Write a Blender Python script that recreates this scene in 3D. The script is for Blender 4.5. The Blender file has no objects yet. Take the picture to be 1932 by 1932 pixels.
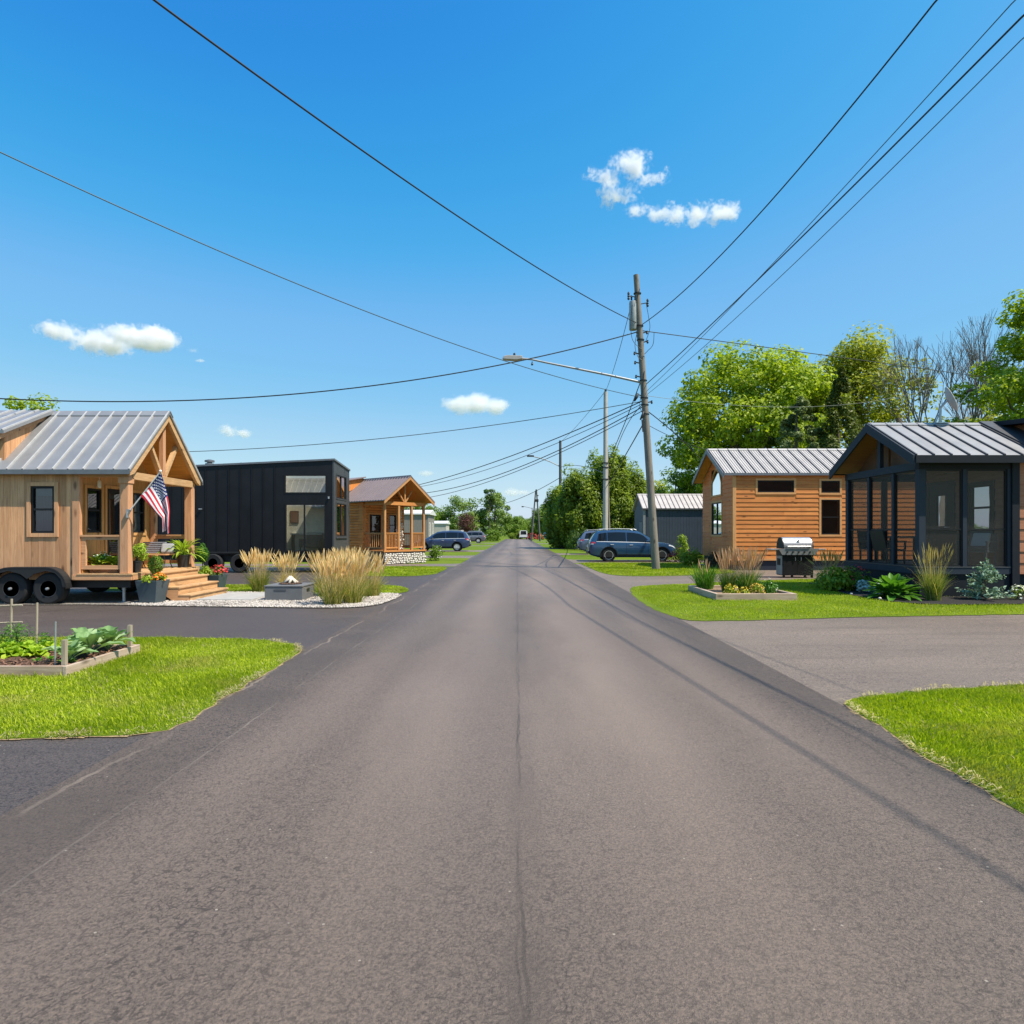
import bpy, bmesh, math, random
import numpy as np
from mathutils import Vector, Matrix, Euler
R = math.radians
SC = bpy.context.scene
COL = SC.collection
CAMH, FPX, U0, V0 = 1.6, 1200.0, 975.0, 1005.0     # measured from the photograph (1932 px wide copy)

def W(u, v, Y):                                     # point of the photograph at depth Y, in metres
    return Vector(((u - U0) / FPX * Y, Y, CAMH - (v - V0) / FPX * Y))
def G(u, v, z=0.0):                                 # same, on the ground
    Y = FPX * (CAMH - z) / (v - V0)
    return Vector(((u - U0) / FPX * Y, Y, z))

# ------------------------------------------------------------------ mesh collecting
class B:
    def __init__(s): s.v = []; s.f = []; s.m = []; s.mi = 0
    def add(s, vs, fs):
        o = len(s.v); s.v.extend([tuple(x) for x in vs])
        s.f.extend([tuple(i + o for i in f) for f in fs]); s.m.extend([s.mi] * len(fs)); return s
    def box(s, x0, x1, y0, y1, z0, z1):
        if x0 > x1: x0, x1 = x1, x0
        if y0 > y1: y0, y1 = y1, y0
        if z0 > z1: z0, z1 = z1, z0
        return s.add([(x0,y0,z0),(x1,y0,z0),(x1,y1,z0),(x0,y1,z0),(x0,y0,z1),(x1,y0,z1),(x1,y1,z1),(x0,y1,z1)],
              [(0,3,2,1),(4,5,6,7),(0,1,5,4),(1,2,6,5),(2,3,7,6),(3,0,4,7)])
    def bar(s, p, q, w, h, up=(0,0,1)):              # rectangular bar from p to q, w sideways, h along up
        p = Vector(p); q = Vector(q); d = (q - p).normalized(); up = Vector(up)
        a = d.cross(up)
        if a.length < 1e-4: a = d.cross(Vector((0,1,0)))
        a.normalize(); b = a.cross(d).normalized(); vs = []
        for c in (p, q):
            for i, j in ((-1,-1),(1,-1),(1,1),(-1,1)): vs.append(c + a*(i*w/2) + b*(j*h/2))
        return s.add(vs, [(0,1,2,3),(7,6,5,4),(0,4,5,1),(1,5,6,2),(2,6,7,3),(3,7,4,0)])
    def tube(s, pts, r, n=8, cap=True):
        pts = [Vector(p) for p in pts]; rs = r if isinstance(r, (list, tuple)) else [r] * len(pts)
        vs = []; fs = []; ref = None
        for i, p in enumerate(pts):
            d = (pts[min(i+1, len(pts)-1)] - pts[max(i-1, 0)])
            d = d.normalized() if d.length > 1e-9 else Vector((0,0,1))
            if ref is None: ref = Vector((0,0,1)) if abs(d.z) < .9 else Vector((1,0,0))
            a = d.cross(ref)
            if a.length < 1e-5: a = d.cross(Vector((0,1,0)))
            a.normalize(); b = d.cross(a).normalized(); ref = a.cross(d).normalized()
            for k in range(n):
                t = 2*math.pi*k/n; vs.append(p + a*(math.cos(t)*rs[i]) + b*(math.sin(t)*rs[i]))
        for i in range(len(pts)-1):
            for k in range(n):
                k2 = (k+1) % n; fs.append((i*n+k, i*n+k2, (i+1)*n+k2, (i+1)*n+k))
        if cap:
            fs.append(tuple(range(n-1, -1, -1))); fs.append(tuple((len(pts)-1)*n + k for k in range(n)))
        return s.add(vs, fs)
    def lathe(s, c, prof, n=16, axis='z', a0=0.0):
        c = Vector(c); vs = []; fs = []
        for r, z in prof:
            for k in range(n):
                t = 2*math.pi*k/n + a0; x, y = r*math.cos(t), r*math.sin(t)
                vs.append(c + (Vector((x,y,z)) if axis == 'z' else Vector((x,z,y)) if axis == 'y' else Vector((z,x,y))))
        for i in range(len(prof)-1):
            for k in range(n):
                k2 = (k+1) % n; fs.append((i*n+k, i*n+k2, (i+1)*n+k2, (i+1)*n+k))
        if prof[0][0] > 1e-6: fs.append(tuple(range(n-1, -1, -1)))
        if prof[-1][0] > 1e-6: fs.append(tuple((len(prof)-1)*n + k for k in range(n)))
        return s.add(vs, fs)
    def prism(s, poly, axis, a0, a1):                # poly in the two other axes (x,y / x,z / y,z)
        n = len(poly)
        def mk(p, a): return (a,p[0],p[1]) if axis == 'x' else (p[0],a,p[1]) if axis == 'y' else (p[0],p[1],a)
        vs = [mk(p, a0) for p in poly] + [mk(p, a1) for p in poly]
        fs = [tuple(range(n)), tuple(range(2*n-1, n-1, -1))] + [(i, i+n, (i+1) % n + n, (i+1) % n) for i in range(n)]
        return s.add(vs, fs)
    def poly(s, pts): return s.add(pts, [tuple(range(len(pts)))])

def fix_normals(me):
    bm = bmesh.new(); bm.from_mesh(me); bmesh.ops.recalc_face_normals(bm, faces=bm.faces); bm.to_mesh(me); bm.free()

ROOTS = {}
def root_matrix(o):
    while o.parent: o = o.parent
    return ROOTS.get(o.name, Matrix.Identity(4))
def link(o, parent=None):
    COL.objects.link(o)
    if parent: o.parent = parent
    return o
def obj(name, b, mats, parent=None, local=False, smooth=False, bevel=0.0, normals=True):
    me = bpy.data.meshes.new(name)
    vs = b.v
    if parent is not None and not local:
        inv = root_matrix(parent).inverted(); vs = [tuple(inv @ Vector(v)) for v in vs]
    me.from_pydata(vs, [], b.f)
    mats = mats if isinstance(mats, (list, tuple)) else [mats]
    for m in mats: me.materials.append(m)
    if len(mats) > 1: me.polygons.foreach_set('material_index', b.m)
    if normals: fix_normals(me)
    if smooth: me.polygons.foreach_set('use_smooth', [True]*len(me.polygons))
    if smooth and smooth != True: me.set_sharp_from_angle(angle=R(smooth))
    o = link(bpy.data.objects.new(name, me), parent)
    if bevel:
        md = o.modifiers.new('edge', 'BEVEL'); md.width = bevel; md.segments = 2; md.limit_method = 'ANGLE'; md.angle_limit = R(40)
    return o
def npmesh(name, V, F, mats, parent=None, local=False, mi=None, smooth=False):
    me = bpy.data.meshes.new(name); V = np.asarray(V, dtype=np.float64)
    if parent is not None and not local:
        inv = np.array(root_matrix(parent).inverted()); V = V @ inv[:3,:3].T + inv[:3,3]
    F = np.asarray(F, dtype=np.int32); k = F.shape[1]
    me.vertices.add(len(V)); me.vertices.foreach_set('co', V.astype(np.float32).ravel())
    me.loops.add(F.size); me.loops.foreach_set('vertex_index', F.ravel())
    me.polygons.add(len(F)); me.polygons.foreach_set('loop_start', np.arange(0, F.size, k, dtype=np.int32))
    try: me.polygons.foreach_set('loop_total', np.full(len(F), k, dtype=np.int32))
    except Exception: pass
    mats = mats if isinstance(mats, (list, tuple)) else [mats]
    for m in mats: me.materials.append(m)
    if mi is not None: me.polygons.foreach_set('material_index', np.asarray(mi, dtype=np.int32))
    if smooth: me.polygons.foreach_set('use_smooth', np.ones(len(F), dtype=bool))
    me.update(calc_edges=True); me.validate()
    return link(bpy.data.objects.new(name, me), parent)
def tag(o, label, cat, group=None):
    o['label'] = label; o['category'] = cat
    if group: o['group'] = group
    return o
def struct(o): o['kind'] = 'structure'; return o
def stuff(o): o['kind'] = 'stuff'; return o
def thing(name, label, cat, loc=(0,0,0), rz=0.0, group=None):
    o = bpy.data.objects.new(name, None); COL.objects.link(o)
    o.location = loc; o.rotation_euler = (0,0,rz); o.empty_display_size = .2
    ROOTS[o.name] = Matrix.Translation(Vector(loc)) @ Matrix.Rotation(rz, 4, 'Z')
    return tag(o, label, cat, group)
def copy_tree(o, parent=None):
    c = o.copy(); COL.objects.link(c); c.parent = parent
    if parent is None: ROOTS[c.name] = Matrix.Identity(4)
    for ch in list(o.children): copy_tree(ch, c)
    return c
def place(o, loc, rz=0.0, s=1.0, label=None):
    o.location = loc; o.rotation_euler = (0,0,rz); o.scale = (s,s,s) if not isinstance(s, tuple) else s
    if label: o['label'] = label
    return o

# ------------------------------------------------------------------ materials
class NT:
    def __init__(s, name):
        s.mat = bpy.data.materials.new(name); s.mat.use_nodes = True
        s.t = s.mat.node_tree; s.n = s.t.nodes; s.l = s.t.links
        s.b = s.n['Principled BSDF']; s.out = s.n['Material Output']
    def __call__(s, typ, ins=None, **kw):
        x = s.n.new(typ)
        for k, v in kw.items(): setattr(x, k, v)
        for k, v in (ins or {}).items(): s.put(x, k, v)
        return x
    def put(s, x, k, v):
        i = x.inputs[k]
        if isinstance(v, bpy.types.NodeSocket): s.l.new(v, i)
        elif isinstance(v, bpy.types.Node): s.l.new(v.outputs[0], i)
        elif i.type == 'RGBA' and len(v) == 3: i.default_value = (*v, 1)
        else: i.default_value = v
    def math(s, op, a, b=0.0, clamp=False):
        return s('ShaderNodeMath', {0: a, 1: b}, operation=op, use_clamp=clamp).outputs[0]
    def pos(s, scale=(1,1,1), kind='obj'):
        src = s('ShaderNodeNewGeometry').outputs['Position'] if kind == 'world' else s('ShaderNodeTexCoord').outputs['Object']
        return s('ShaderNodeMapping', {'Vector': src, 'Scale': scale}).outputs[0]
    def noise(s, vec, scale, detail=4.0, rough=.55, dist=0.0):
        return s('ShaderNodeTexNoise', {'Vector': vec, 'Scale': scale, 'Detail': detail, 'Roughness': rough, 'Distortion': dist}).outputs[0]
    def ramp(s, fac, stops, interp='LINEAR'):
        r = s('ShaderNodeValToRGB', {'Fac': fac}); e = r.color_ramp; e.interpolation = interp
        while len(e.elements) < len(stops): e.elements.new(.5)
        for el, (p, c) in zip(e.elements, stops):
            el.position = p; el.color = (*c, 1) if not isinstance(c, (int, float)) else (c, c, c, 1)
        return r.outputs[0]
    def mix(s, fac, a, b, blend='MIX'):
        x = s('ShaderNodeMix', data_type='RGBA', blend_type=blend)
        for i, v in ((0, fac), (6, a), (7, b)):
            if isinstance(v, bpy.types.NodeSocket): s.l.new(v, x.inputs[i])
            elif i: x.inputs[i].default_value = (*v, 1) if len(v) == 3 else v
            else: x.inputs[0].default_value = v
        return x.outputs[2]
    def set(s, **kw):
        names = dict(col='Base Color', rough='Roughness', metal='Metallic', spec='Specular IOR Level', normal='Normal',
                     coat='Coat Weight', coatr='Coat Roughness', alpha='Alpha', sheen='Sheen Weight')
        for k, v in kw.items(): s.put(s.b, names[k], v)
        return s
    def bump(s, h, strength=.3, dist=.02):
        s.set(normal=s('ShaderNodeBump', {'Height': h, 'Strength': strength, 'Distance': dist}).outputs[0]); return s
    def island(s): return s('ShaderNodeNewGeometry').outputs['Random Per Island']
MATS = {}
def plain(name, col, rough=.6, metal=0.0, var=.12, scale=6.0, spec=.5, coat=0.0, bump=0.0):
    if name in MATS: return MATS[name]
    t = NT(name); n = t.noise(t.pos(), scale, 5.0, .6)
    lo = tuple(c*(1-var) for c in col); hi = tuple(min(1, c*(1+var)) for c in col)
    t.set(col=t.ramp(n, [(.3, lo), (.7, hi)]), rough=t.math('ADD', t.math('MULTIPLY', n, .16), rough-.08), metal=metal, spec=spec, coat=coat)
    if bump: t.bump(t.noise(t.pos(), scale*8, 3.0), bump, .01)
    MATS[name] = t.mat; return t.mat
def wood(name, dark, mid, light, grain='z', tint=.18, rough=.62, knots=True, weather=0.0):
    if name in MATS: return MATS[name]
    t = NT(name); sc = {'x': (.9,14,14), 'y': (14,.9,14), 'z': (14,14,.9)}[grain]
    isl = t.island()
    off = t('ShaderNodeVectorMath', {0: t.pos(sc), 1: t('ShaderNodeCombineXYZ', {'X': t.math('MULTIPLY', isl, 37.), 'Y': t.math('MULTIPLY', isl, 91.), 'Z': t.math('MULTIPLY', isl, 53.)}).outputs[0]}, operation='ADD').outputs[0]
    g = t.noise(off, 1.6, 6.0, .62, 1.2)
    c = t.ramp(g, [(.28, dark), (.5, mid), (.74, light)])
    big = t.noise(t.pos(), .9, 3.0)
    c = t.mix(t.math('MULTIPLY', t.math('SUBTRACT', 1.0, isl), tint*2.2, True), c, tuple(x*.62 for x in mid))
    c = t.mix(t.math('MULTIPLY', isl, tint, True), c, tuple(min(1, x*1.25) for x in light))
    if knots:
        c = t.mix(t.math('MULTIPLY', t.ramp(t.noise(t.pos((1.4,1.4,.5)), 1.1, 4.0, .6), [(.5, 0.0), (.68, 1.0)]), .3), c, tuple(x*.5 for x in mid))
        ksc = {'x': (1.6,4.5,4.5), 'y': (4.5,1.6,4.5), 'z': (3.4,3.4,1.25)}[grain]
        v = t('ShaderNodeTexVoronoi', {'Vector': t.pos(ksc), 'Scale': 1.0, 'Randomness': 1.0}).outputs['Distance']
        k = t.ramp(v, [(.07, 1.0), (.17, 0.0)]); c = t.mix(t.math('MULTIPLY', k, .85), c, tuple(x*.4 for x in dark))
    if weather:
        c = t.mix(t.math('MULTIPLY', t.ramp(big, [(.4, 0.0), (.65, 1.0)]), weather), c, (.36,.31,.27))
    t.set(col=c, rough=rough, spec=.35).bump(g, .25, .006)
    MATS[name] = t.mat; return t.mat
def leafmat(name, cols, trans=.35, rough=.5):
    if name in MATS: return MATS[name]
    t = NT(name); n = len(cols)
    c = t.ramp(t.island(), [(i/(n-1), x) for i, x in enumerate(cols)])
    big = t.noise(t.pos(kind='world'), .55, 2.0)
    c = t.mix(t.math('MULTIPLY', t.ramp(big, [(.38, 0.0), (.62, 1.0)]), .35), c, tuple(x*1.5 for x in cols[-1]))
    t.set(col=c, rough=rough, spec=.3)
    tr = t('ShaderNodeBsdfTranslucent', {'Color': t.mix(1.0, c, (1.15,1.2,.55), 'MULTIPLY')})
    mx = t('ShaderNodeMixShader', {0: trans, 1: t.b.outputs[0], 2: tr.outputs[0]})
    t.l.new(mx.outputs[0], t.out.inputs[0]); MATS[name] = t.mat; return t.mat
def glass(name, tint=(.75,.8,.82), refl=1.0, haze=0.0, hazecol=(.1,.1,.1)):
    if name in MATS: return MATS[name]
    t = NT(name)
    tr = t('ShaderNodeBsdfTransparent', {'Color': tint})
    gl = t('ShaderNodeBsdfGlossy', {'Color': (.95,.97,1), 'Roughness': .015})
    wob = t('ShaderNodeBump', {'Height': t.noise(t.pos(), 1.3, 1.0), 'Strength': .04, 'Distance': .05}).outputs[0]
    t.l.new(wob, gl.inputs['Normal'])
    f = t('ShaderNodeFresnel', {'IOR': 1.52}).outputs[0]
    m = t('ShaderNodeMixShader', {0: t.math('MULTIPLY', t.math('ADD', f, .05), refl, True), 1: tr.outputs[0], 2: gl.outputs[0]})
    if haze:
        d = t('ShaderNodeBsdfDiffuse', {'Color': hazecol})
        m = t('ShaderNodeMixShader', {0: haze, 1: m.outputs[0], 2: d.outputs[0]})
    t.l.new(m.outputs[0], t.out.inputs[0]); MATS[name] = t.mat; return t.mat

# ---- wood
CEDAR_V = wood('weathered cedar upright', (.29,.125,.055), (.64,.315,.15), (.82,.47,.26), 'z', .3, weather=.08)
CEDAR_X = wood('cedar along x', (.42,.2,.095), (.60,.31,.155), (.7,.4,.22), 'x', .1)
CEDAR_Y = wood('cedar along y', (.40,.22,.1), (.56,.34,.17), (.66,.43,.23), 'y', .1)
CEDAR_Z = wood('cedar post', (.42,.2,.1), (.60,.31,.165), (.7,.4,.23), 'z', .08)
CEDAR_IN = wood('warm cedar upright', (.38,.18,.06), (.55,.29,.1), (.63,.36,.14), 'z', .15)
CEDAR_CEIL = wood('warm cedar ceiling', (.42,.18,.045), (.66,.31,.075), (.74,.38,.11), 'x', .15)
LAP_X = wood('orange cedar lap siding', (.36,.105,.022), (.62,.215,.05), (.72,.295,.08), 'x', .17)
LAP_Y = wood('orange cedar lap siding along y', (.5,.13,.035), (.74,.225,.06), (.82,.3,.1), 'y', .16)  # front siding reddened in colour to offset bluish shade on the gable
LAPTRIM_Z = wood('orange cedar trim', (.5,.22,.08), (.66,.33,.125), (.74,.4,.17), 'z', .05, knots=False)
LAPTRIM_X = wood('orange cedar trim along x', (.5,.22,.08), (.66,.33,.125), (.74,.4,.17), 'x', .05, knots=False)
LOGW_X = wood('log wall', (.3,.11,.03), (.52,.215,.06), (.64,.3,.1), 'x', .2)
LOGW_Y = wood('log wall along y', (.38,.11,.025), (.68,.235,.055), (.78,.32,.09), 'y', .2)  # log colour warmed to counter bluish shade along the side wall
LOGW_Z = wood('log cabin post', (.30,.13,.05), (.46,.23,.09), (.54,.3,.13), 'z', .08, knots=False)
LOGTRIM = wood('log cabin trim', (.30,.13,.05), (.46,.23,.09), (.54,.3,.13), 'y', .08, knots=False)
SOFFIT_D = wood('dark stained soffit', (.16,.07,.025), (.26,.115,.04), (.33,.16,.06), 'x', .1, knots=False)
RED_X = wood('reddish brown siding', (.27,.105,.055), (.37,.155,.085), (.44,.2,.115), 'x', .1, knots=False)
RED_Y = wood('reddish brown siding along y', (.28,.13,.08), (.4,.2,.12), (.48,.25,.16), 'y', .1, knots=False)
GREYWOOD_X = wood('weathered bed board', (.28,.19,.14), (.44,.32,.24), (.56,.44,.35), 'x', .1)
GREYWOOD_Y = wood('weathered bed board along y', (.28,.2,.15), (.46,.35,.28), (.58,.48,.41), 'y', .1)
STAKEW = wood('garden stake', (.24,.19,.14), (.36,.3,.23), (.46,.4,.32), 'z', .1, knots=False)
POLEW = wood('utility pole wood', (.12,.105,.09), (.2,.18,.155), (.28,.255,.22), 'z', .05, rough=.85)
# ---- metals, paint
ROOF_GREY = plain('grey standing seam', (.255,.26,.275), .42, .25, .12, 1.6)
RIBPALE = plain('pale roof seam', (.42,.42,.43), .4)
ROOF_PALE = plain('pale ribbed steel', (.47,.44,.425), .5, .1, .1, 1.6)
ROOF_DARK = plain('charcoal standing seam', (.29,.285,.29), .45, .15, .1, 1.6)
ROOF_BROWN = plain('brown ribbed steel', (.25,.2,.2), .5, .15, .06, 1.5)
RIBDARK = plain('dark roof rib', (.05,.05,.055), .5)
TRIM_GREY = plain('grey metal trim', (.16,.17,.19), .45, .3)
SLATE = plain('slate blue paint', (.024,.034,.05), .65, spec=.25)
SLATE_D = plain('dark porch paint', (.013,.017,.024), .65, spec=.2)
BLACKSID = plain('black metal siding', (.0075,.008,.0105), .5, 0, .35, 1.3, spec=.35)
BLACKTRIM = plain('charcoal trim', (.05,.053,.06), .5)
NAVY = plain('navy board siding', (.03,.042,.066), .6, 0, .15, 2)
BLK = plain('black frame', (.010,.010,.012), .5, spec=.3)
RUBBER = plain('black rubber', (.013,.013,.015), .75, bump=.2)
CHASSIS = plain('black chassis steel', (.014,.014,.016), .6)
RIMBLK = plain('black alloy rim', (.05,.05,.055), .35, .3)
STEEL = plain('brushed steel', (.5,.5,.52), .34, .7, .06, 14)
GALV = plain('galvanised metal', (.44,.46,.48), .42, .7)
CHROME = plain('bright wheel alloy', (.62,.63,.65), .35, .3)
LAMPGREY = plain('lamp arm metal', (.30,.32,.34), .45, .5)
CABLE = plain('black cable', (.012,.013,.016), .55)
CABLE2 = plain('grey green cable', (.05,.075,.08), .5)
WHITEP = plain('white paint', (.78,.78,.76), .5)
CREAM = plain('pale interior paint', (.8,.77,.66), .8)
FABRIC = plain('grey cushion fabric', (.3,.31,.33), .9, 0, .2, 60, bump=.3)
FABRIC_B = plain('blue grey cushion fabric', (.19,.2,.24), .9, 0, .25, 50, bump=.3)
FABRIC_W = plain('pale cushion fabric', (.6,.61,.6), .9, 0, .1, 60, bump=.3)
WICKER = plain('grey wicker', (.12,.12,.125), .8, 0, .3, 70, bump=.5)
POTBLK = plain('black plastic pot', (.02,.02,.022), .5)
POTSLATE = plain('slate grey planter', (.06,.085,.1), .5, 0, .1, 3)
CONCRETE = plain('concrete', (.36,.35,.335), .85, 0, .12, 5, bump=.2)
FIREBOX = plain('grey fire table concrete', (.135,.14,.15), .75, 0, .08, 8, bump=.15)
SOIL = plain('brown mulch', (.095,.05,.032), .95, 0, .45, 28, bump=1.0)
MULCH = plain('black mulch', (.016,.013,.012), .95, 0, .5, 25, bump=1.0)
STONEW = plain('white stone', (.6,.57,.53), .8, 0, .15, 6, bump=.3)
CERAM = plain('ceramic log', (.62,.56,.48), .8, 0, .2, 12, bump=.3)
LAVA = plain('brown lava rock', (.12,.07,.05), .95, 0, .4, 40, bump=1.0)
TERRA = plain('terracotta', (.42,.2,.12), .8)
FRAMEW = plain('white window frame', (.7,.7,.7), .5)
GLASS = glass('window glass', (.33,.37,.37), 1.0)
GLASS_BIG = glass('large clear glass', (.95,.96,.92), 3.0)
GLASS_D = glass('car glass', (.16,.19,.22), 1.2)
DARK_BACKING = plain('dark window backing', (.035,.04,.045), .7)  # dark sheet behind cottage windows, standing in for unlit rooms
BLIND = plain('window blind', (.55,.57,.55), .8)
def screen_mat():
    t = NT('insect screen')
    d = t('ShaderNodeBsdfDiffuse', {'Color': (.032,.029,.028)}); tr = t('ShaderNodeBsdfTransparent', {'Color': (1,1,1)})
    g = t('ShaderNodeBsdfGlossy', {'Color': (.55,.53,.5), 'Roughness': .38})
    a = t('ShaderNodeMixShader', {0: .12, 1: d.outputs[0], 2: g.outputs[0]})
    m = t('ShaderNodeMixShader', {0: .48, 1: tr.outputs[0], 2: a.outputs[0]})
    t.l.new(m.outputs[0], t.out.inputs[0]); return t.mat
SCREEN = screen_mat()
def paint(name, col):
    t = NT(name); n = t.noise(t.pos(), 2.0, 2.0)
    t.set(col=t.ramp(n, [(.3, tuple(c*.93 for c in col)), (.7, tuple(c*1.05 for c in col))]), metal=.25, rough=.35, coat=1.0, coatr=.04); return t.mat
P_TEAL = paint('blue grey car paint', (.014,.06,.15)); P_STEEL = paint('steel blue car paint', (.1,.13,.22))
P_NAVY = paint('dark blue car paint', (.028,.05,.13)); P_PLUM = paint('dark grey car paint', (.11,.11,.15))
P_BLUE = paint('bright blue car paint', (.03,.17,.5)); P_WHITE = plain('white vehicle paint', (.72,.72,.72), .35, coat=.6)
REDLIGHT = plain('red tail light lens', (.55,.015,.03), .2, coat=.8)
CLEARLENS = plain('clear lamp lens', (.6,.62,.65), .15, coat=.8)
FLAGRED = plain('flag red', (.46,.012,.03), .8); FLAGWHITE = plain('flag white', (.75,.72,.75), .8); FLAGBLUE = plain('flag blue', (.018,.03,.16), .8)
# ---- foliage
LEAF_MAPLE = leafmat('maple leaves', [(.09,.15,.010),(.19,.28,.012),(.31,.4,.018),(.42,.5,.03)], .5)
LEAF_OLIVE = leafmat('olive leaves', [(.14,.17,.016),(.27,.3,.022),(.4,.42,.035)], .45)
LEAF_DARK = leafmat('dark leaves', [(.025,.065,.014),(.06,.12,.02),(.11,.18,.03)], .3)
LEAF_CEDAR = leafmat('cedar sprays', [(.07,.125,.016),(.15,.23,.022),(.27,.35,.035)], .45)
LEAF_SPRUCE = leafmat('spruce needles', [(.08,.12,.045),(.14,.19,.06),(.22,.27,.09)], .3)
LEAF_COLUMN = leafmat('arborvitae sprays', [(.05,.075,.012),(.085,.115,.016),(.13,.16,.022)], .3)
LEAF_MID = leafmat('mid green leaves', [(.06,.12,.014),(.12,.21,.02),(.2,.3,.035)], .4)
LEAF_FAR = leafmat('far green leaves', [(.1,.17,.045),(.16,.25,.055),(.24,.33,.075)], .4)
LEAF_PURPLE = leafmat('purple leaves', [(.05,.018,.02),(.1,.035,.035),(.14,.06,.05)], .25)
LEAF_LIME = leafmat('lime leaves', [(.11,.19,.012),(.2,.3,.02),(.32,.42,.04)], .4)
LEAF_FERN = leafmat('fern fronds', [(.14,.24,.015),(.25,.37,.03),(.36,.48,.06)], .4)
LEAF_BRIGHT = leafmat('bright green leaves', [(.035,.12,.012),(.07,.2,.018),(.12,.28,.03)], .35)
LEAF_COLLARD = leafmat('grey green vegetable leaves', [(.1,.22,.06),(.17,.31,.1),(.33,.45,.25)], .3)
LEAF_LETTUCE = leafmat('lettuce leaves', [(.2,.34,.015),(.32,.48,.03),(.45,.58,.06)], .4)
LEAF_SILVER = leafmat('silver leaves', [(.3,.4,.34),(.42,.52,.46),(.55,.62,.58)], .15)
LEAF_BLUE = leafmat('blue spruce needles', [(.12,.22,.15),(.2,.32,.22),(.32,.44,.32)], .15)
BLADE = leafmat('grass clump blades', [(.1,.15,.02),(.17,.23,.03),(.3,.34,.07)], .4)
BLADE_TAN = leafmat('straw blades', [(.38,.28,.09),(.55,.42,.15),(.68,.54,.23)], .4)
PLUME = leafmat('golden plumes', [(.54,.37,.19),(.72,.54,.3),(.84,.67,.42)], .4, .8)
PLUME_PINK = leafmat('pinkish plumes', [(.45,.26,.17),(.6,.38,.26),(.72,.5,.36)], .4, .8)
FL_RED = leafmat('red petals', [(.45,.02,.03),(.6,.05,.06),(.7,.12,.1)], .25)
FL_ORANGE = leafmat('orange petals', [(.6,.1,.01),(.75,.2,.02),(.8,.3,.05)], .25)
FL_YELLOW = leafmat('yellow petals', [(.5,.38,.02),(.66,.52,.04),(.75,.62,.1)], .25)
FL_WHITE = leafmat('pale petals', [(.55,.56,.52),(.68,.7,.66),(.76,.78,.74)], .25)
BARK = plain('grey brown bark', (.11,.09,.07), .9, 0, .3, 9, bump=.6)
BARK_PALE = plain('pale grey bark', (.2,.175,.155), .9, 0, .25, 9, bump=.5)
# ------------------------------------------------------------------ camera, sun, sky
cam = bpy.data.cameras.new('camera'); cam_o = link(bpy.data.objects.new('camera', cam)); SC.camera = cam_o
cam.sensor_width = 36; cam.lens = FPX/1932*36; cam.shift_x = -9/1932; cam.shift_y = 39/1932; cam.clip_end = 9000
cam_o.location = (0,0,CAMH); cam_o.rotation_euler = (R(90),0,0)
SUN_EL, SUN_AZ = 58.0, -25.0                       # azimuth: degrees from +X towards +Y
sd = Vector((math.cos(R(SUN_EL))*math.cos(R(SUN_AZ)), math.cos(R(SUN_EL))*math.sin(R(SUN_AZ)), math.sin(R(SUN_EL))))
sl = bpy.data.lights.new('sun', 'SUN'); sl.energy = 5.0; sl.angle = R(.42); sl.color = (1,.91,.76)
so = link(bpy.data.objects.new('sun', sl)); so.rotation_euler = sd.to_track_quat('Z', 'Y').to_euler(); so.location = (30,20,60)
wd = bpy.data.worlds.new('World'); SC.world = wd; wd.use_nodes = True
wn, wl = wd.node_tree.nodes, wd.node_tree.links
sky = wn.new('ShaderNodeTexSky'); sky.sky_type = 'NISHITA'; sky.sun_disc = False
sky.sun_elevation = R(SUN_EL); sky.sun_rotation = R(90-SUN_AZ); sky.air_density = 1.0; sky.dust_density = .6; sky.ozone_density = 2.2; sky.altitude = 100
hs = wn.new('ShaderNodeHueSaturation'); hs.inputs['Saturation'].default_value = 1.12; hs.inputs['Hue'].default_value = .488
bg = wn['Background']; bg.inputs['Strength'].default_value = .15
EXPO = .54
def vm(sock, k):
    x = wn.new('ShaderNodeVectorMath'); x.operation = 'SCALE'; wl.new(sock, x.inputs[0]); x.inputs['Scale'].default_value = k; return x.outputs[0]
wl.new(sky.outputs[0], hs.inputs['Color'])
cv = wn.new('ShaderNodeRGBCurve'); wl.new(vm(hs.outputs[0], .2), cv.inputs['Color'])
for k, pts in enumerate(([(0,0),(.135,.03),(.18,.065),(.26,.19),(.33,.225),(.51,.38),(1,.62)],[(0,0),(.294,.26),(.363,.365),(.509,.49),(.607,.54),(.818,.64),(1,.72)],[(0,0),(.534,.72),(.65,.80),(.835,.88),(1,.90)])):
    c = cv.mapping.curves[k]
    while len(c.points) < len(pts): c.points.new(.5,.5)
    for p, q in zip(c.points, pts): p.location = q
cv.mapping.use_clip = False; cv.mapping.update()
wl.new(vm(cv.outputs[0], 1/(.15*2**EXPO)), bg.inputs['Color'])
SC.view_settings.view_transform = 'Standard'; SC.view_settings.look = 'None'; SC.view_settings.gamma = 1; SC.view_settings.use_curve_mapping = False
SC.view_settings.exposure = EXPO
SC.render.engine = 'CYCLES'; cy = SC.cycles
cy.max_bounces = 14; cy.diffuse_bounces = 4; cy.glossy_bounces = 3; cy.transmission_bounces = 4; cy.transparent_max_bounces = 14; cy.volume_bounces = 12
cy.caustics_reflective = False; cy.caustics_refractive = False; cy.sample_clamp_indirect = 6.0

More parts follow.
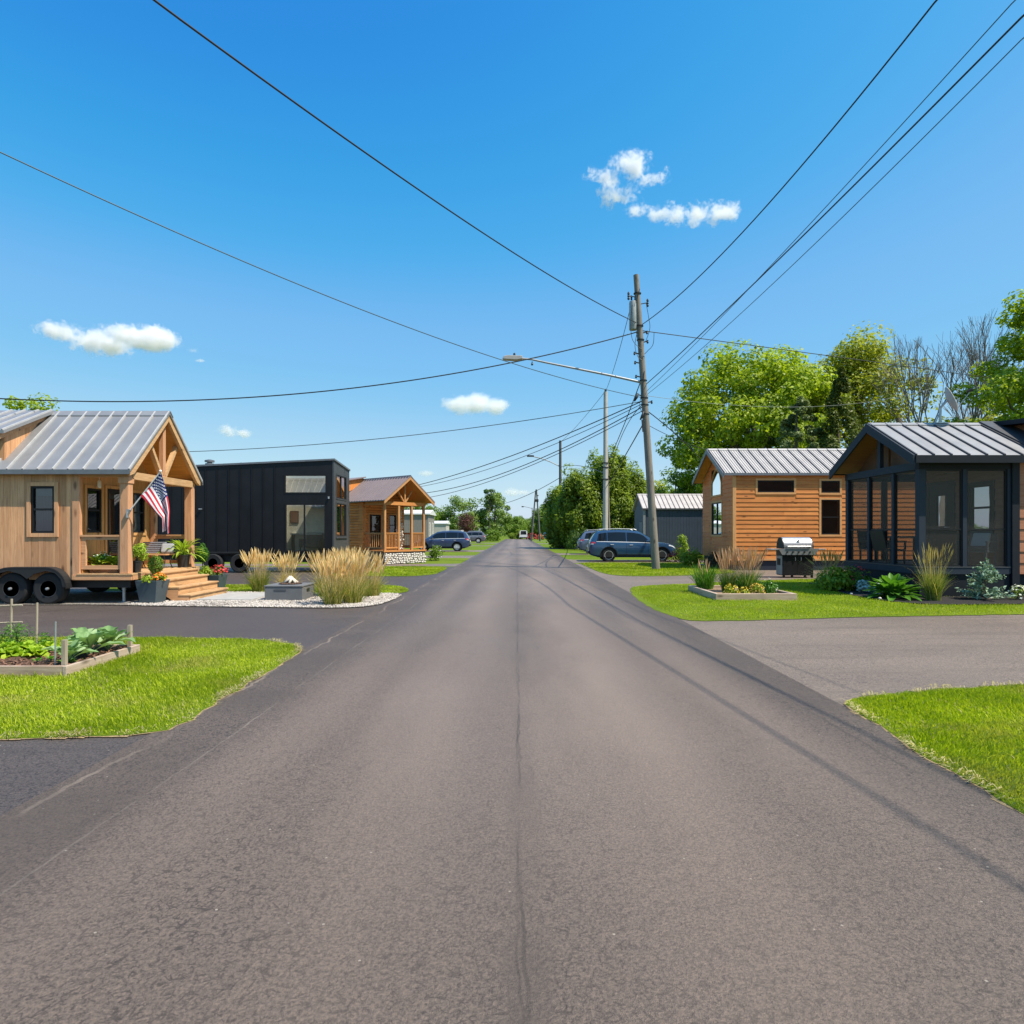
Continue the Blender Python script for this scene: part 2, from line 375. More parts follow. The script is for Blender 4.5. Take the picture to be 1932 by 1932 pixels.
# ------------------------------------------------------------------ ground, roads
def ground_mat():
    t = NT('mown lawn'); p = t.pos(kind='world')
    c = t.ramp(t.noise(p, .35, 4.0), [(.3, (.09,.145,.006)), (.5, (.125,.185,.007)), (.72, (.165,.215,.012))])
    c = t.mix(t.ramp(t.noise(p, 24.0, 3.0), [(.35, .55), (.6, 0.0)]), c, (.05,.1,.01))
    c = t.mix(t.math('MULTIPLY', t.ramp(t.noise(p, 1.7, 4.0), [(.56, 0.0), (.7, 1.0)]), .35), c, (.24,.25,.05))
    t.set(col=c, rough=.9, spec=.15).bump(t.noise(p, 40.0, 3.0), .7, .03); return t.mat
LAWN = ground_mat()
def asphalt(name, base, edge=None, road=False, streak=0.0):
    t = NT(name); p = t.pos(kind='world'); geo = t('ShaderNodeSeparateXYZ', {0: p})
    X, Y = geo.outputs[0], geo.outputs[1]
    pl = t.pos((1,.22,1) if road else (.35,1,1), 'world')
    k = t.noise(pl, .55, 5.0, .6); c = t.ramp(k, [(.25, tuple(x*.84 for x in base)), (.55, base), (.8, tuple(x*1.17 for x in base))])
    fine = t.noise(p, 70.0, 3.0, .75)
    c = t.mix(1.0, c, t.ramp(fine, [(.33, (.22,.22,.22)), (.5, (.5,.5,.5)), (.7, (.78,.76,.74))]), 'OVERLAY')
    # small dark flecks and pale chips of stone in the surface
    warp = t('ShaderNodeVectorMath', {0: p, 1: t('ShaderNodeTexNoise', {'Vector': p, 'Scale': 7.0, 'Detail': 2.0}).outputs[1]}, operation='ADD').outputs[0]
    warp = t('ShaderNodeVectorMath', {0: p, 1: t('ShaderNodeVectorMath', {0: t('ShaderNodeTexNoise', {'Vector': p, 'Scale': 9.0, 'Detail': 2.0}).outputs[1], 1: (.05,.05,.0)}, operation='MULTIPLY').outputs[0]}, operation='ADD').outputs[0]
    for sc, thr, gs in ((13.0, .028, 15.0), (21.0, .036, 24.0), (31.0, .045, 34.0)):
        e = t('ShaderNodeTexVoronoi', {'Vector': warp, 'Scale': sc}, feature='DISTANCE_TO_EDGE').outputs['Distance']
        g = t.math('MULTIPLY', t.ramp(t.noise(p, gs, 1.0), [(.57, 0.0), (.61, 1.0)]), t.ramp(t.noise(p, .9, 3.0), [(.36, .55), (.6, 1.0)]))
        c = t.mix(t.math('MULTIPLY', t.math('MULTIPLY', t.ramp(e, [(thr, 1.0), (thr*2.0, 0.0)]), g), .85), c, tuple(x*.3 for x in base))
    for sc, thr, colr, amt in ((17.0, .085, .35, .6), (29.0, .08, .4, .5)):
        v = t('ShaderNodeTexVoronoi', {'Vector': t('ShaderNodeMapping', {'Vector': warp, 'Scale': (1,1.9,1), 'Rotation': (0,0,.5*sc)}).outputs[0], 'Scale': sc, 'Randomness': 1.0}).outputs['Distance']
        m = t.ramp(v, [(thr, 1.0), (thr+.06, 0.0)])
        gate = t.ramp(t.noise(p, 1.3, 3.0), [(.42, .15), (.62, 1.0)])
        c = t.mix(t.math('MULTIPLY', t.math('MULTIPLY', m, gate), amt), c, tuple(x*colr for x in base))
    v = t('ShaderNodeTexVoronoi', {'Vector': p, 'Scale': 8.0}).outputs['Distance']
    c = t.mix(t.math('MULTIPLY', t.ramp(v, [(.035, 1.0), (.055, 0.0)]), .7), c, (.42,.37,.31))
    def line(x0, wid, wob, scale, dark, amt, seed):
        n = t.noise(t.pos((0,scale,0), 'world'), 1.0, 4.0, .6) if seed == 0 else t.noise(t('ShaderNodeMapping', {'Vector': p, 'Scale': (0,scale,0), 'Location': (seed,seed,0)}).outputs[0], 1.0, 4.0, .6)
        d = t.math('ABSOLUTE', t.math('ADD', t.math('SUBTRACT', X, x0), t.math('MULTIPLY', t.math('SUBTRACT', n, .5), wob)))
        m = t.ramp(t.math('DIVIDE', d, wid*3), [(.2, 1.0), (.42, 0.0)])
        brk = t.ramp(t.noise(t('ShaderNodeMapping', {'Vector': p, 'Scale': (0,.7,0), 'Location': (seed+5,seed,0)}).outputs[0], 1.0, 3.0), [(.42, .0), (.58, 1.0)])
        return t.mix(t.math('MULTIPLY', t.math('MULTIPLY', m, brk), amt), c, dark)
    if road:
        c = line(.0, .014, .12, .5, tuple(x*.45 for x in base), .6, 21)
        c = line(.04, .10, .10, .35, tuple(x*.6 for x in base), .6, 23)
        c = line(-2.25, .008, .16, .5, (.32,.28,.23), .35, 3); c = line(2.62, .014, .2, .4, tuple(x*.5 for x in base), .6, 7)
        c = line(-2.6, .4, .3, .5, tuple(x*.68 for x in base), .6, 11); c = line(2.85, .2, .2, .8, tuple(x*.7 for x in base), .5, 13)
        # wheel paths rubbed paler; the fade along Y paints grazing brightness into them
        pale = tuple(min(1,x*2.25) for x in base); worn = t.ramp(t.math('ADD', t.math('MULTIPLY', Y, .1), t.math('MULTIPLY', t.noise(p, .45, 4.0), .3)), [(.3, .25), (.62, 1.0)])
        for x0, wd, am, sd_ in ((-.75,.42,.75,17),(.85,.5,.85,19),(2.0,.26,.5,31),(-1.75,.2,.4,33)):
            n = t.noise(t('ShaderNodeMapping', {'Vector': p, 'Scale': (.5,.13,0), 'Location': (sd_,sd_,0)}).outputs[0], 1.0, 5.0, .6)
            d = t.math('ABSOLUTE', t.math('ADD', t.math('SUBTRACT', X, x0), t.math('MULTIPLY', t.math('SUBTRACT', n, .5), .9)))
            c = t.mix(t.math('MULTIPLY', t.math('MULTIPLY', t.ramp(t.math('DIVIDE', d, wd*2.6), [(.0, 1.0), (1.0, 0.0)], 'EASE'), t.ramp(n, [(.3, .45), (.6, 1.0)])), t.math('MULTIPLY', worn, am)), c, t.mix(t.ramp(fine, [(.3, 0.0), (.7, 1.0)]), tuple(x*.8 for x in pale), tuple(x*1.15 for x in pale)))
        oil = t.ramp(t.noise(t.pos((.8,.35,1), 'world'), .75, 2.0), [(.66, 0.0), (.78, 1.0)]); c = t.mix(t.math('MULTIPLY', oil, .4), c, tuple(x*.5 for x in base))
        c = line(.02, .009, .13, 1.1, tuple(x*.45 for x in base), .6, 61); c = line(.01, .006, .13, .9, tuple(x*.45 for x in base), .5, 67)
        c = line(-2.78, .018, .5, .9, (.3,.24,.185), .5, 37)
        cr = t('ShaderNodeTexVoronoi', {'Vector': t('ShaderNodeVectorMath', {0: t.pos((.16,.1,1), 'world'), 1: t('ShaderNodeTexNoise', {'Vector': p, 'Scale': .8, 'Detail': 5.0}).outputs[1]}, operation='ADD').outputs[0], 'Scale': 1.0}, feature='DISTANCE_TO_EDGE').outputs['Distance']
        gate = t.ramp(t.noise(p, .16, 2.0), [(.5, 0.0), (.6, 1.0)])
        c = t.mix(t.math('MULTIPLY', t.math('MULTIPLY', t.ramp(cr, [(.002, 1.0), (.007, 0.0)]), gate), .6), c, tuple(x*.4 for x in base))
    elif streak:
        n = t.noise(t.pos((.25,2.2,1), 'world'), 1.2, 5.0, .65)
        c = t.mix(t.math('MULTIPLY', t.ramp(n, [(.52, 0.0), (.66, 1.0)]), streak), c, tuple(x*.6 for x in base))
    t.set(col=c, rough=t.ramp(k, [(.3, .5), (.7, .62)]), spec=.45)
    t.bump(t.math('ADD', fine, t.math('MULTIPLY', t.noise(p, 300.0, 1.0), .5)), .8, .008); return t.mat
A_ROAD = asphalt('road asphalt', (.106,.080,.064), road=True)
A_LEFT = asphalt('dark driveway asphalt', (.082,.066,.06), streak=.35)
A_RIGHT = asphalt('worn driveway asphalt', (.198,.155,.125), streak=.6)
A_PAD = asphalt('parking pad asphalt', (.10,.096,.098), streak=.3)
def sheet(name, pts, z, m):
    b = B(); b.poly([(p[0], p[1], z) for p in pts]); o = obj(name, b, m, normals=False)
    if o.data.polygons[0].normal.z < 0: o.data.flip_normals()
    return struct(o)
sheet('ground', [(-1500,-400),(1500,-400),(1500,2600),(-1500,2600)], 0.0, LAWN)
road = [(-2.9,-12),(3.0,-12),(3.0,60),(2.95,162),(-2.85,162),(-2.9,60)]
sheet('road', road, .010, A_ROAD)
sheet('driveway', [(-26,-12),(-2.88,-12),(-2.88,29.6),(-26,29.6)], .004, A_LEFT)
sheet('driveway', [(2.98,-12),(26,-12),(26,32.6),(2.98,32.6)], .004, A_RIGHT)
def strip(y0, y1, x, m, flare=.8):
    s = 1 if x > 0 else -1
    e = 2.97 if s > 0 else -2.87
    sheet('driveway', [(e,y0-flare),(e+s*flare*.5,y0-.2),(e+s*flare*1.3,y0),(x,y0),(x,y1),(e+s*flare*1.3,y1),(e+s*flare*.5,y1+.2),(e,y1+flare)], .004, m)
strip(30.3,32.6,-20,A_RIGHT,.4); strip(40.2,44.2,-20,A_RIGHT); strip(53,58,-16,A_RIGHT); strip(76,79,-16,A_RIGHT); strip(94,99.5,-16,A_RIGHT)
strip(34.0,37.4,14,A_RIGHT); strip(45.8,49.2,14,A_RIGHT); strip(63,66,14,A_RIGHT); strip(90,94,14,A_RIGHT); strip(120,124,14,A_RIGHT)

def smooth_poly(pts, n=1):
    pts = [Vector((p[0], p[1])) for p in pts]
    for _ in range(n):
        q = []
        for i, a in enumerate(pts):
            b = pts[(i+1) % len(pts)]; q += [a*.75 + b*.25, a*.25 + b*.75] if (b-a).length < 3.2 else [a + (b-a).normalized()*.25, b - (b-a).normalized()*.25]
        pts = q
    return [(p.x, p.y) for p in pts]
P_ = lambda L: [(G(*p).x, G(*p).y) if p[1] > 400 else (p[0], p[1]) for p in L]
lawn_left = smooth_poly(P_([(-16,4.9),(0,1397),(170,1393),(270,1388),(330,1378),(420,1320),(500,1272),(548,1243),(570,1229),(560,1219),(520,1211),(460,1207),(300,1205),(0,1204),(-16,9.7)]))
lawn_right = smooth_poly(P_([(2.86,-6),(2.86,2.6),(1932,1540),(1760,1437),(1650,1368),(1602,1337),(1590,1329),(1620,1318),(1700,1309),(1800,1302),(1932,1295),(16,7.1),(16,-6)]))
lawn_bed = smooth_poly(P_([(1188,1112),(1196,1128),(1230,1150),(1278,1168),(1310,1173),(1400,1172),(1600,1166),(1932,1160),(22,12.7),(22,21.4),(1545,1093),(1400,1097),(1300,1102),(1230,1105),(1196,1107)]))
def rough(poly, step=.13, amp=.03, seed=1):
    rnd = random.Random(seed); out = []
    for i, a in enumerate(poly):
        c = poly[(i+1) % len(poly)]; a, c = Vector(a), Vector(c); L = (c-a).length; k = max(1, int(L/step)) if abs(a.x) < 10 and abs(c.x) < 10 and a.y > 1.5 else 1; nn = Vector((-(c-a).y, (c-a).x)).normalized() if L > 1e-6 else Vector((0,0))
        for j in range(k): q = a + (c-a)*(j/k) + nn*rnd.uniform(-amp, amp)*(1 if k > 1 or L < step else 0); out.append((q.x, q.y))
    return out
lawn_left, lawn_right, lawn_bed = rough(lawn_left), rough(lawn_right, seed=2), rough(lawn_bed, .16, .03, 3)
lawn_pole = smooth_poly([(3.25,33.4),(3.3,27),(3.35,25.2),(3.6,23.7),(4.4,23.1),(6.5,23.6),(8.4,24.8),(9.0,26),(9.0,33.2)])
lawn_fire = smooth_poly(P_([(-12,17.35),(-12,19.3),(600,1104),(740,1105),(764,1108),(773,1113),(766,1119),(720,1121),(600,1121),(410,1118)]))
lawn_log = smooth_poly(P_([(-7.1,23.2),(780,1088),(822,1084),(845,1073),(838,1070),(700,1069),(-7.1,29.9)]))
for pl in (lawn_left, lawn_right, lawn_bed, lawn_pole, lawn_fire, lawn_log): sheet('lawn', pl, .0135, LAWN)
def dryedge(pl, lo, hi):                             # thatch and soil showing along a lawn's edge
    ring = [Vector(p) for p in pl]; n = len(ring); b = B(); cen = sum(ring, Vector((0,0)))/n; rnd = random.Random(int(lo*100))
    for i in range(n):
        p, q = ring[i], ring[(i+1) % n]
        if not (lo <= p.y <= hi and lo <= q.y <= hi and abs(p.x) < 9 and abs(q.x) < 9): continue
        d = (q-p); L = d.length; nn = Vector((-d.y, d.x)).normalized()
        if (cen-p).dot(nn) > 0: nn = -nn
        k = max(1, int(L/.12)); w0 = .02
        for j in range(k):
            a, c = p + d*(j/k), p + d*((j+1)/k); w1 = .004 + (rnd.random()**3)*.05
            b.add([(*(a - nn*.05), .0118), (*(a + nn*w0), .0118), (*(c + nn*w1), .0118), (*(c - nn*.05), .0118)], [(0,1,2,3)]); w0 = w1
    o = obj('lawn_edge', b, DRYSOIL, normals=False); struct(o)
DRYSOIL = plain('dry thatch edge', (.3,.22,.11), .95, 0, .4, 20, bump=.8)
dryedge(lawn_left, 4.5, 9.2); dryedge(lawn_right, 2.2, 6.8)

# ------------------------------------------------------------------ grass
def inpoly(P, poly):
    x, y = P[:,0], P[:,1]; ins = np.zeros(len(P), bool); n = len(poly); j = n-1
    for i in range(n):
        xi, yi = poly[i]; xj, yj = poly[j]
        c = ((yi > y) != (yj > y)) & (x < (xj-xi)*(y-yi)/((yj-yi) if abs(yj-yi) > 1e-9 else 1e-9) + xi); ins ^= c; j = i
    return ins
def edge_dist(P, poly):
    D = np.full(len(P), 9.0); n = len(poly)
    for i in range(n):
        a, c = np.array(poly[i]), np.array(poly[(i+1) % n]); ab = c-a; L = max(ab@ab, 1e-9); t = np.clip(((P-a)@ab)/L, 0, 1); D = np.minimum(D, np.linalg.norm(P-(a+t[:,None]*ab), axis=1))
    return D
def blades(name, poly, box, n, h, w, mats, seed, label=None, avoid=None, wide=False):
    rg = np.random.default_rng(seed); x0, x1, y0, y1 = box
    P = np.column_stack([rg.uniform(x0,x1,n), rg.uniform(y0,y1,n)]); P = P[inpoly(P, poly)]
    if avoid: P = P[~inpoly(P, avoid)]
    vis = (np.abs(P[:,0]) < .86*np.maximum(P[:,1],0)+(.6 if not wide else 99)); P = P[vis]; n = len(P)
    big = .5 + .5*np.sin(P[:,0]*1.9 + 1.3*np.sin(P[:,1]*1.1)) * np.sin(P[:,1]*2.3 + np.sin(P[:,0]*2.7))
    ed = edge_dist(P, poly); H = h*rg.uniform(.45,1.3,n)*(.7+.6*big)*np.clip(.35+ed/.3, .4, 1); a = rg.uniform(0,2*np.pi,n); ln = rg.uniform(.15,.95,n)*H*.8
    la = rg.uniform(0,2*np.pi,n)*.55 + 1.2 + 2.2*big
    wv = np.column_stack([np.cos(a), np.sin(a), np.zeros(n)])*(w*rg.uniform(.6,1.3,n))[:,None]
    base = np.column_stack([P, np.full(n,.014)])
    mid = base + np.column_stack([np.cos(la)*ln*.3, np.sin(la)*ln*.3, H*.6]); tip = base + np.column_stack([np.cos(la)*ln, np.sin(la)*ln, H*rg.uniform(.75,1.0,n)])
    V = np.stack([base, mid-wv, tip, mid+wv], 1).reshape(-1,3); F = np.arange(4*n).reshape(n,4)
    pt = .5+.5*np.sin(P[:,0]*3.1+2*np.sin(P[:,1]*1.7+seed))*np.sin(P[:,1]*2.6+np.sin(P[:,0]*4.3)); mi = (rg.random(n) > .975 - .25*np.clip(pt-.8,0,1)*3 - .2*np.clip(.12-ed,0,.12)/.12).astype(int)
    o = stuff(npmesh(name, V, F, mats, mi=mi))
    if label: o['label'] = label
    return o
def grassmat(name, cols):
    t = NT(name); isl = t.island(); p = t.pos(kind='world')
    c = t.ramp(isl, [(i/(len(cols)-1), x) for i, x in enumerate(cols)])
    c = t.mix(t.math('MULTIPLY', t.ramp(t.noise(p, .7, 3.0), [(.42, 0.0), (.62, 1.0)]), .5), c, (.24,.33,.025))
    c = t.mix(t.math('MULTIPLY', t.ramp(t.noise(p, 1.1, 5.0), [(.52, 0.0), (.68, 1.0)]), .6), c, (.42,.38,.1))
    t.set(col=c, rough=.5, spec=.25)
    tr = t('ShaderNodeBsdfTranslucent', {'Color': t.mix(1.0, c, (1.2,1.25,.5), 'MULTIPLY')})
    mx = t('ShaderNodeMixShader', {0: .4, 1: t.b.outputs[0], 2: tr.outputs[0]}); t.l.new(mx.outputs[0], t.out.inputs[0]); return t.mat
GR = grassmat('lawn blades', [(.18,.26,.008),(.31,.41,.011),(.44,.53,.018),(.56,.61,.05)])
GR_DRY = leafmat('dry blades', [(.3,.26,.1),(.42,.36,.16),(.5,.45,.24)], .25)
mb = smooth_poly(P_([(1530,1100),(1560,1113),(1620,1128),(1700,1140),(1800,1144),(1932,1142),(22,14.0),(22,15.6),(9.9,15.6),(9.9,19.3),(8.9,19.4)]))
blades('lawn_grass', lawn_left, (-9,-2.6,4.7,9.8), 210000, .046, .0030, [GR, GR_DRY], 1)
blades('lawn_grass', lawn_right, (2.7,7,2.6,7.2), 170000, .044, .0027, [GR, GR_DRY], 2)
blades('lawn_grass', lawn_bed, (3,16,11,22), 150000, .042, .0052, [GR, GR_DRY], 3, avoid=mb)
blades('lawn_grass', lawn_left, (-9,-2.6,4.7,9.8), 9000, .088, .0032, [GR, GR_DRY], 11); blades('lawn_grass', lawn_right, (2.7,7,2.6,7.2), 6000, .085, .0028, [GR, GR_DRY], 12)
for pl_, bx_, n_, sd_ in ((lawn_right, (2.7,11,-2,2.6), 70000, 21), (lawn_right, (7,11,2.6,7.2), 30000, 22), (lawn_right, (2.7,7,2.6,7.2), 26000, 23), (lawn_left, (-13,-9,4.7,9.8), 36000, 24), (lawn_bed, (16,20,11,22), 20000, 25)):
    blades('lawn_grass', pl_, bx_, n_, .048, .0058, [GR, GR_DRY], sd_, avoid=mb, wide=True)
blades('lawn_grass', lawn_pole, (3,9.3,22,34), 32000, .055, .011, [GR, GR_DRY], 4)
blades('lawn_grass', lawn_fire, (-10,-2.7,16.5,20), 26000, .05, .007, [GR, GR_DRY], 5)
blades('lawn_grass', lawn_log, (-7.2,-2.8,22,31), 22000, .05, .01, [GR, GR_DRY], 6)
def edge_blades(poly, lo, hi, n, seed):              # longer dry blades straggling over the asphalt edge
    rg = random.Random(seed); ring = [Vector(p) for p in poly]; cen = sum(ring, Vector((0,0)))/len(ring); V = []; F = []
    segs = [(ring[i], ring[(i+1) % len(ring)]) for i in range(len(ring))]
    segs = [(p,q) for p, q in segs if lo <= p.y <= hi and lo <= q.y <= hi and abs(p.x) < 9 and abs(q.x) < 9]
    tot = sum((q-p).length for p, q in segs)
    for p, q in segs:
        d = q-p; nn = Vector((-d.y, d.x)).normalized(); nn = -nn if (cen-p).dot(nn) > 0 else nn
        for _ in range(int(n*d.length/tot)):
            a = p + d*rg.random() - nn*rg.random()*.09
            if math.sin(a.x*5.1+a.y*7.7)+math.sin(a.x*13+a.y*3.1) < rg.uniform(-.6,1.2): continue
            L = .03 + rg.random()*.07; an = rg.uniform(-1,1); o = nn*math.cos(an) + d.normalized()*math.sin(an)
            h = rg.random()*.05; w = .004; s = Vector((-o.y, o.x))*w; k = len(V)
            V += [(a.x,a.y,.02), (a.x+o.x*L*.5-s.x, a.y+o.y*L*.5-s.y, .02+h), (a.x+o.x*L, a.y+o.y*L, .018+h*.6), (a.x+o.x*L*.5+s.x, a.y+o.y*L*.5+s.y, .02+h)]
            F.append((k,k+1,k+2,k+3))
    stuff(npmesh('dry_grass', V, F, GR_DRY))
edge_blades(lawn_left, 4.5, 9.3, 1500, 5); edge_blades(lawn_right, 2.2, 6.9, 1100, 6)

# ------------------------------------------------------------------ gravel garden
gravel_poly = smooth_poly(P_([(-16,13.9),(180,1142),(300,1145),(480,1147),(640,1149),(705,1145),(742,1133),(763,1122),(720,1120.5),(600,1120.5),(410,1117.5),(-12,17.3),(-16,17.3)]))
def gravel_mat():
    t = NT('pale gravel'); p = t.pos(kind='world')
    v = t('ShaderNodeTexVoronoi', {'Vector': p, 'Scale': 26.0}); d = v.outputs['Distance']
    c = t.ramp(t('ShaderNodeSeparateColor', {0: v.outputs['Color']}).outputs[0], [(0, (.13,.115,.1)), (.5, (.25,.225,.2)), (1, (.4,.37,.335))])
    c = t.mix(t.ramp(d, [(.35, 0.0), (.7, .7)]), c, (.1,.09,.08)); t.set(col=c, rough=.9).bump(t.math('SUBTRACT', 1.0, d), .8, .03); return t.mat
sheet('gravel_bed', gravel_poly, .021, gravel_mat())
def pebbles(poly, box, n, seed, cols):
    rg = np.random.default_rng(seed); P = np.column_stack([rg.uniform(box[0],box[1],n), rg.uniform(box[2],box[3],n)]); P = P[inpoly(P, poly)]; n = len(P)
    o = np.array([(1,0,0),(0,1,0),(-1,0,0),(0,-1,0),(0,0,1),(0,0,-1)], float); f = np.array([(0,1,4),(1,2,4),(2,3,4),(3,0,4),(1,0,5),(2,1,5),(3,2,5),(0,3,5)])
    s = rg.uniform(.014,.036,n); a = rg.uniform(0,6.28,n); el = rg.uniform(.7,1.5,n)
    X = o[None,:,0]*s[:,None]*el[:,None]; Y = o[None,:,1]*s[:,None]; Z = o[None,:,2]*s[:,None]*.6
    V = np.stack([P[:,0,None]+X*np.cos(a)[:,None]-Y*np.sin(a)[:,None], P[:,1,None]+X*np.sin(a)[:,None]+Y*np.cos(a)[:,None], .026+Z+0*X], 2).reshape(-1,3)
    F = (f[None]+np.arange(n)[:,None,None]*6).reshape(-1,3); return stuff(npmesh('gravel', V, F, cols, smooth=True))
PEB = leafmat('pebbles', [(.15,.13,.115),(.3,.27,.245),(.5,.46,.42)], 0.0, .85)
pebbles(gravel_poly, (-8.6,-2.9,13.4,17.3), 15000, 7, PEB)
b = B()
b.box(-7.45,-6.15,14.75,16.5,.02,.055); o = obj('paving_slab', b, CONCRETE, bevel=.006); tag(o, 'pale concrete paving slab set in the gravel at the foot of the cedar steps', 'paving slab')
# ------------------------------------------------------------------ building helpers
def rects(a0, a1, z0, z1, holes, edges):              # strips between edges, minus holes -> (a, b, lo, hi, strip index, at_edge_a, at_edge_b)
    cuts = sorted(set([round(e, 5) for e in edges if a0 <= e <= a1] + [a0, a1] + [h[i] for h in holes for i in (0,1) if a0 < h[i] < a1]))
    E = set(round(e, 5) for e in edges)
    for p, q in zip(cuts, cuts[1:]):
        if q - p < 1e-4: continue
        m = (p+q)/2; iv = [(z0, z1)]
        for h in holes:
            if h[0] < m < h[1]:
                nv = []
                for lo, hi in iv:
                    if h[2] > lo: nv.append((lo, min(hi, h[2])))
                    if h[3] < hi: nv.append((max(lo, h[3]), hi))
                iv = [x for x in nv if x[1]-x[0] > 1e-4]
        for lo, hi in iv: yield p, q, lo, hi, (round(p,5) in E), (round(q,5) in E)
def vboards(b, axis, a0, a1, z0, z1, pl, th, w, holes=(), gap=.005, ztop=None, seed=0, jit=.004):
    """upright boards on the plane axis-perpendicular at pl; th signed thickness, outward positive direction"""
    rnd = random.Random(seed); n = max(1, round((a1-a0)/w)); ed = [a0 + (a1-a0)*i/n for i in range(n+1)]
    off = {}
    for p, q, lo, hi, ea, eb in rects(a0, a1, z0, z1, holes, ed):
        k = int(((p+q)/2-a0)/(a1-a0)*n); o = off.setdefault(k, rnd.random()*jit)
        p2, q2 = p + (gap/2 if ea else 0), q - (gap/2 if eb else 0); y0, y1 = pl, pl + th*(1+o/abs(th))
        if axis == 'x': vs = [(p2,y0),(q2,y0),(q2,y1),(p2,y1)]
        else: vs = [(y0,p2),(y0,q2),(y1,q2),(y1,p2)]
        top = [hi]*4
        if ztop and hi >= z1-1e-4: top = [ztop(v[0] if axis == 'x' else v[1]) for v in vs]
        b.add([(x,y,lo) for x, y in vs] + [(x,y,tz) for (x, y), tz in zip(vs, top)], [(0,3,2,1),(4,5,6,7),(0,1,5,4),(1,2,6,5),(2,3,7,6),(3,0,4,7)])
def laps(b, axis, a0, a1, z0, z1, pl, out, w=.19, holes=(), ends=None):
    """lap siding: wedge boards; out = +-1 outward; ends(z) -> (a0,a1) for gables"""
    n = max(1, round((z1-z0)/w)); w = (z1-z0)/n
    for hi_, h in enumerate(holes):                   # flat backing round each opening
        for p, q, lo, hi in ((h[0]-.05,h[0],h[2]-.2,h[3]+.2),(h[1],h[1]+.05,h[2]-.2,h[3]+.2),(h[0],h[1],h[2]-.2,h[2]+.085),(h[0],h[1],h[3]-.085,h[3]+.2)):
            y0, y1 = sorted((pl - out*(.006+.002*hi_), pl + out*(.009+.002*hi_))); (b.box(p,q,y0,y1,lo,hi) if axis == 'x' else b.box(y0,y1,p,q,lo,hi))
    for i in range(n):
        za, zb = z0 + i*w, z0 + (i+1)*w; m = (za+zb)/2
        A0, A1 = (ends(m) if ends else (a0, a1)); iv = [(A0, A1)]
        for h in holes:
            if h[2] < zb-.02 and h[3] > za+.02:
                nv = []
                for lo, hi in iv:
                    if h[0] > lo: nv.append((lo, min(hi, h[0])))
                    if h[1] < hi: nv.append((max(lo, h[1]), hi))
                iv = [x for x in nv if x[1]-x[0] > .02]
        rr = random.Random(i*7+int(pl*10))
        for lo, hi in iv:
            js = [lo]; 
            while hi - js[-1] > 3.2: js.append(js[-1] + rr.uniform(1.4, 3.0))
            js.append(hi)
            for p, q in zip(js, js[1:]):
                q -= .002
                t0, t1 = .034, .010
                pr = [(0,za-.012),(t0,za-.012),(t0-.002,za),(t1,zb),(0,zb)]
                if axis == 'x': b.prism([(pl + out*d, z) for d, z in pr], 'x', p, q)
                else: b.prism([(pl + out*d, z) for d, z in pr], 'y', p, q)
def logs(b, axis, a0, a1, z0, z1, pl, out, w=.15, holes=(), ends=None):
    n = max(1, round((z1-z0)/w)); w = (z1-z0)/n
    for i in range(n):
        za, zb = z0 + i*w, z0 + (i+1)*w; iv = [ends((za+zb)/2) if ends else (a0, a1)]
        for h in holes:
            if h[2] < zb-.02 and h[3] > za+.02:
                nv = []
                for lo, hi in iv:
                    if h[0] > lo: nv.append((lo, min(hi, h[0])))
                    if h[1] < hi: nv.append((max(lo, h[1]), hi))
                iv = nv
        for lo, hi in iv:
            if hi-lo < .03: continue
            pr = [(0,za)] + [(.01 + .045*math.sin(math.pi*k/6)**.7, za + w*(1-math.cos(math.pi*k/6))/2) for k in range(7)] + [(0,zb)]
            if axis == 'x': b.prism([(pl + out*d, z) for d, z in pr], 'x', lo, hi)
            else: b.prism([(pl + out*d, z) for d, z in pr], 'y', lo, hi)
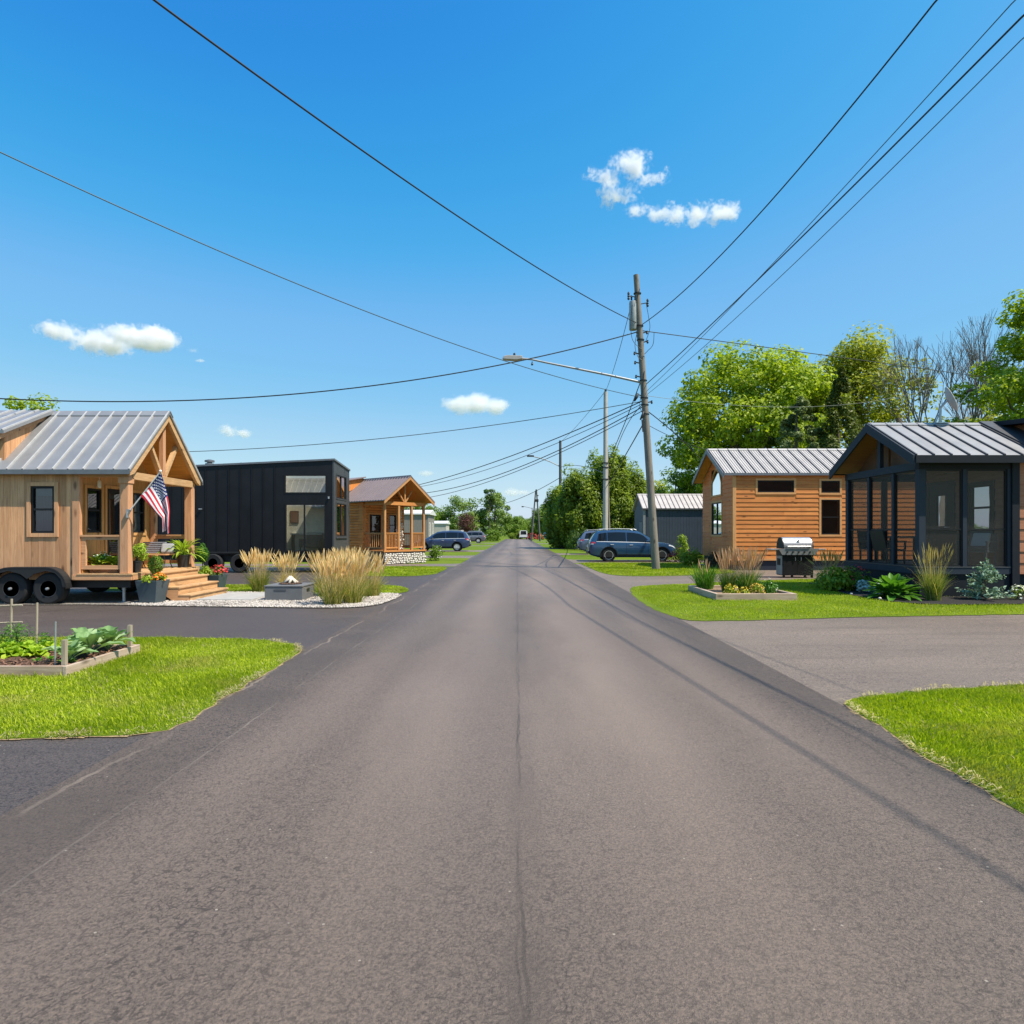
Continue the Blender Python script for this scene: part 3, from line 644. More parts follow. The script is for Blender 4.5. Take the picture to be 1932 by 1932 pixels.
def window(parent, axis, a0, a1, z0, z1, pl, out, trim=None, tw=.07, sash=BLK, sw=.045, bars=(), vbars=(), blind=0.0, bm=None, g=None, trimproud=.03, local=False, sill=False, label=None, name='window'):
    """a window in a hole a0..a1, z0..z1; sash with bars; children: trim frame, pane, blind"""
    def bx(b, p0, p1, lo, hi, d0, d1):
        y0, y1 = pl + out*d0, pl + out*d1
        if axis == 'x': b.box(p0, p1, y0, y1, lo, hi)
        else: b.box(y0, y1, p0, p1, lo, hi)
    b = B(); d0, d1 = -.05, .012
    bx(b, a0, a0+sw, z0, z1, d0, d1); bx(b, a1-sw, a1, z0, z1, d0, d1)
    bx(b, a0+sw, a1-sw, z0, z0+sw, d0, d1-.001); bx(b, a0+sw, a1-sw, z1-sw, z1, d0, d1-.001)
    for z in bars: bx(b, a0+sw, a1-sw, z-sw*.45, z+sw*.45, d0+.005, d1-.004)
    for a in vbars: bx(b, a-sw*.45, a+sw*.45, z0+sw, z1-sw, d0+.006, d1-.005)
    w = obj(name, b, sash, parent, local=local)
    if label: w['label'] = label
    p = B(); d = -.03; y = pl + out*d
    q = [(a0+sw*.5,z0+sw*.5),(a1-sw*.5,z0+sw*.5),(a1-sw*.5,z1-sw*.5),(a0+sw*.5,z1-sw*.5)]
    p.poly([(x,y,z) if axis == 'x' else (y,x,z) for x, z in q]); obj('pane', p, g or GLASS, w, local=local, normals=False)
    if blind:
        p = B(); bx(p, a0+sw, a1-sw, z1-(z1-z0)*blind, z1-sw*.5, -.10, -.085); obj('blind', p, bm or BLIND, w, local=local)
    if trim:
        p = B(); t0, t1 = -.01, trimproud
        bx(p, a0-tw, a0, z0-tw, z1+tw, t0, t1); bx(p, a1, a1+tw, z0-tw, z1+tw, t0, t1)
        bx(p, a0, a1, z1, z1+tw, t0, t1-.002); bx(p, a0, a1, z0-tw, z0, t0, t1-.002)
        if sill: bx(p, a0-tw-.03, a1+tw+.03, z0-tw-.03, z0-tw-.001, t0, t1+.03)
        obj('frame', p, trim, w, local=local)
    return w
def gable_roof(parent, x0, x1, yA, yB, ze, zr, th, m, trimm, sp, rib=(.03,.03), ribm=None, local=False, label=None, minor=0, cut=None, sides=('a','b'), capm=None):
    """ridge along x. returns roof object"""
    yc = (yA+yB)/2; roof = B(); ribs = B(); face = B()
    for y, s in ((yA, -1), (yB, 1)):
        roof.prism([(y,ze),(yc,zr),(yc,zr-th),(y,ze-th)], 'x', x0, x1)
        dy, dz = yc-y, zr-ze; L = math.hypot(dy, dz); nrm = Vector((0, -dz/L*(1 if dy > 0 else -1), abs(dy)/L))
        n = int((x1-x0)/sp)
        for i in range(n+1):
            x = x1 - .02 - i*(x1-x0-.04)/n
            p = Vector((x, y, ze)) + nrm*(rib[1]/2); q = Vector((x, yc, zr)) + nrm*(rib[1]/2) - Vector((0, .05*(1 if dy > 0 else -1)*0, 0))
            ribs.bar(p, q, rib[0], rib[1], up=nrm)
            for k in range(minor):
                xx = x - (x1-x0)/n*(k+1)/(minor+1)
                if xx > x0: ribs.bar(Vector((xx,y,ze)) + nrm*.004, Vector((xx,yc,zr)) + nrm*.004, .018, .012, up=nrm)
        face.box(x0-.003, x1+.006, y-.02*(-s) if s < 0 else y, y+.02 if s > 0 else y, ze-th-.05, ze+.005)
    r = obj('roof', roof, m, parent, local=local)
    if label: r['label'] = label
    obj('roof_rib', ribs, ribm or m, r, local=local)
    obj('eave_fascia', face, trimm, r, local=local)
    c = B(); c.prism([(yc-.13, zr-.13*(zr-ze)/abs(yc-yA)+.035),(yc, zr+.04),(yc+.13, zr-.13*(zr-ze)/abs(yc-yA)+.035),(yc+.13, zr-.13*(zr-ze)/abs(yc-yA)+.01),(yc, zr+.012),(yc-.13, zr-.13*(zr-ze)/abs(yc-yA)+.01)], 'x', x0-.01, x1+.012)
    obj('ridge_cap', c, capm or m, r, local=local)
    return r
def plant_root(name, label, cat, loc, group=None): return thing(name, label, cat, loc, 0, group)
def wheel(parent, c, r, w, axis='y', side=-1, rimm=CHROME, spokes=7, local=False, hub=.6):
    """tyre + spoked rim; side: which way the outer face looks along axis"""
    t = B(); h = w/2
    prof = [(r*hub, -h*.9),(r*.86, -h),(r*.97, -h*.8),(r, -h*.45),(r, h*.45),(r*.97, h*.8),(r*.86, h),(r*hub, h*.9),(r*hub*.98, 0)]
    t.lathe((0,0,0), prof + [prof[0]], 28, axis)
    # tread grooves are shallow: keep the lathe
    t.v = [(v[0]+c[0], v[1]+c[1], v[2]+c[2]) for v in t.v]
    wl_ = obj('wheel', t, RUBBER, parent, local=local, smooth=35)
    b = B(); R0 = r*hub
    b.lathe((0,0,0), [(R0*1.0, side*h*.75),(R0*.98, side*h*.92),(R0*.9, side*h*.9),(R0*.86, side*h*.55),(R0*.84, side*h*.28),(0.001, side*h*.28)], 28, axis)
    b.lathe((0,0,0), [(R0*.24, side*h*.4),(R0*.22, side*h*.78),(R0*.1, side*h*.85),(.001, side*h*.85)], 14, axis)
    for k in range(spokes):
        a = 2*math.pi*k/spokes
        for da in (-.13, .13):
            p = (R0*.18*math.cos(a), R0*.18*math.sin(a)); q = (R0*.9*math.cos(a+da), R0*.9*math.sin(a+da))
            P, Q = ((p[0], side*h*.7, p[1]), (q[0], side*h*.78, q[1])) if axis == 'y' else ((side*h*.7, p[0], p[1]), (side*h*.78, q[0], q[1]))
            b.bar(P, Q, R0*.1, h*.2, up=(0,1,0) if axis == 'y' else (1,0,0))
    b.v = [(v[0]+c[0], v[1]+c[1], v[2]+c[2]) for v in b.v]
    obj('rim', b, rimm, wl_, local=local)
    return wl_

# ------------------------------------------------------------------ HOUSE A: cedar house on a trailer
A = thing('cedar_house', 'tiny cedar house on a trailer with a grey standing seam roof and open gabled porch', 'tiny house', (-8.7,14.2,0))
xg, xb, x0, y0, y1, yc = -8.7, -9.8, -16.0, 14.2, 17.1, 15.65
zroof = lambda y: 4.56 - abs(y-yc)*(4.56-2.98)/1.6 - .11
w1 = (-10.84,-10.31,1.59,2.64)
b = B(); vboards(b, 'x', x0, xb-.1, .55, 2.93, y0+.03, -.03, .155, [w1], seed=1)
bk = B(); vboards(bk, 'x', x0, xb, .55, 2.93, y1-.03, .03, .155, seed=2); obj('back_wall', bk, CEDAR_V, A)
obj('front_wall', b, CEDAR_V, A)
b = B(); h1, dr, h2 = (14.47,14.98,1.60,2.62), (15.18,15.98,.69,2.66), (16.2,16.72,1.60,2.62)
vboards(b, 'y', y0+.03, y1-.03, .69, 4.4, xb-.03, .03, .15, [h1,dr,h2], ztop=lambda y: zroof(y), seed=3)
obj('porch_wall', b, CEDAR_IN, A)
b = B(); b.box(x0, xb-.04, y0+.04, y1-.04, .6, .66); b.box(x0-.05, x0, y0+.05, y1-.05, .6, 2.9); obj('floor', b, CEDAR_IN, A)
window(A, 'x', *w1, y0, -1, CEDAR_V, .085, bars=(2.12,), blind=.2, sw=.05)
window(A, 'y', *h1, xb, 1, CEDAR_IN, .07, bars=(2.12,)); window(A, 'y', *h2, xb, 1, CEDAR_IN, .07, bars=(2.12,))
d = window(A, 'y', *dr, xb, 1, CEDAR_IN, .07, bars=(), blind=.12, sw=.1, name='door')
b = B(); b.tube([(xb+.02,15.88,1.62),(xb+.07,15.88,1.62),(xb+.07,15.78,1.62)], .012, 6); obj('handle', b, STEEL, d)
# corner boards, posts, beams
b = B(); b.box(xb-.1, xb+.06, y0-.035, y0+.05, .55, 2.93); obj('corner_post', b, CEDAR_Z, A)
b = B(); b.box(-8.85,-8.66,y0-.03,y0+.15,.69,2.84); b.box(-8.87,-8.64,y0-.05,y0+.17,2.7,2.84); obj('porch_post', b, CEDAR_Z, A, bevel=.008)
b = B(); b.box(-8.85,-8.66,y1-.17,y1+.0,.69,2.84); obj('porch_post', b, CEDAR_Z, A, bevel=.008)
b = B(); b.box(xb-.0,-8.66,y0-.03,y0+.12,2.842,2.99); obj('porch_beam', b, CEDAR_X, A)
b = B(); b.box(xb,-8.66,y1-.13,y1+.02,2.842,2.99); obj('porch_beam', b, CEDAR_X, A)
b = B(); b.box(-8.8,-8.64,y0+.12,y1-.13,2.80,2.97); obj('tie_beam', b, CEDAR_Y, A, bevel=.006)
b = B(); b.box(-8.77,-8.67,yc-.06,yc+.06,2.97,4.38); obj('king_post', b, CEDAR_Z, A)
for s in (-1,1):
    b = B(); b.bar((-8.72,yc+s*.07,2.98),(-8.72,yc+s*.62,3.8),.08,.1,up=(1,0,0)); obj('truss_strut', b, CEDAR_Y, A)
    b = B(); b.prism([(yc+s*1.56,2.99),(yc,4.52),(yc,4.34),(yc+s*1.40,2.93),(yc+s*1.56,2.87)], 'x', -8.64, -8.56); obj('rake_board', b, CEDAR_Y, A)
    b = B(); b.prism([(yc+s*1.5,2.94),(yc+s*.0,4.43),(yc+s*.0,4.405),(yc+s*1.5,2.915)], 'x', xb, -8.645); obj('porch_ceiling', b, CEDAR_CEIL, A)
gable_roof(A, x0-.3, -8.53, 14.03, 17.27, 2.99, 4.56, .05, ROOF_GREY, TRIM_GREY, .325, (.032,.035), RIBPALE)
# dormer: cheek wall, front and shed roof
dm = B(); dm.mi = 0
n = 8
for i in range(n):
    ya, yb_ = 14.3 + 1.15*i/n + .003, 14.3 + 1.15*(i+1)/n - .003; lo = lambda y: 3.2 + (y-14.3)*1.09; hi = lambda y: 3.84 + (y-14.3)*.46
    dm.add([(x,y,z) for x in (-11.53,-11.5) for y, z in ((ya,lo(ya)-.05),(yb_,lo(yb_)-.05),(yb_,max(lo(yb_),hi(yb_))),(ya,hi(ya)))], [(0,1,2,3),(7,6,5,4),(0,4,5,1),(1,5,6,2),(2,6,7,3),(3,7,4,0)])
vboards(dm, 'x', -16, -11.5, 3.15, 3.84, 14.3, -.03, .155, seed=5)
dor = obj('dormer', dm, CEDAR_V, A)
b = B(); b.prism([(14.08,3.80),(14.08,3.87),(15.6,4.60),(15.6,4.52)], 'x', -16.2, -11.36); obj('dormer_roof', b, ROOF_GREY, dor)
b = B()
for i in range(15):
    x = -11.4 - i*.325; b.bar((x,14.08,3.885),(x,15.6,4.615),.03,.035,up=(0,-.43,.9))
obj('roof_rib', b, RIBPALE, dor)
b = B(); b.prism([(14.1,3.68),(14.1,3.80),(15.5,4.47),(15.5,4.36)], 'x', -11.49, -11.45); obj('dormer_trim', b, CEDAR_X, dor)
# porch deck, railings
b = B()
for i in range(8): b.box(xb+.01+i*.155, xb+.155+i*.155, y0-.06, y1+.06, .655, .69)
obj('deck', b, CEDAR_Y, A)
b = B(); b.box(xb-.1, -8.58, y0-.05, y0-.015, .545, .652); b.box(-8.6,-8.565,y0-.01,y1+.05,.545,.652); b.box(xb-.1,-8.58,y1+.01,y1+.05,.545,.652); obj('deck_rim', b, CEDAR_X, A)
def rail(parent, axis, a0, a1, pl, zt, zb, m, bal=0, local=False, stiles=True, tw=.09, bw=.03):
    b = B()
    def bx(p, q, lo, hi, d): (b.box(p, q, pl-d, pl+d, lo, hi) if axis == 'x' else b.box(pl-d, pl+d, p, q, lo, hi))
    bx(a0, a1, zt-.04, zt, .055); bx(a0, a1, zt-tw-.02, zt-.041, .03); bx(a0, a1, zb, zb+tw, .03)
    if stiles: bx(a0, a0+.1, zb+tw, zt-tw-.02, .028); bx(a1-.05, a1, zb+tw, zt-tw-.02, .028)
    for i in range(bal):
        c = a0 + (a1-a0)*(i+.5)/bal; bx(c-bw/2, c+bw/2, zb+tw, zt-tw-.02, .018)
    return obj('railing', b, m, parent, local=local)
rail(A, 'x', xb+.07, -8.86, y0+.03, 1.55, .78, CEDAR_X); rail(A, 'x', xb+.07, -8.86, y1-.06, 1.55, .78, CEDAR_X)
b = B(); b.box(xb+.02,xb+.14,y1-.13,y1,.69,2.84); obj('porch_post', b, CEDAR_Z, A)
# running gear
b = B(); b.box(x0,-8.72,14.36,14.48,.36,.545); b.box(x0,-8.72,16.82,16.94,.36,.545)
for x in (-15,-13.6,-12.2,-9.6,-8.85): b.box(x,x+.1,14.48,16.82,.38,.53)
b.box(-11.5,-9.9,14.3,14.34,.55,1.0)
obj('trailer_chassis', b, CHASSIS, A)
for x in (-11.18,-10.36): wheel(A, (x,14.17,.36), .355, .24, 'y', -1, RIMBLK, 8, hub=.55); wheel(A, (x,17.0,.36), .355, .24, 'y', 1, CHASSIS, 8, hub=.55)
for wh, x in [(w_, x) for w_, x in zip([o for o in A.children if o.name.startswith('wheel')][::2], (-11.18,-10.36))]:
    b = B()
    b.lathe((x,14.05,.36), [(.034,0),(.03,-.04),(.001,-.045)], 10, 'y'); obj('hub', b, GALV, wh)
b = B(); fo = []; fi = []
for k in range(9):
    a = math.pi - math.pi*.5*k/8; fo.append((-11.18+.44*math.cos(a)*1.0, .40+.44*math.sin(a)))
for k in range(9):
    a = math.pi*.5 - math.pi*.5*k/8; fo.append((-10.36+.44*math.cos(a), .40+.44*math.sin(a)))
for i in range(len(fo)-1):
    (xa,za),(xc,zc) = fo[i], fo[i+1]
    b.add([(xa,13.98,za),(xc,13.98,zc),(xc,14.19,zc),(xa,14.19,za),(xa,13.98,za-.03),(xc,13.98,zc-.03),(xc,14.19,zc-.03),(xa,14.19,za-.03)], [(0,1,2,3),(4,7,6,5),(0,4,5,1),(2,6,7,3)])
lip = [(x*1.0, z) for x, z in fo]
b.prism(lip + [(-10.36+.37,.40),(-10.36+.33,.58),(-10.36+.2,.71),(-10.36,.76),(-10.62,.69),(-10.77,.58),(-10.92,.69),(-11.18,.76),(-11.38,.71),(-11.51,.58),(-11.55,.40)], 'y', 13.985, 14.0)
obj('fender', b, CHASSIS, A)
b = B(); b.lathe((-8.95,14.5,0), [(.12,.0),(.12,.03),(.035,.04),(.035,.3),(.045,.3),(.045,.5),(.02,.545)], 12); obj('jack_stand', b, GALV, A)
b = B(); b.tube([(-9.55,14.55,2.93),(-9.55,14.55,2.8)], .008, 6); b.lathe((-9.55,14.55,2.62), [(.02,.18),(.035,.15),(.04,.02),(.03,0),(.001,0)], 12); obj('pendant_lamp', b, plain('lamp glass', (.75,.7,.55), .3), A)

# porch steps, free standing
S = thing('porch_steps', 'four step cedar stair leading up to the flagged porch', 'stairs', (-8.0,15.6,0))
for i, (xa, z) in enumerate(((-7.80,.17),(-8.06,.345),(-8.31,.52),(-8.56,.675))):
    b = B(); b.box(xa-.0, xa+.285, 14.66, 16.6, z-.035, z); obj('tread', b, CEDAR_Y, S, bevel=.005)
    b = B(); b.box(xa+.235, xa+.255, 14.70, 16.56, max(.005, z-.172), z-.036); obj('riser', b, CEDAR_Y, S)
for y in (14.67, 15.6, 16.555):
    b = B(); b.prism([(-7.56,.0),(-7.56,.134),(-7.81,.134),(-7.81,.309),(-8.07,.309),(-8.07,.484),(-8.32,.484),(-8.32,.638),(-8.55,.638),(-8.55,.46),(-7.9,.0)], 'y', y, y+.04); obj('stringer', b, CEDAR_X, S)

# flag with its pole
F = thing('flag', 'American flag hanging from a white pole on the cedar porch post', 'flag', (-8.62,14.14,2.05))
pb, pt = Vector((-8.64,14.14,2.04)), Vector((-7.90,14.10,2.95))
b = B(); b.tube([pb,pt], .014, 8); b.lathe(pt, [(.02,-.01),(.03,.015),(.02,.04),(.001,.045)], 10); obj('flagpole', b, WHITEP, F)
b = B(); b.tube([pb+Vector((-.03,.02,-.06)), pb+Vector((.05,.0,.07))], .025, 8); b.box(-8.665,-8.645,14.10,14.18,1.93,2.12); obj('bracket', b, GALV, F)
hl = pb + (pt-pb)*.40
def cloth(s, t):                                      # s 0 at the tip .. 1 low on the pole; t 0 hoist .. 1 fly
    H = pt + (hl-pt)*s; drop = 1.38*t - .02
    # fold: the low edge slides under the tip side as it falls
    xe = -7.74 - .03*s*t; x = H.x + (xe - .02*s - H.x)*min(1, t*1.55)**.9 * (1 if True else 0)
    x += .13*(s-.5)*-1*min(1,t*2)*1.0
    z = H.z - drop*(.80 + .2*(1-s)) * (1 - .30*s) - .03*math.sin(s*9)*t
    y = 14.10 - .05*math.sin(s*8.0+.6)*min(1,t*2) + .03*math.sin(t*5+s*3)
    return Vector((x, y, z))
b = B(); NS, NTc = 39, 40
vs = [cloth(i/NS, j/NTc) for i in range(NS+1) for j in range(NTc+1)]
for i in range(NS):
    for j in range(NTc):
        st = i*13//NS; b.mi = 2 if (st < 7 and j < 16) else (0 if st % 2 == 0 else 1)
        k = i*(NTc+1)+j; o = len(b.v)
        b.f.append((k,k+1,k+NTc+2,k+NTc+1)); b.m.append(b.mi)
b.v = [tuple(v) for v in vs]
cl = obj('cloth', b, [FLAGRED, FLAGWHITE, FLAGBLUE], F, smooth=True, normals=False)
st = B()
for r in range(9):
    for c in range(6 if r % 2 == 0 else 5):
        s = 7/13*(r+.75)/9.6; t = .4*((c if r % 2 == 0 else c+.5)+.5)/6.1
        p = cloth(s, t); a = (cloth(s, t+.01)-p).normalized(); e = (cloth(s+.01, t)-p); e = (e - a*e.dot(a)).normalized(); nn = a.cross(e)
        if nn.y > 0: nn = -nn
        star = [p + nn*.006 + (a*math.cos(k*math.pi/5) + e*math.sin(k*math.pi/5))*(.026 if k % 2 == 0 else .0105) for k in range(10)]
        st.add([p + nn*.006] + star, [(0, k+1, (k+1) % 10 + 1) for k in range(10)])
obj('star', st, FLAGWHITE, cl, normals=False)

# ------------------------------------------------------------------ HOUSE B: black house on a trailer
Bh = thing('black_house', 'black metal clad tiny house on wheels with tall flat roof and large glazed end', 'tiny house', (-7.27,25.3,0))
bx0, bx1, by0, by1 = -16.5, -7.27, 25.3, 27.6
ftop = lambda x: 4.47 - .046*(bx1-x); btop = lambda x: ftop(x) - .2
u1, u2 = (-9.26,-7.55,3.145,3.92), (-9.23,-7.59,.83,2.76)
b = B(); vboards(b, 'x', bx0, bx1-.06, .71, 4.47, by0+.04, -.04, .47, [u1,u2], gap=.001, ztop=ftop, jit=.0005)
bk = B(); vboards(bk, 'x', bx0, bx1-.06, .71, 4.27, by1-.04, .04, .47, gap=.001, ztop=btop); obj('back_wall', bk, BLACKSID, Bh)
obj('wall', b, BLACKSID, Bh)
b = B()
for i in range(20):
    x = bx1 - .06 - (i)*(9.17/20) 
    if x > -9.45: continue
    b.box(x-.012, x+.012, by0-.028, by0-.001, .71, ftop(x)-.12)
obj('wall_seam', b, BLACKSID, Bh)
e1, e2 = (25.66,27.12,3.0,3.95), (25.66,27.12,1.45,2.8)
b = B(); CH_SIDE = plain('dark grey ribbed end wall', (.06,.062,.067), .5, .1)
vboards(b, 'y', by0+.04, by1-.04, .71, 4.4, bx1-.05, .04, .1, [e1,e2], gap=.006, ztop=lambda y: 4.47-.2*(y-by0)/2.3); obj('end_wall', b, CH_SIDE, Bh)
b = B(); b.box(bx1-.06,bx1+.0,by0-.015,by0+.05,.68,4.47); obj('corner_trim', b, BLACKTRIM, Bh); b = B(); b.box(bx1-.05,bx1+.0,by1-.05,by1+.015,.68,4.27); obj('corner_trim', b, BLACKTRIM, Bh)
b = B(); rz_ = lambda x, y: ftop(x) + .003 - .2*(y-by0)/2.3
def slab(xa, xb_, ya, yb_): b.add([(x, y, rz_(x,y)+d) for d in (0,.07) for x, y in ((xa,ya),(xb_,ya),(xb_,yb_),(xa,yb_))], [(0,3,2,1),(4,5,6,7),(0,1,5,4),(1,2,6,5),(2,3,7,6),(3,0,4,7)])
slab(bx0, -9.5, by0-.05, by1+.04); slab(-7.5, bx1+.04, by0-.05, by1+.04); slab(-9.5, -7.5, by0-.05, by0+.22); slab(-9.5, -7.5, by0+1.04, by1+.04)
r_ = obj('roof', b, TRIM_GREY, Bh)
b = B(); b.poly([(x,y,rz_(x,y)+.06) for x, y in ((-9.5,by0+.22),(-7.5,by0+.22),(-7.5,by0+1.04),(-9.5,by0+1.04))]); obj('added_skylight', b, GLASS_BIG, r_, normals=False)  # unseen roof opening added to let sun brighten the glazed room
b = B(); b.lathe((-12.75,26.4,4.2), [(.09,0),(.09,.22),(.17,.22),(.17,.27),(.1,.28),(.1,.33),(.19,.33),(.19,.4),(.05,.44),(.001,.44)], 16); obj('roof_vent', b, TRIM_GREY, r_)
b = B(); b.tube([(-11.4,26.3,4.25),(-11.4,26.3,4.5)], .02, 6); obj('roof_pipe', b, CHASSIS, r_); b = B(); b.tube([(-9.5,26.4,4.4),(-9.5,26.4,4.55)], .03, 6); obj('roof_pipe', b, CHASSIS, r_)
window(Bh, 'x', *u1, by0, -1, None, sw=.06, g=GLASS_BIG, sash=BLK)
window(Bh, 'x', *u2, by0, -1, None, sw=.06, vbars=(-8.45,), g=GLASS_BIG, name='sliding_door')
window(Bh, 'y', *e1, bx1-.01, 1, BLACKTRIM, .05, vbars=(26.39,), g=GLASS_BIG, trimproud=.02); window(Bh, 'y', *e2, bx1-.01, 1, BLACKTRIM, .05, vbars=(26.39,), g=GLASS_BIG, trimproud=.02, sill=True)
b = B(); b.box(-11,-10.97,by0+.05,by1-.05,.75,4.1); b.box(-10.97,bx1-.35,by0+1.1,by0+1.13,.75,4.1); b.box(-10.97,bx1-.06,by0+.05,by0+1.1,.72,.78); b.box(-9.62,-9.58,by0+.06,by0+1.1,.78,4.1); obj('interior_lining', b, CREAM, Bh)  # inner partition added close to the glass so it looks brighter
b = B(); b.box(bx0,bx1-.1,by0+.12,by0+.24,.42,.705); b.box(bx0,bx1-.1,by1-.24,by1-.12,.42,.705); b.box(bx1-.2,bx1-.09,by0+.24,by1-.24,.42,.705); obj('trailer_chassis', b, CHASSIS, Bh)
for x in (-12.05,-11.0): wheel(Bh, (x,by0+.02,.39), .385, .25, 'y', -1, RIMBLK, 8, hub=.55)
b = B(); b.box(-12.5,-10.5,by0-.09,by0+.0,.78,.84); b.box(-12.55,-12.5,by0-.09,by0+.0,.5,.84); b.box(-10.5,-10.45,by0-.09,by0,.5,.84); obj('fender', b, CHASSIS, Bh)
b = B(); b.box(-7.50,-7.44,by0-.06,by0-.012,3.0,3.04); b.lathe((-7.47,by0-.05,2.95), [(.03,.05),(.035,.0),(.001,0)], 10); obj('wall_light', b, STEEL, Bh)
b = B(); b.box(-12.62,-12.5,by0-.09,by0-.03,2.52,2.56); obj('wall_hook', b, STEEL, Bh)
# furniture behind the glass
T = thing('armchair', 'grey armchair inside the black house behind the sliding glass', 'armchair', (-8.3,25.6,.78))
b = B(); b.box(-8.65,-7.95,25.45,26.05,1.0,1.18); obj('seat', b, WICKER, T, bevel=.04)
b = B(); b.add([(-8.65,26.0,1.0),(-7.95,26.0,1.0),(-7.95,26.12,1.6),(-8.65,26.12,1.6),(-8.65,26.1,1.0),(-7.95,26.1,1.0),(-7.95,26.22,1.6),(-8.65,26.22,1.6)], [(0,1,2,3),(7,6,5,4),(0,4,5,1),(1,5,6,2),(2,6,7,3),(3,7,4,0)]); obj('backrest', b, WICKER, T, bevel=.03)
for x in (-8.72,-7.95):
    b = B(); b.box(x,x+.07,25.45,26.08,1.0,1.36); obj('armrest', b, WICKER, T, bevel=.02)
for x, y in ((-8.68,25.5),(-7.92,25.5),(-8.68,26.04),(-7.92,26.04)):
    b = B(); b.box(x-.02,x+.02,y-.02,y+.02,.78,1.0); obj('leg', b, CHASSIS, T)
T = thing('side_table', 'dark desk with pale top inside the black house behind the armchair', 'desk', (-8.6,26.3,.78))
b = B(); b.box(-9.3,-8.0,26.1,26.39,1.52,1.57); obj('top', b, WHITEP, T)
for x in (-9.25,-8.1):
    b = B(); b.box(x,x+.05,26.12,26.37,.78,1.52); obj('leg', b, CHASSIS, T)
T = thing('picture', 'small dark framed picture on the pale wall inside the black house', 'picture', (-9.2,26.38,2.2))
b = B(); b.box(-9.4,-9.05,26.37,26.398,1.98,2.5); obj('frame', b, plain('dark wood frame', (.1,.05,.03), .5), T)
b = B(); b.box(-9.36,-9.09,26.36,26.369,2.02,2.46); obj('print', b, plain('brown print', (.25,.13,.08), .7), T)
# ------------------------------------------------------------------ HOUSE C: log cabin, set at an angle
C = thing('log_cabin', 'log cabin with brown ribbed roof, railed gable porch and cobble stone base', 'cabin', (-6.61,31.7,0), R(52))
L_ = dict(local=True); GW, PD, LEN = 2.8, 1.7, 9.0
b = B(); lend = lambda z: (max(0, (z-3.16)/1.3*1.4) if z > 3.16 else 0, GW - (max(0, (z-3.16)/1.3*1.4) if z > 3.16 else 0))
hd, hw, hw2 = (.42,1.18,.70,2.55), (1.75,2.22,1.45,2.55), (0,0,0,0)
logs(b, 'x', 0, GW, .70, 4.3, PD, -1, .14, [hd,hw], ends=lend); obj('porch_wall', b, LOGW_X, C, **L_)
b = B(); logs(b, 'y', PD, LEN, .62, 3.16, 0, -1, .14, [(3.4,4.0,1.5,2.5)]); bk = B(); logs(bk, 'y', PD, LEN, .62, 3.16, GW, 1, .14); obj('back_wall', bk, LOGW_Y, C, **L_)
obj('side_wall', b, LOGW_Y, C, **L_)
b = B()
for i in range(18):
    z = .64 + i*.14; b.box(-.065, .03, PD-.12-(.05 if i % 2 else 0), PD+.16+(.12 if i % 2 else 0), z, z+.13)
obj('log_corner', b, LOGW_Y, C, **L_)
window(C, 'x', *hd, PD-.03, -1, LOGTRIM, .08, sw=.08, name='door', **L_); window(C, 'x', *hw, PD-.03, -1, LOGTRIM, .07, bars=(2.0,), **L_)
window(C, 'y', 3.4,4.0,1.5,2.5, -.03, -1, LOGTRIM, .07, bars=(2.0,), **L_)
for x in (.02,.93,1.82,2.68):
    b = B(); b.box(x, x+.11, .0, .11, .70, 3.0); obj('porch_post', b, LOGW_Z, C, **L_)
b = B(); b.box(0.02,.13,PD-.12,PD-.03,.7,3.0); obj('porch_post', b, LOGW_Z, C, **L_)
b = B(); b.box(-.02, GW+.02, -.02, .13, 3.0, 3.17); obj('tie_beam', b, LOGW_X, C, **L_)
b = B(); b.box(.0, .13, .131, PD-.06, 3.0, 3.165); b.box(GW-.13, GW, .131, PD-.06, 3.0, 3.165); obj('porch_beam', b, LOGTRIM, C, **L_)
b = B(); b.box(1.36,1.44,.01,.09,3.17,4.2); obj('king_post', b, LOGW_Z, C, **L_)
for s in (-1,1):
    b = B(); b.bar((1.4+s*.06,.05,3.19),(1.4+s*.5,.05,3.78),.06,.07,up=(0,1,0)); obj('truss_strut', b, LOGW_Z, C, **L_)
    b = B(); b.prism([(1.4+s*1.72,3.17),(1.4,4.47),(1.4,4.32),(1.4+s*1.72,3.02)], 'y', -.40, -.34); obj('rake_board', b, LOGTRIM, C, **L_)
    b = B(); b.prism([(1.4+s*1.6,3.17),(1.4,4.38),(1.4,4.36),(1.4+s*1.6,3.15)], 'y', -.335, PD); obj('porch_ceiling', b, LOGW_X, C, **L_)
rc = thing_roof = None
def roof_y(parent, xA, xB, ya, yb, ze, zr, th, m, sp):  # ridge along y (local)
    xc = (xA+xB)/2; b = B(); rb = B()
    for x in (xA, xB):
        b.prism([(x,ze),(xc,zr),(xc,zr-th),(x,ze-th)], 'y', ya, yb); dx, dz = xc-x, zr-ze; L = math.hypot(dx,dz); nrm = Vector((-dz/L*(1 if dx > 0 else -1),0,abs(dx)/L))
        for i in range(int((yb-ya)/sp)+1):
            y = ya + .02 + i*sp; rb.bar(Vector((x,y,ze))+nrm*.012, Vector((xc,y,zr))+nrm*.012, .05, .03, up=nrm)
    r = obj('roof', b, m, parent, local=True); obj('roof_rib', rb, m, r, local=True)
    c = B(); c.prism([(xc-.14,zr-.09),(xc,zr+.05),(xc+.14,zr-.09),(xc+.14,zr-.115),(xc,zr+.02),(xc-.14,zr-.115)], 'y', ya-.01, yb); obj('ridge_cap', c, RIBDARK, r, local=True)
    return r
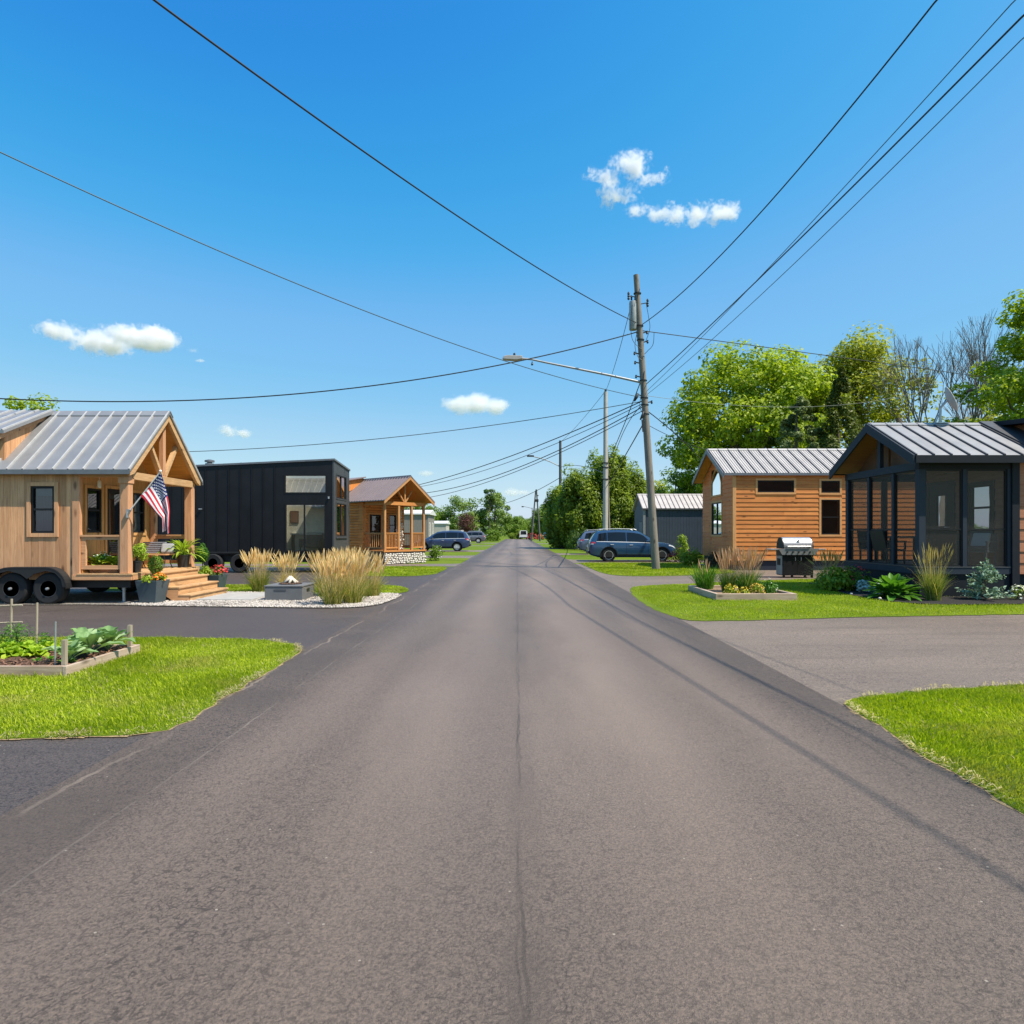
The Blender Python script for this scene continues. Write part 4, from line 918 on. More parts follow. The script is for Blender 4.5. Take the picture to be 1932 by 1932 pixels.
cr = roof_y(C, -.32, GW+.32, -.41, LEN, 3.21, 4.5, .04, ROOF_BROWN, .21)
b = B(); b.prism([(-.1,3.55),(-.1,4.3),(1.35,4.6),(1.35,4.3)], 'y', 3.3, 6.0); do = obj('dormer', b, LOGW_Y, C, **L_)
b = B(); b.prism([(-.3,4.27),(-.3,4.32),(1.4,4.66),(1.4,4.6)], 'y', 3.15, 6.15); obj('dormer_roof', b, ROOF_BROWN, do, **L_)
b = B(); b.box(-.06, GW+.06, -.06, PD, .63, .70); obj('deck', b, LOGW_X, C, **L_)
b = B(); b.box(0, GW, 0, LEN, 0, .625); obj('foundation', b, plain('grey parged base', (.12,.115,.11), .9, 0, .2, 4, bump=.4), C, **L_)
b = B(); rnd = random.Random(4)
def stone(b, c, r, rnd):
    pr = []; n = 8
    for k in range(5): a = -math.pi/2 + math.pi*k/4; pr.append((max(.001, math.cos(a)), math.sin(a)))
    o = len(b.v); b.lathe((0,0,0), pr, n)
    for i in range(o, len(b.v)):
        v = b.v[i]; f = .85 + .3*rnd.random(); b.v[i] = (c[0]+v[0]*r[0]*f, c[1]+v[1]*r[1]*f, c[2]+v[2]*r[2]*f)
z = .06
while z < .55:
    x = .05 + rnd.random()*.08
    while x < GW: s = rnd.uniform(.055,.1); stone(b, (x, -.03, z+rnd.uniform(-.015,.015)), (s, .05, rnd.uniform(.035,.055)), rnd); x += s*2.05
    z += .088
obj('cobble_skirt', b, STONEW, C, local=True, smooth=True)
rail(C, 'x', .13,.93,.055,1.6,.8,LOGW_X,8,True,False,.07); rail(C, 'x', 1.93,2.68,.055,1.6,.8,LOGW_X,8,True,False,.07); rail(C, 'y', .11,PD-.12,.075,1.6,.8,LOGTRIM,9,True,False,.07); rail(C, 'y', .11,PD-.1,2.74,1.6,.8,LOGTRIM,9,True,False,.07)
T = thing('firewood_stack', 'tall narrow stack of split firewood on the log cabin porch', 'firewood', (C.location.x, C.location.y, 0), R(52)); rnd = random.Random(8)
z = .70; i = 0
while z < 2.75:
    w = .42*(1 - (z-.7)/3.0)
    for k in range(2 if z < 2.0 else 1):
        b = B(); L = w*rnd.uniform(.6,.9); cx = 1.62 + (k-.5)*.17*(1 if z < 2 else 0) + .07*(z-.7)+rnd.uniform(-.03,.03); cyy = .75+rnd.uniform(-.05,.05); dz = rnd.uniform(-.04,.04)
        b.tube([(cx-L/2,cyy+rnd.uniform(-.08,.08),z+.05-dz),(cx+L/2,cyy+rnd.uniform(-.08,.08),z+.05+dz)], rnd.uniform(.04,.055), 7); obj('log', b, CERAM, T, local=True)
    z += .092; i += 1

# ------------------------------------------------------------------ HOUSE D: orange cedar cottage
D = thing('orange_cottage', 'orange cedar lap sided cottage with pale ribbed metal roof and arched gable window', 'cottage', (9.2,27,0))
dx0, dx1, dy0, dy1, dyc = 9.2, 19.4, 27.0, 31.4, 29.2
f1, f2, f3 = (10.21,11.76,3.31,3.82), (12.91,13.70,3.29,3.80), (12.91,13.70,1.52,3.0)
g1, g2 = (28.5,29.95,1.5,2.98), (28.5,29.95,3.28,4.15)
b = B(); laps(b, 'x', dx0+.1, dx1, .5, 4.02, dy0, -1, .19, [(h[0]-.09,h[1]+.09,h[2]-.09,h[3]+.09) for h in (f1,f2,f3)]); obj('front_wall', b, LAP_X, D)
dend = lambda z: (dy0 + max(0,(z-4.0)/1.3*2.2), dy1 - max(0,(z-4.0)/1.3*2.2))
b = B(); laps(b, 'y', dy0, dy1, .5, 5.25, dx0, -1, .19, [(g1[0]-.09,g1[1]+.09,g1[2]-.09,g1[3]+.09),(g2[0]-.06,g2[1]+.06,g2[2]-.06,g2[3]+.45)], ends=dend); bk = B(); laps(bk, 'x', dx0, dx1, .5, 4.02, dy1, 1, .19); obj('back_wall', bk, LAP_X, D); obj('gable_wall', b, LAP_Y, D)
b = B(); b.box(dx0-.04,dx0+.1,dy0-.045,dy0+.03,.5,4.02); obj('corner_trim', b, LAPTRIM_Z, D)
b = B(); b.box(dx0+.1,dx1,dy0-.05,dy0+.02,4.021,4.1); b.box(dx0+.1,dx1,dy0-.042,dy0+.02,.42,.5); obj('frieze_board', b, LAPTRIM_X, D)
b = B(); b.box(dx0+.04,dx1,dy0+.02,dy1-.02,0,.48); obj('skirting', b, plain('navy skirting', (.012,.018,.035), .6), D)
b = B(); b.box(dx0+.03,dx1,dy0+.1,dy1-.1,.49,.56); obj('floor', b, CEDAR_X, D)
window(D, 'x', *f1, dy0-.01, -1, LAPTRIM_X, .085, sw=.05, blind=.97, bm=DARK_BACKING); window(D, 'x', *f2, dy0-.01, -1, LAPTRIM_X, .085, sw=.05, blind=.95, bm=DARK_BACKING); window(D, 'x', *f3, dy0-.01, -1, LAPTRIM_X, .085, sw=.05, bars=(2.26,), blind=.98, bm=DARK_BACKING)  # blinds here are dark backing sheets in place of room darkness
window(D, 'y', *g1, dx0-.01, -1, LAPTRIM_Z, .085, sw=.05, vbars=(29.22,), blind=.45)
# peaked gable window
def peaked(a0, a1, z0, z1, zt, ins): m = (a0+a1)/2; return [(a0+ins,z0+ins),(a1-ins,z0+ins),(a1-ins,z1),(a1-.28,z1+(zt-z1)*.62-ins*.5),(m,zt-ins*1.3),(a0+.28,z1+(zt-z1)*.62-ins*.5),(a0+ins,z1)]
o_, i_ = peaked(g2[0],g2[1],g2[2],3.85,4.55,-.03), peaked(g2[0],g2[1],g2[2],3.85,4.55,.05)
b = B(); xs = (dx0-.055, dx0+.02); n = len(o_)
b.add([(xs[0],*p) for p in o_] + [(xs[0],*p) for p in i_] + [(xs[1],*p) for p in o_] + [(xs[1],*p) for p in i_], [f for k in range(n) for f in (((k,(k+1)%n,n+(k+1)%n,n+k)), (2*n+k,3*n+k,3*n+(k+1)%n,2*n+(k+1)%n), (k,2*n+k,2*n+(k+1)%n,(k+1)%n), (n+k,n+(k+1)%n,3*n+(k+1)%n,3*n+k))])
wv = obj('arched_window', b, LAPTRIM_Z, D); b = B(); b.poly([(dx0-.02,*p) for p in i_]); obj('pane', b, GLASS, wv, normals=False)
b = B(); b.poly([(dx0+.1,*p) for p in o_]); obj('blind', b, BLIND, wv, normals=False)
gable_roof(D, 8.74, 19.7, 26.84, 31.56, 4.12, 5.42, .05, ROOF_PALE, TRIM_GREY, .455, (.035,.04), RIBDARK, minor=3)
for s in (-1,1):
    b = B(); b.prism([(dyc+s*2.37,4.13),(dyc,5.43),(dyc,5.22),(dyc+s*2.37,3.93)], 'x', 8.69, 8.735); obj('rake_board', b, TRIM_GREY, D)
    b = B(); b.prism([(dyc+s*2.33,4.06),(dyc,5.35),(dyc,5.33),(dyc+s*2.33,4.04)], 'x', 8.74, 9.17); obj('soffit', b, CEDAR_CEIL, D)

# ------------------------------------------------------------------ HOUSE E: house with screened porch
E = thing('porch_house', 'dark framed house with a screened gable porch and charcoal seamed roof', 'house', (9.87,15.6,0))
ex, exb, ey0, ey1, eyc = 9.87, 12.1, 15.6, 19.1, 17.35
ZS, ZT = .76, 3.16
b = B(); b.box(ex+.02,exb,ey0+.02,ey1-.02,0,.58); obj('porch_base', b, SLATE_D, E)
b = B(); b.box(ex-.02,exb,ey0-.02,ey1+.02,.582,.74); obj('porch_rim', b, SLATE, E)
b = B(); b.box(ex-.03,exb,ey0-.03,ey0+.12,.741,.765); b.box(ex-.03,ex+.12,ey0+.12,ey1+.03,.741,.765); obj('sill', b, BLACKTRIM, E)
b = B()
for i in range(24): b.box(ex+.13, exb-.02, ey0+.125+i*.14, ey0+.26+i*.14, .741, .755)
obj('porch_floor', b, GREYWOOD_X, E)
def post(x, y, w=.12): b = B(); b.box(x,x+w,y,y+w,ZS+.005,ZT); obj('porch_post', b, SLATE, E)
post(ex,ey0,.16); post(ex,ey1-.14,.14); post(exb-.06,ey0,.1); post(exb-.06,ey1-.12,.1)
gy = [ey0+1.13, ey0+2.29]
for y in gy: post(ex+.01,y-.05,.1)
post(11.0-.05,ey0+.01,.1); post(11.0-.05,ey1-.12,.1)
b = B(); b.box(ex-.01,exb+.02,ey0-.01,ey0+.15,ZT+.001,3.34); b.box(ex-.01,exb+.02,ey1-.15,ey1+.01,ZT+.001,3.34); obj('porch_beam', b, SLATE_D, E)
b = B(); b.box(ex-.012,ex+.14,ey0+.15,ey1-.15,ZT+.001,3.35); obj('tie_beam', b, SLATE, E)
def screen(axis, a0, a1, pl):
    b = B(); q = [(a0,ZS+.01),(a1,ZS+.01),(a1,ZT-.001),(a0,ZT-.001)]
    b.poly([(p,pl,z) if axis == 'x' else (pl,p,z) for p, z in q]); s = obj('screen_panel', b, SCREEN, E, normals=False)
    b = B(); d = .025
    for p, q2, lo, hi in ((a0,a0+.035,ZS,ZT),(a1-.035,a1,ZS,ZT),(a0+.035,a1-.035,ZS,ZS+.04),(a0+.035,a1-.035,ZT-.04,ZT),(a0+.035,a1-.035,1.66,1.70)):
        (b.box(p,q2,pl-d,pl+d,lo,hi) if axis == 'x' else b.box(pl-d,pl+d,p,q2,lo,hi))
    obj('screen_frame', b, BLK, s)
for a0, a1 in ((ey0+.16,gy[0]-.05),(gy[0]+.05,gy[1]-.05),(gy[1]+.05,ey1-.14)): screen('y', a0, a1, ex+.07)
for y in (ey0+.06, ey1-.06):
    for a0, a1 in ((ex+.16,10.95),(11.05,exb-.06)): screen('x', a0, a1, y)
# gable: mullion and panels set back
etop = lambda y: 4.56 - abs(y-eyc)*(4.56-3.42)/2.03
b = B(); b.box(ex+.0,ex+.1,eyc-.07,eyc+.07,3.35,4.42); obj('gable_post', b, SLATE, E)
BROWNP = plain('brown gable panel', (.12,.058,.028), .6)
for s in (-1,1):
    b = B(); b.add([(ex+.3,eyc+s*.05,3.35),(ex+.3,eyc+s*1.72,3.35),(ex+.3,eyc+s*.05,4.40)], [(0,1,2)]); obj('gable_panel', b, BROWNP, E, normals=False)
    b = B(); b.prism([(eyc+s*2.06,3.47),(eyc,4.57),(eyc,4.33),(eyc+s*2.06,3.23)], 'x', 9.53, 9.58); obj('rake_board', b, SLATE, E)
    b = B(); b.prism([(eyc+s*2.0,3.40),(eyc,4.48),(eyc,4.46),(eyc+s*2.0,3.38)], 'x', 9.582, exb); obj('porch_ceiling', b, SOFFIT_D, E)
gable_roof(E, 9.59, 19.0, 15.29, 19.41, 3.46, 4.56, .06, ROOF_DARK, SLATE_D, .42, (.035,.035), RIBDARK)
b = B(); b.box(9.585,exb+.1,15.262,15.292,3.28,3.43); obj('gutter_board', b, SLATE_D, E)
# main body
md, mw = (17.62,18.62,.76,2.95), (16.15,16.95,1.6,2.85)
b = B()
for i in range(13): pass
laps(b, 'y', ey0+.05, ey1-.05, .76, 4.4, exb+.0, -1, .29, [(md[0]-.1,md[1]+.1,md[2],md[3]+.1),(mw[0]-.08,mw[1]+.08,mw[2]-.08,mw[3]+.08)], ends=lambda z: (ey0+.05+max(0,(z-3.4)*1.8), ey1-.05-max(0,(z-3.4)*1.8))); obj('porch_wall', b, RED_Y, E)
window(E, 'y', *mw, exb-.02, -1, BLK, .08, sw=.06, bars=(2.25,), blind=.25)
d = window(E, 'y', *md, exb-.02, -1, BLK, .1, sw=.3, bars=(1.65,), name='door'); b = B(); b.tube([(exb-.04,17.72,1.75),(exb-.1,17.72,1.75),(exb-.1,17.85,1.75)], .014, 6); obj('handle', b, STEEL, d)
b = B(); laps(b, 'x', exb+.2, 19, .6, 3.36, ey0, -1, .29); bk = B(); laps(bk, 'x', exb+.2, 19, .6, 3.36, ey1, 1, .29); obj('back_wall', bk, RED_X, E); obj('side_wall', b, RED_X, E)
b = B(); b.box(exb+.02,exb+.2,ey0-.05,ey0+.06,.2,3.36); obj('corner_trim', b, SLATE_D, E)
b = B(); b.box(exb,19,ey0+.04,ey1-.04,0,.585); obj('skirting', b, SLATE_D, E)
b = B(); b.box(exb+.05,19,ey0+.05,ey1-.05,.6,.7); obj('floor', b, CEDAR_X, E)
b = B(); b.prism([(15.35,3.52),(15.35,4.32),(18.9,4.62),(18.9,3.6)], 'x', 13.3, 19.0); dd = obj('dormer', b, RED_X, E)
b = B(); b.prism([(15.1,4.30),(15.1,4.42),(18.9,4.76),(18.9,4.64)], 'x', 12.95, 19.2); obj('dormer_roof', b, SLATE_D, dd)
b = B(); b.prism([(15.3,3.5),(17.35,4.60),(17.35,4.64),(15.3,3.54)], 'x', 12.62, 13.3); obj('flashing', b, RIBDARK, dd)
# dish
T = thing('satellite_dish', 'grey satellite dish on a short mast above the charcoal porch roof', 'satellite dish', (11.55,17.35,4.58))
b = B(); b.tube([(11.55,17.35,4.58),(11.55,17.35,5.0)], .035, 10); b.tube([(11.42,17.35,4.6),(11.55,17.35,4.9)], .015, 6); b.box(11.4,11.7,17.27,17.43,4.575,4.6); obj('mast', b, GALV, T)
b = B(); pr = [(.34*k/8, .09*(k/8)**2) for k in range(9)]; pr[0] = (.001,0); b.lathe((0,0,0), pr + [(.345,.095),(.34,.105)] + [(r-.0, z+.012) for r, z in reversed(pr[1:])] + [(.001,.012)], 32)
rot = Euler((R(62), R(12), R(66))).to_matrix(); cen = Vector((11.68,17.25,5.18))
ax = Vector((.83,-.38,.38)).normalized(); q = ax.to_track_quat('Z', 'Y').to_matrix()
b.v = [tuple(cen + q @ Vector((v[0]*.88, v[1]*1.05, v[2]))) for v in b.v]; obj('reflector', b, plain('dish grey', (.38,.38,.39), .5), T, smooth=True)
b = B(); lnb = cen + ax*.55 + Vector((0,0,.02)); low = cen - q @ Vector((0,-.3,0)); lows = min([cen + q @ Vector((0,.33,.06)), cen + q @ Vector((0,-.33,.06)), cen + q @ Vector((.3,0,.06)), cen + q @ Vector((-.3,0,.06))], key=lambda v: v.z)
b.tube([lows, lnb + Vector((0,0,-.04))], .012, 6); b.tube([cen - ax*.02, (11.55,17.35,5.0)], .03, 6); obj('feed_arm', b, GALV, T)
b = B(); b.tube([lnb - ax*.08, lnb + ax*.06], [.03,.045], 10); obj('feed_horn', b, CHASSIS, T)
# porch furniture
def chair(name, label, loc, rz, m, cush, group=None, w=.56, low=False):
    T = thing(name, label, 'chair', loc, rz, group); sh = .40; k = dict(local=True)
    b = B(); b.box(-w/2,w/2,-.27,.27,sh-.05,sh); obj('seat', b, m, T, bevel=.01, **k)
    b = B(); b.add([(-w/2,.24,sh-.02),(w/2,.24,sh-.02),(w/2,.36,.9),(-w/2,.36,.9),(-w/2,.28,sh-.02),(w/2,.28,sh-.02),(w/2,.40,.9),(-w/2,.40,.9)], [(0,1,2,3),(7,6,5,4),(0,4,5,1),(1,5,6,2),(2,6,7,3),(3,7,4,0)]); obj('backrest', b, m, T, bevel=.01, **k)
    for s in (-1,1):
        b = B(); b.box(s*w/2-.025,s*w/2+.025,-.27,.3,.60,.63); b.box(s*w/2-.02,s*w/2+.02,-.26,-.22,sh,.60); obj('armrest', b, m, T, **k)
        for y in (-.24,.24): b = B(); b.box(s*(w/2-.03)-.02,s*(w/2-.03)+.02,y-.02,y+.02,0,sh-.05); obj('leg', b, m, T, **k)
    if cush: b = B(); b.box(-w/2+.03,w/2-.03,-.25,.23,sh,sh+.09); obj('cushion', b, WICKER, T, bevel=.03, **k)
    if cush: b = B(); b.add([(-w*.3,.06,sh+.1),(w*.3,.06,sh+.1),(w*.3,.24,.84),(-w*.3,.24,.84),(-w*.3,.18,sh+.1),(w*.3,.18,sh+.1),(w*.3,.32,.84),(-w*.3,.32,.84)], [(0,1,2,3),(7,6,5,4),(0,4,5,1),(1,5,6,2),(2,6,7,3),(3,7,4,0)]); obj('back_cushion', b, cush, T, bevel=.03, **k)
    return T
zf = .755
chair('dining_chair', 'dark metal chair at the far side of the table in the screened porch', (10.35,18.45,zf), R(0), CHASSIS, None, 'dark chairs at the porch table')
chair('dining_chair', 'dark metal chair drawn up nearest the corner post in the screened porch', (10.75,16.35,zf), R(185), CHASSIS, None, 'dark chairs at the porch table')
chair('dining_chair', 'dark metal chair at the gable end of the table, back to the screen', (10.2,17.4,zf), R(95), CHASSIS, None, 'dark chairs at the porch table')
chair('wicker_armchair', 'grey wicker armchair with pale cushion behind the front screen of the porch', (11.65,16.1,zf), R(-60), WICKER, FABRIC_W, w=.66)
T = thing('dining_table', 'dark porch dining table behind the gable screens', 'table', (10.9,17.4,zf))
b = B(); b.box(10.5,11.3,16.75,18.05,zf+.71,zf+.75); obj('tabletop', b, BLACKTRIM, T)
for x, y in ((10.55,16.8),(11.22,16.8),(10.55,17.97),(11.22,17.97)): b = B(); b.box(x,x+.05,y,y+.05,zf,zf+.709); obj('leg', b, CHASSIS, T)

# ------------------------------------------------------------------ HOUSE F: navy house
Fh = thing('navy_house', 'navy blue board sided house with pale ribbed roof behind the parked cars', 'house', (9.0,45,0))
b = B(); vboards(b, 'x', 9.0, 17, .1, 3.28, 45.03, -.03, .2, [(14.22,15.12,2.2,3.1)], gap=.012); bk = B(); vboards(bk, 'x', 9, 17, .1, 3.28, 48.57, .03, .4); obj('back_wall', bk, NAVY, Fh); obj('front_wall', b, NAVY, Fh)
b = B(); vboards(b, 'y', 45.03, 48.57, .1, 4.3, 9.03, -.03, .2, [(45.6,46.7,.2,2.4)], gap=.012, ztop=lambda y: 4.3-abs(y-46.8)*.63); obj('gable_wall', b, plain('grey blue board siding', (.075,.09,.115), .6), Fh)
b = B(); b.box(8.94,9.1,44.96,45.08,.1,3.28); obj('corner_trim', b, plain('slate grey trim', (.2,.2,.21), .6), Fh)
gable_roof(Fh, 8.85, 17.2, 44.88, 48.72, 3.32, 4.42, .05, ROOF_PALE, RIBDARK, .33, (.04,.04), ROOF_BROWN)
window(Fh, 'x', 14.22,15.12,2.2,3.1, 45.0, -1, FRAMEW, .06, sash=FRAMEW, blind=.9)
b = B(); b.box(8.99,9.02,45.62,46.68,.2,2.38); obj('door', b, plain('grey door', (.14,.15,.17), .5), Fh)
b = B(); b.box(15.9,16.6,44.3,44.93,0,2.6); b.box(15.8,16.7,44.2,44.9,2.65,2.75); obj('shed_annex', b, plain('pale blue panel', (.33,.4,.43), .5), Fh)

# ------------------------------------------------------------------ houses farther along
def trailer_home(name, label, x0, x1, y0, y1, h, wall, roof, win):
    H = thing(name, label, 'mobile home', (x1,y0,0)); b = B(); holes = [(y0+a, y0+c, z0, z1) for a, c, z0, z1 in win]
    vboards(b, 'y', y0, y1, .3, h, x1-.03, .03, .25, holes, gap=.01); vboards(b, 'x', x0, x1-.03, .3, h, y0+.03, -.03, .25, gap=.01); obj('wall', b, wall, H); bk = B(); vboards(bk, 'x', x0, x1-.03, .3, h, y1-.03, .03, .6); obj('back_wall', bk, wall, H)
    b = B(); b.prism([(y0-.15,h),((y0+y1)/2,h+.45),(y1+.15,h),(y1+.15,h-.12),(y0-.15,h-.12)], 'x', x0-.15, x1+.2); obj('roof', b, roof, H)
    b = B(); b.box(x0,x1-.05,y0+.05,y1-.05,0,.295); obj('skirting', b, SLATE, H)
    for hh in holes: window(H, 'y', *hh, x1, 1, FRAMEW, .07, sash=FRAMEW, bars=((hh[2]+hh[3])/2,), blind=.5)
    return H
GREYSID = plain('grey siding', (.22,.2,.19), .6); PALESID = plain('pale siding', (.46,.43,.4), .6); LIGHTROOF = plain('white metal roof', (.6,.61,.62), .5)
trailer_home('mobile_home', 'grey sided mobile home with white roof edge beyond the log cabin', -16, -9.2, 66, 71, 3.6, GREYSID, LIGHTROOF, [(.8,1.6,1.2,2.6),(3.0,3.9,.5,2.6)])
trailer_home('mobile_home', 'low pale mobile home behind the purple bush', -22, -12.0, 108, 113, 3.2, PALESID, LIGHTROOF, [(1,2,1.2,2.2),(3,4,1.2,2.2)])
# ------------------------------------------------------------------ vehicles
def lerp_tab(tab, x):
    for (xa, a), (xb_, c) in zip(tab, tab[1:]):
        if x <= xb_: t = (x-xa)/(xb_-xa) if xb_ > xa else 0; t = max(0, t); return a + (c-a)*t
    return tab[-1][1]
TOP = [(0,.78),(.02,.98),(.08,1.12),(.2,1.33),(.34,1.55),(.5,1.66),(.85,1.735),(1.6,1.76),(2.4,1.73),(2.8,1.65),(3.2,1.42),(3.62,1.16),(3.8,1.10),(4.3,1.02),(4.6,.93),(4.78,.80),(4.88,.62),(4.9,.5)]
WID = [(0,.74),(.05,.82),(.18,.89),(.45,.935),(1.5,.945),(3.6,.94),(4.2,.92),(4.55,.84),(4.78,.70),(4.9,.52)]
LOW = [(0,.48),(.12,.36),(.4,.28),(4.3,.26),(4.75,.30),(4.9,.38)]
def section(x):
    zt, w, zl = lerp_tab(TOP, x), lerp_tab(WID, x), lerp_tab(LOW, x); zb = 1.10 - .022*x
    z5 = min(zb, zt-.05); z4 = min(zb-.16, zt-.13); h = max(0, zt-z5-.05); wt = .965*w - .36*h
    return [(0,zl),(w*.82,zl),(w*.965,zl+.08),(w,zl+(z4-zl)*.55),(w*.998,z4),(w*.972,z5),(wt,max(z5+.02,zt-.055)),(wt*.9,zt-.008),(wt*.5,zt+.012),(0,zt+.02)]
def make_suv(name, label, group):
    T = thing(name, label, 'car', (0,0,0), 0, group)
    xs = sorted(set([x for x, _ in TOP] + [.12,.3,.65,1.1,1.35,1.9,2.2,2.6,3.0,3.4,4.05,4.45,4.7]))
    b = B(); n = 10; ring = 2*n-2
    for x in xs:
        s = section(x); b.v += [(x,-y,z) for y, z in s] + [(x,y,z) for y, z in s[-2:0:-1]]
    for i in range(len(xs)-1):
        for k in range(ring): k2 = (k+1) % ring; b.f.append((i*ring+k, i*ring+k2, (i+1)*ring+k2, (i+1)*ring+k)); b.m.append(0)
    b.f += [tuple(range(ring-1,-1,-1)), tuple((len(xs)-1)*ring+k for k in range(ring))]; b.m += [0,0]
    body = obj('body', b, P_TEAL, T, local=True, smooth=28)
    cut = B()
    for wx in (1.08, 3.98):
        for s in (-1,1): cut.lathe((wx,s*.86,.37), [(.001,-.2),(.445,-.2),(.445,.2),(.001,.2)], 28, 'y')
    c = obj('arch_cutter', cut, BLK)
    md = body.modifiers.new('arch', 'BOOLEAN'); md.object = c; md.operation = 'DIFFERENCE'; md.solver = 'EXACT'
    dg = bpy.context.evaluated_depsgraph_get(); me = bpy.data.meshes.new_from_object(body.evaluated_get(dg)); body.modifiers.clear(); body.data = me; bpy.data.objects.remove(c, do_unlink=True)
    me.materials.clear(); me.materials.append(P_TEAL); me.polygons.foreach_set('material_index', [0]*len(me.polygons)); me.polygons.foreach_set('use_smooth', [True]*len(me.polygons)); me.set_sharp_from_angle(angle=R(28))
    def sidepatch(name, xa, xb_, ta, tb, m, s, i0=5, i1=6, off=.006, nx=10, slant=(0,0)):
        p = B()
        for i in range(nx+1):
            for t, sl in ((ta, 0), (tb, 1)):
                x = xa + (xb_-xa)*i/nx; x += (slant[0]*(1-i/nx) + slant[1]*i/nx)*sl
                q = section(x); y = q[i0][0] + (q[i1][0]-q[i0][0])*t + off; z = q[i0][1] + (q[i1][1]-q[i0][1])*t; p.v.append((x, s*y, z))
        for i in range(nx): p.f.append((2*i,2*i+2,2*i+3,2*i+1)); p.m.append(0)
        return obj(name, p, m, T, local=True, normals=False, smooth=True)
    for s in (-1,1):
        sidepatch('window', .42,.98,.1,.86,GLASS_DK,s,slant=(.12,0)); sidepatch('window', 1.02,2.02,.08,.88,GLASS_DK,s); sidepatch('window', 2.07,3.42,.08,.88,GLASS_DK,s,slant=(0,-.42))
        sidepatch('window_trim', .40,3.46,.02,.075,CHROME,s,off=.008)
        sidepatch('tail_light', .035,.34,.45,1.0,REDLIGHT,s,i0=4,i1=5,off=.010,nx=6); sidepatch('tail_light_lens', .035,.24,.12,.42,CLEARLENS,s,i0=4,i1=5,off=.010,nx=4)
        sidepatch('headlight', 4.36,4.74,.25,.95,CLEARLENS,s,i0=4,i1=5,off=.010,nx=6)
        sidepatch('sill_cladding', 1.56,3.5,.05,1.0,BLK,s,i0=2,i1=3,off=.004,nx=8) if False else sidepatch('sill_cladding', 1.56,3.5,.0,.25,BLK,s,i0=2,i1=3,off=.006,nx=8)
        p = B()
        for x in (1.0,2.045,3.22):
            for i0, i1 in ((2,3),(3,4),(4,5)):
                q = section(x); p.add([(x-.006,s*(q[i0][0]+.003),q[i0][1]),(x+.006,s*(q[i0][0]+.003),q[i0][1]),(x+.006,s*(q[i1][0]+.003),q[i1][1]),(x-.006,s*(q[i1][0]+.003),q[i1][1])], [(0,1,2,3)])
        obj('door_gap', p, BLK, T, local=True, normals=False)
        for x in (1.16,2.2): p = B(); q = section(x); p.box(x,x+.19,s*(q[4][0]+.002),s*(q[4][0]+.028),q[4][1]+.02,q[4][1]+.05); obj('handle', p, CHROME, T, local=True, bevel=.008)
        p = B(); p.box(3.08,3.22,s*.95,s*1.12,1.06,1.2); obj('mirror', p, P_TEAL, T, local=True, bevel=.03)
        p = B(); p.tube([(.62,s*.66,1.735),(.72,s*.66,1.80),(1.6,s*.665,1.825),(2.5,s*.66,1.795),(2.62,s*.66,1.74)], .016, 6); obj('roof_rail', p, CHROME, T, local=True)
        for wx in (1.08,3.98):
            p = B(); p.lathe((wx,s*.945 - s*.06,.37), [(.44,-s*.0),(.475,-s*.0),(.475,s*.068),(.44,s*.068),(.44,0)], 28, 'y')
            p.v = [(v[0], v[1], max(v[2], .27)) for v in p.v]; obj('arch_trim', p, BLK, T, local=True)
            wheel(T, (wx,s*.80,.37), .37, .24, 'y', s, CHROME, 7, local=True, hub=.66)
    def across(name, xa, xb_, m, off=.01, wy=.88, nx=6):
        p = B(); ny = 8
        for i in range(nx+1):
            x = xa + (xb_-xa)*i/nx; q = section(x); wt = q[6][0]
            for j in range(ny+1):
                y = (-1+2*j/ny); yy = y*wt*wy; z = q[9][1] - .025*y*y; p.v.append((x - (off if xa < 1 else -off), yy, z+off*.6))
        for i in range(nx):
            for j in range(ny): k = i*(ny+1)+j; p.f.append((k,k+ny+1,k+ny+2,k+1)); p.m.append(0)
        return obj(name, p, m, T, local=True, normals=False, smooth=True)
    across('rear_window', .12,.46,GLASS_DK); across('windshield', 2.78,3.6,GLASS_DK)
    p = B(); p.box(-.012,.0,-.26,.26,.80,.93); obj('number_plate', p, WHITEP, T, local=True)
    p = B(); p.box(-.035,.22,-.80,.80,.44,.60); obj('bumper', p, BLK, T, local=True, bevel=.04)
    p = B(); p.box(4.74,4.9,-.5,.5,.5,.72); obj('grille', p, BLK, T, local=True, bevel=.02)
    p = B(); p.box(.5,4.6,-.7,.7,.24,.34); obj('underbody', p, BLK, T, local=True)
    return T
GLASS_DK = plain('dark car glass', (.006,.008,.012), .05, 0, .1, 1, spec=.5)
suv = make_suv('suv', 'blue grey sport utility car parked nearest behind the leaning wooden pole', 'sport utility cars parked on driveways')
def repaint(o, m):
    for ch in o.children:
        if ch.name.split('.')[0] in ('body','mirror'): ch.material_slots[0].link = 'OBJECT'; ch.material_slots[0].material = m
suv2, suv3, suv4, suv5 = [copy_tree(suv) for _ in range(4)]
place(suv, (3.98,35.75,0), R(-1)); 
place(suv2, (4.55,47.6,0), R(0), 1.0, 'steel blue sport utility car parked behind the blue grey one, its rear showing'); repaint(suv2, P_STEEL)
place(suv3, (-4.05,55.4,0), R(180), 1.0, 'dark blue sport utility car parked beside the log cabin'); repaint(suv3, P_NAVY)
place(suv4, (-4.75,97.6,0), R(180), 1.02, 'dark grey sport utility car parked beyond the dark blue one'); repaint(suv4, P_PLUM)
place(suv5, (6.2,150,0), R(12), 1.0, 'small bright blue car far off beside the conifer clump'); repaint(suv5, P_BLUE)
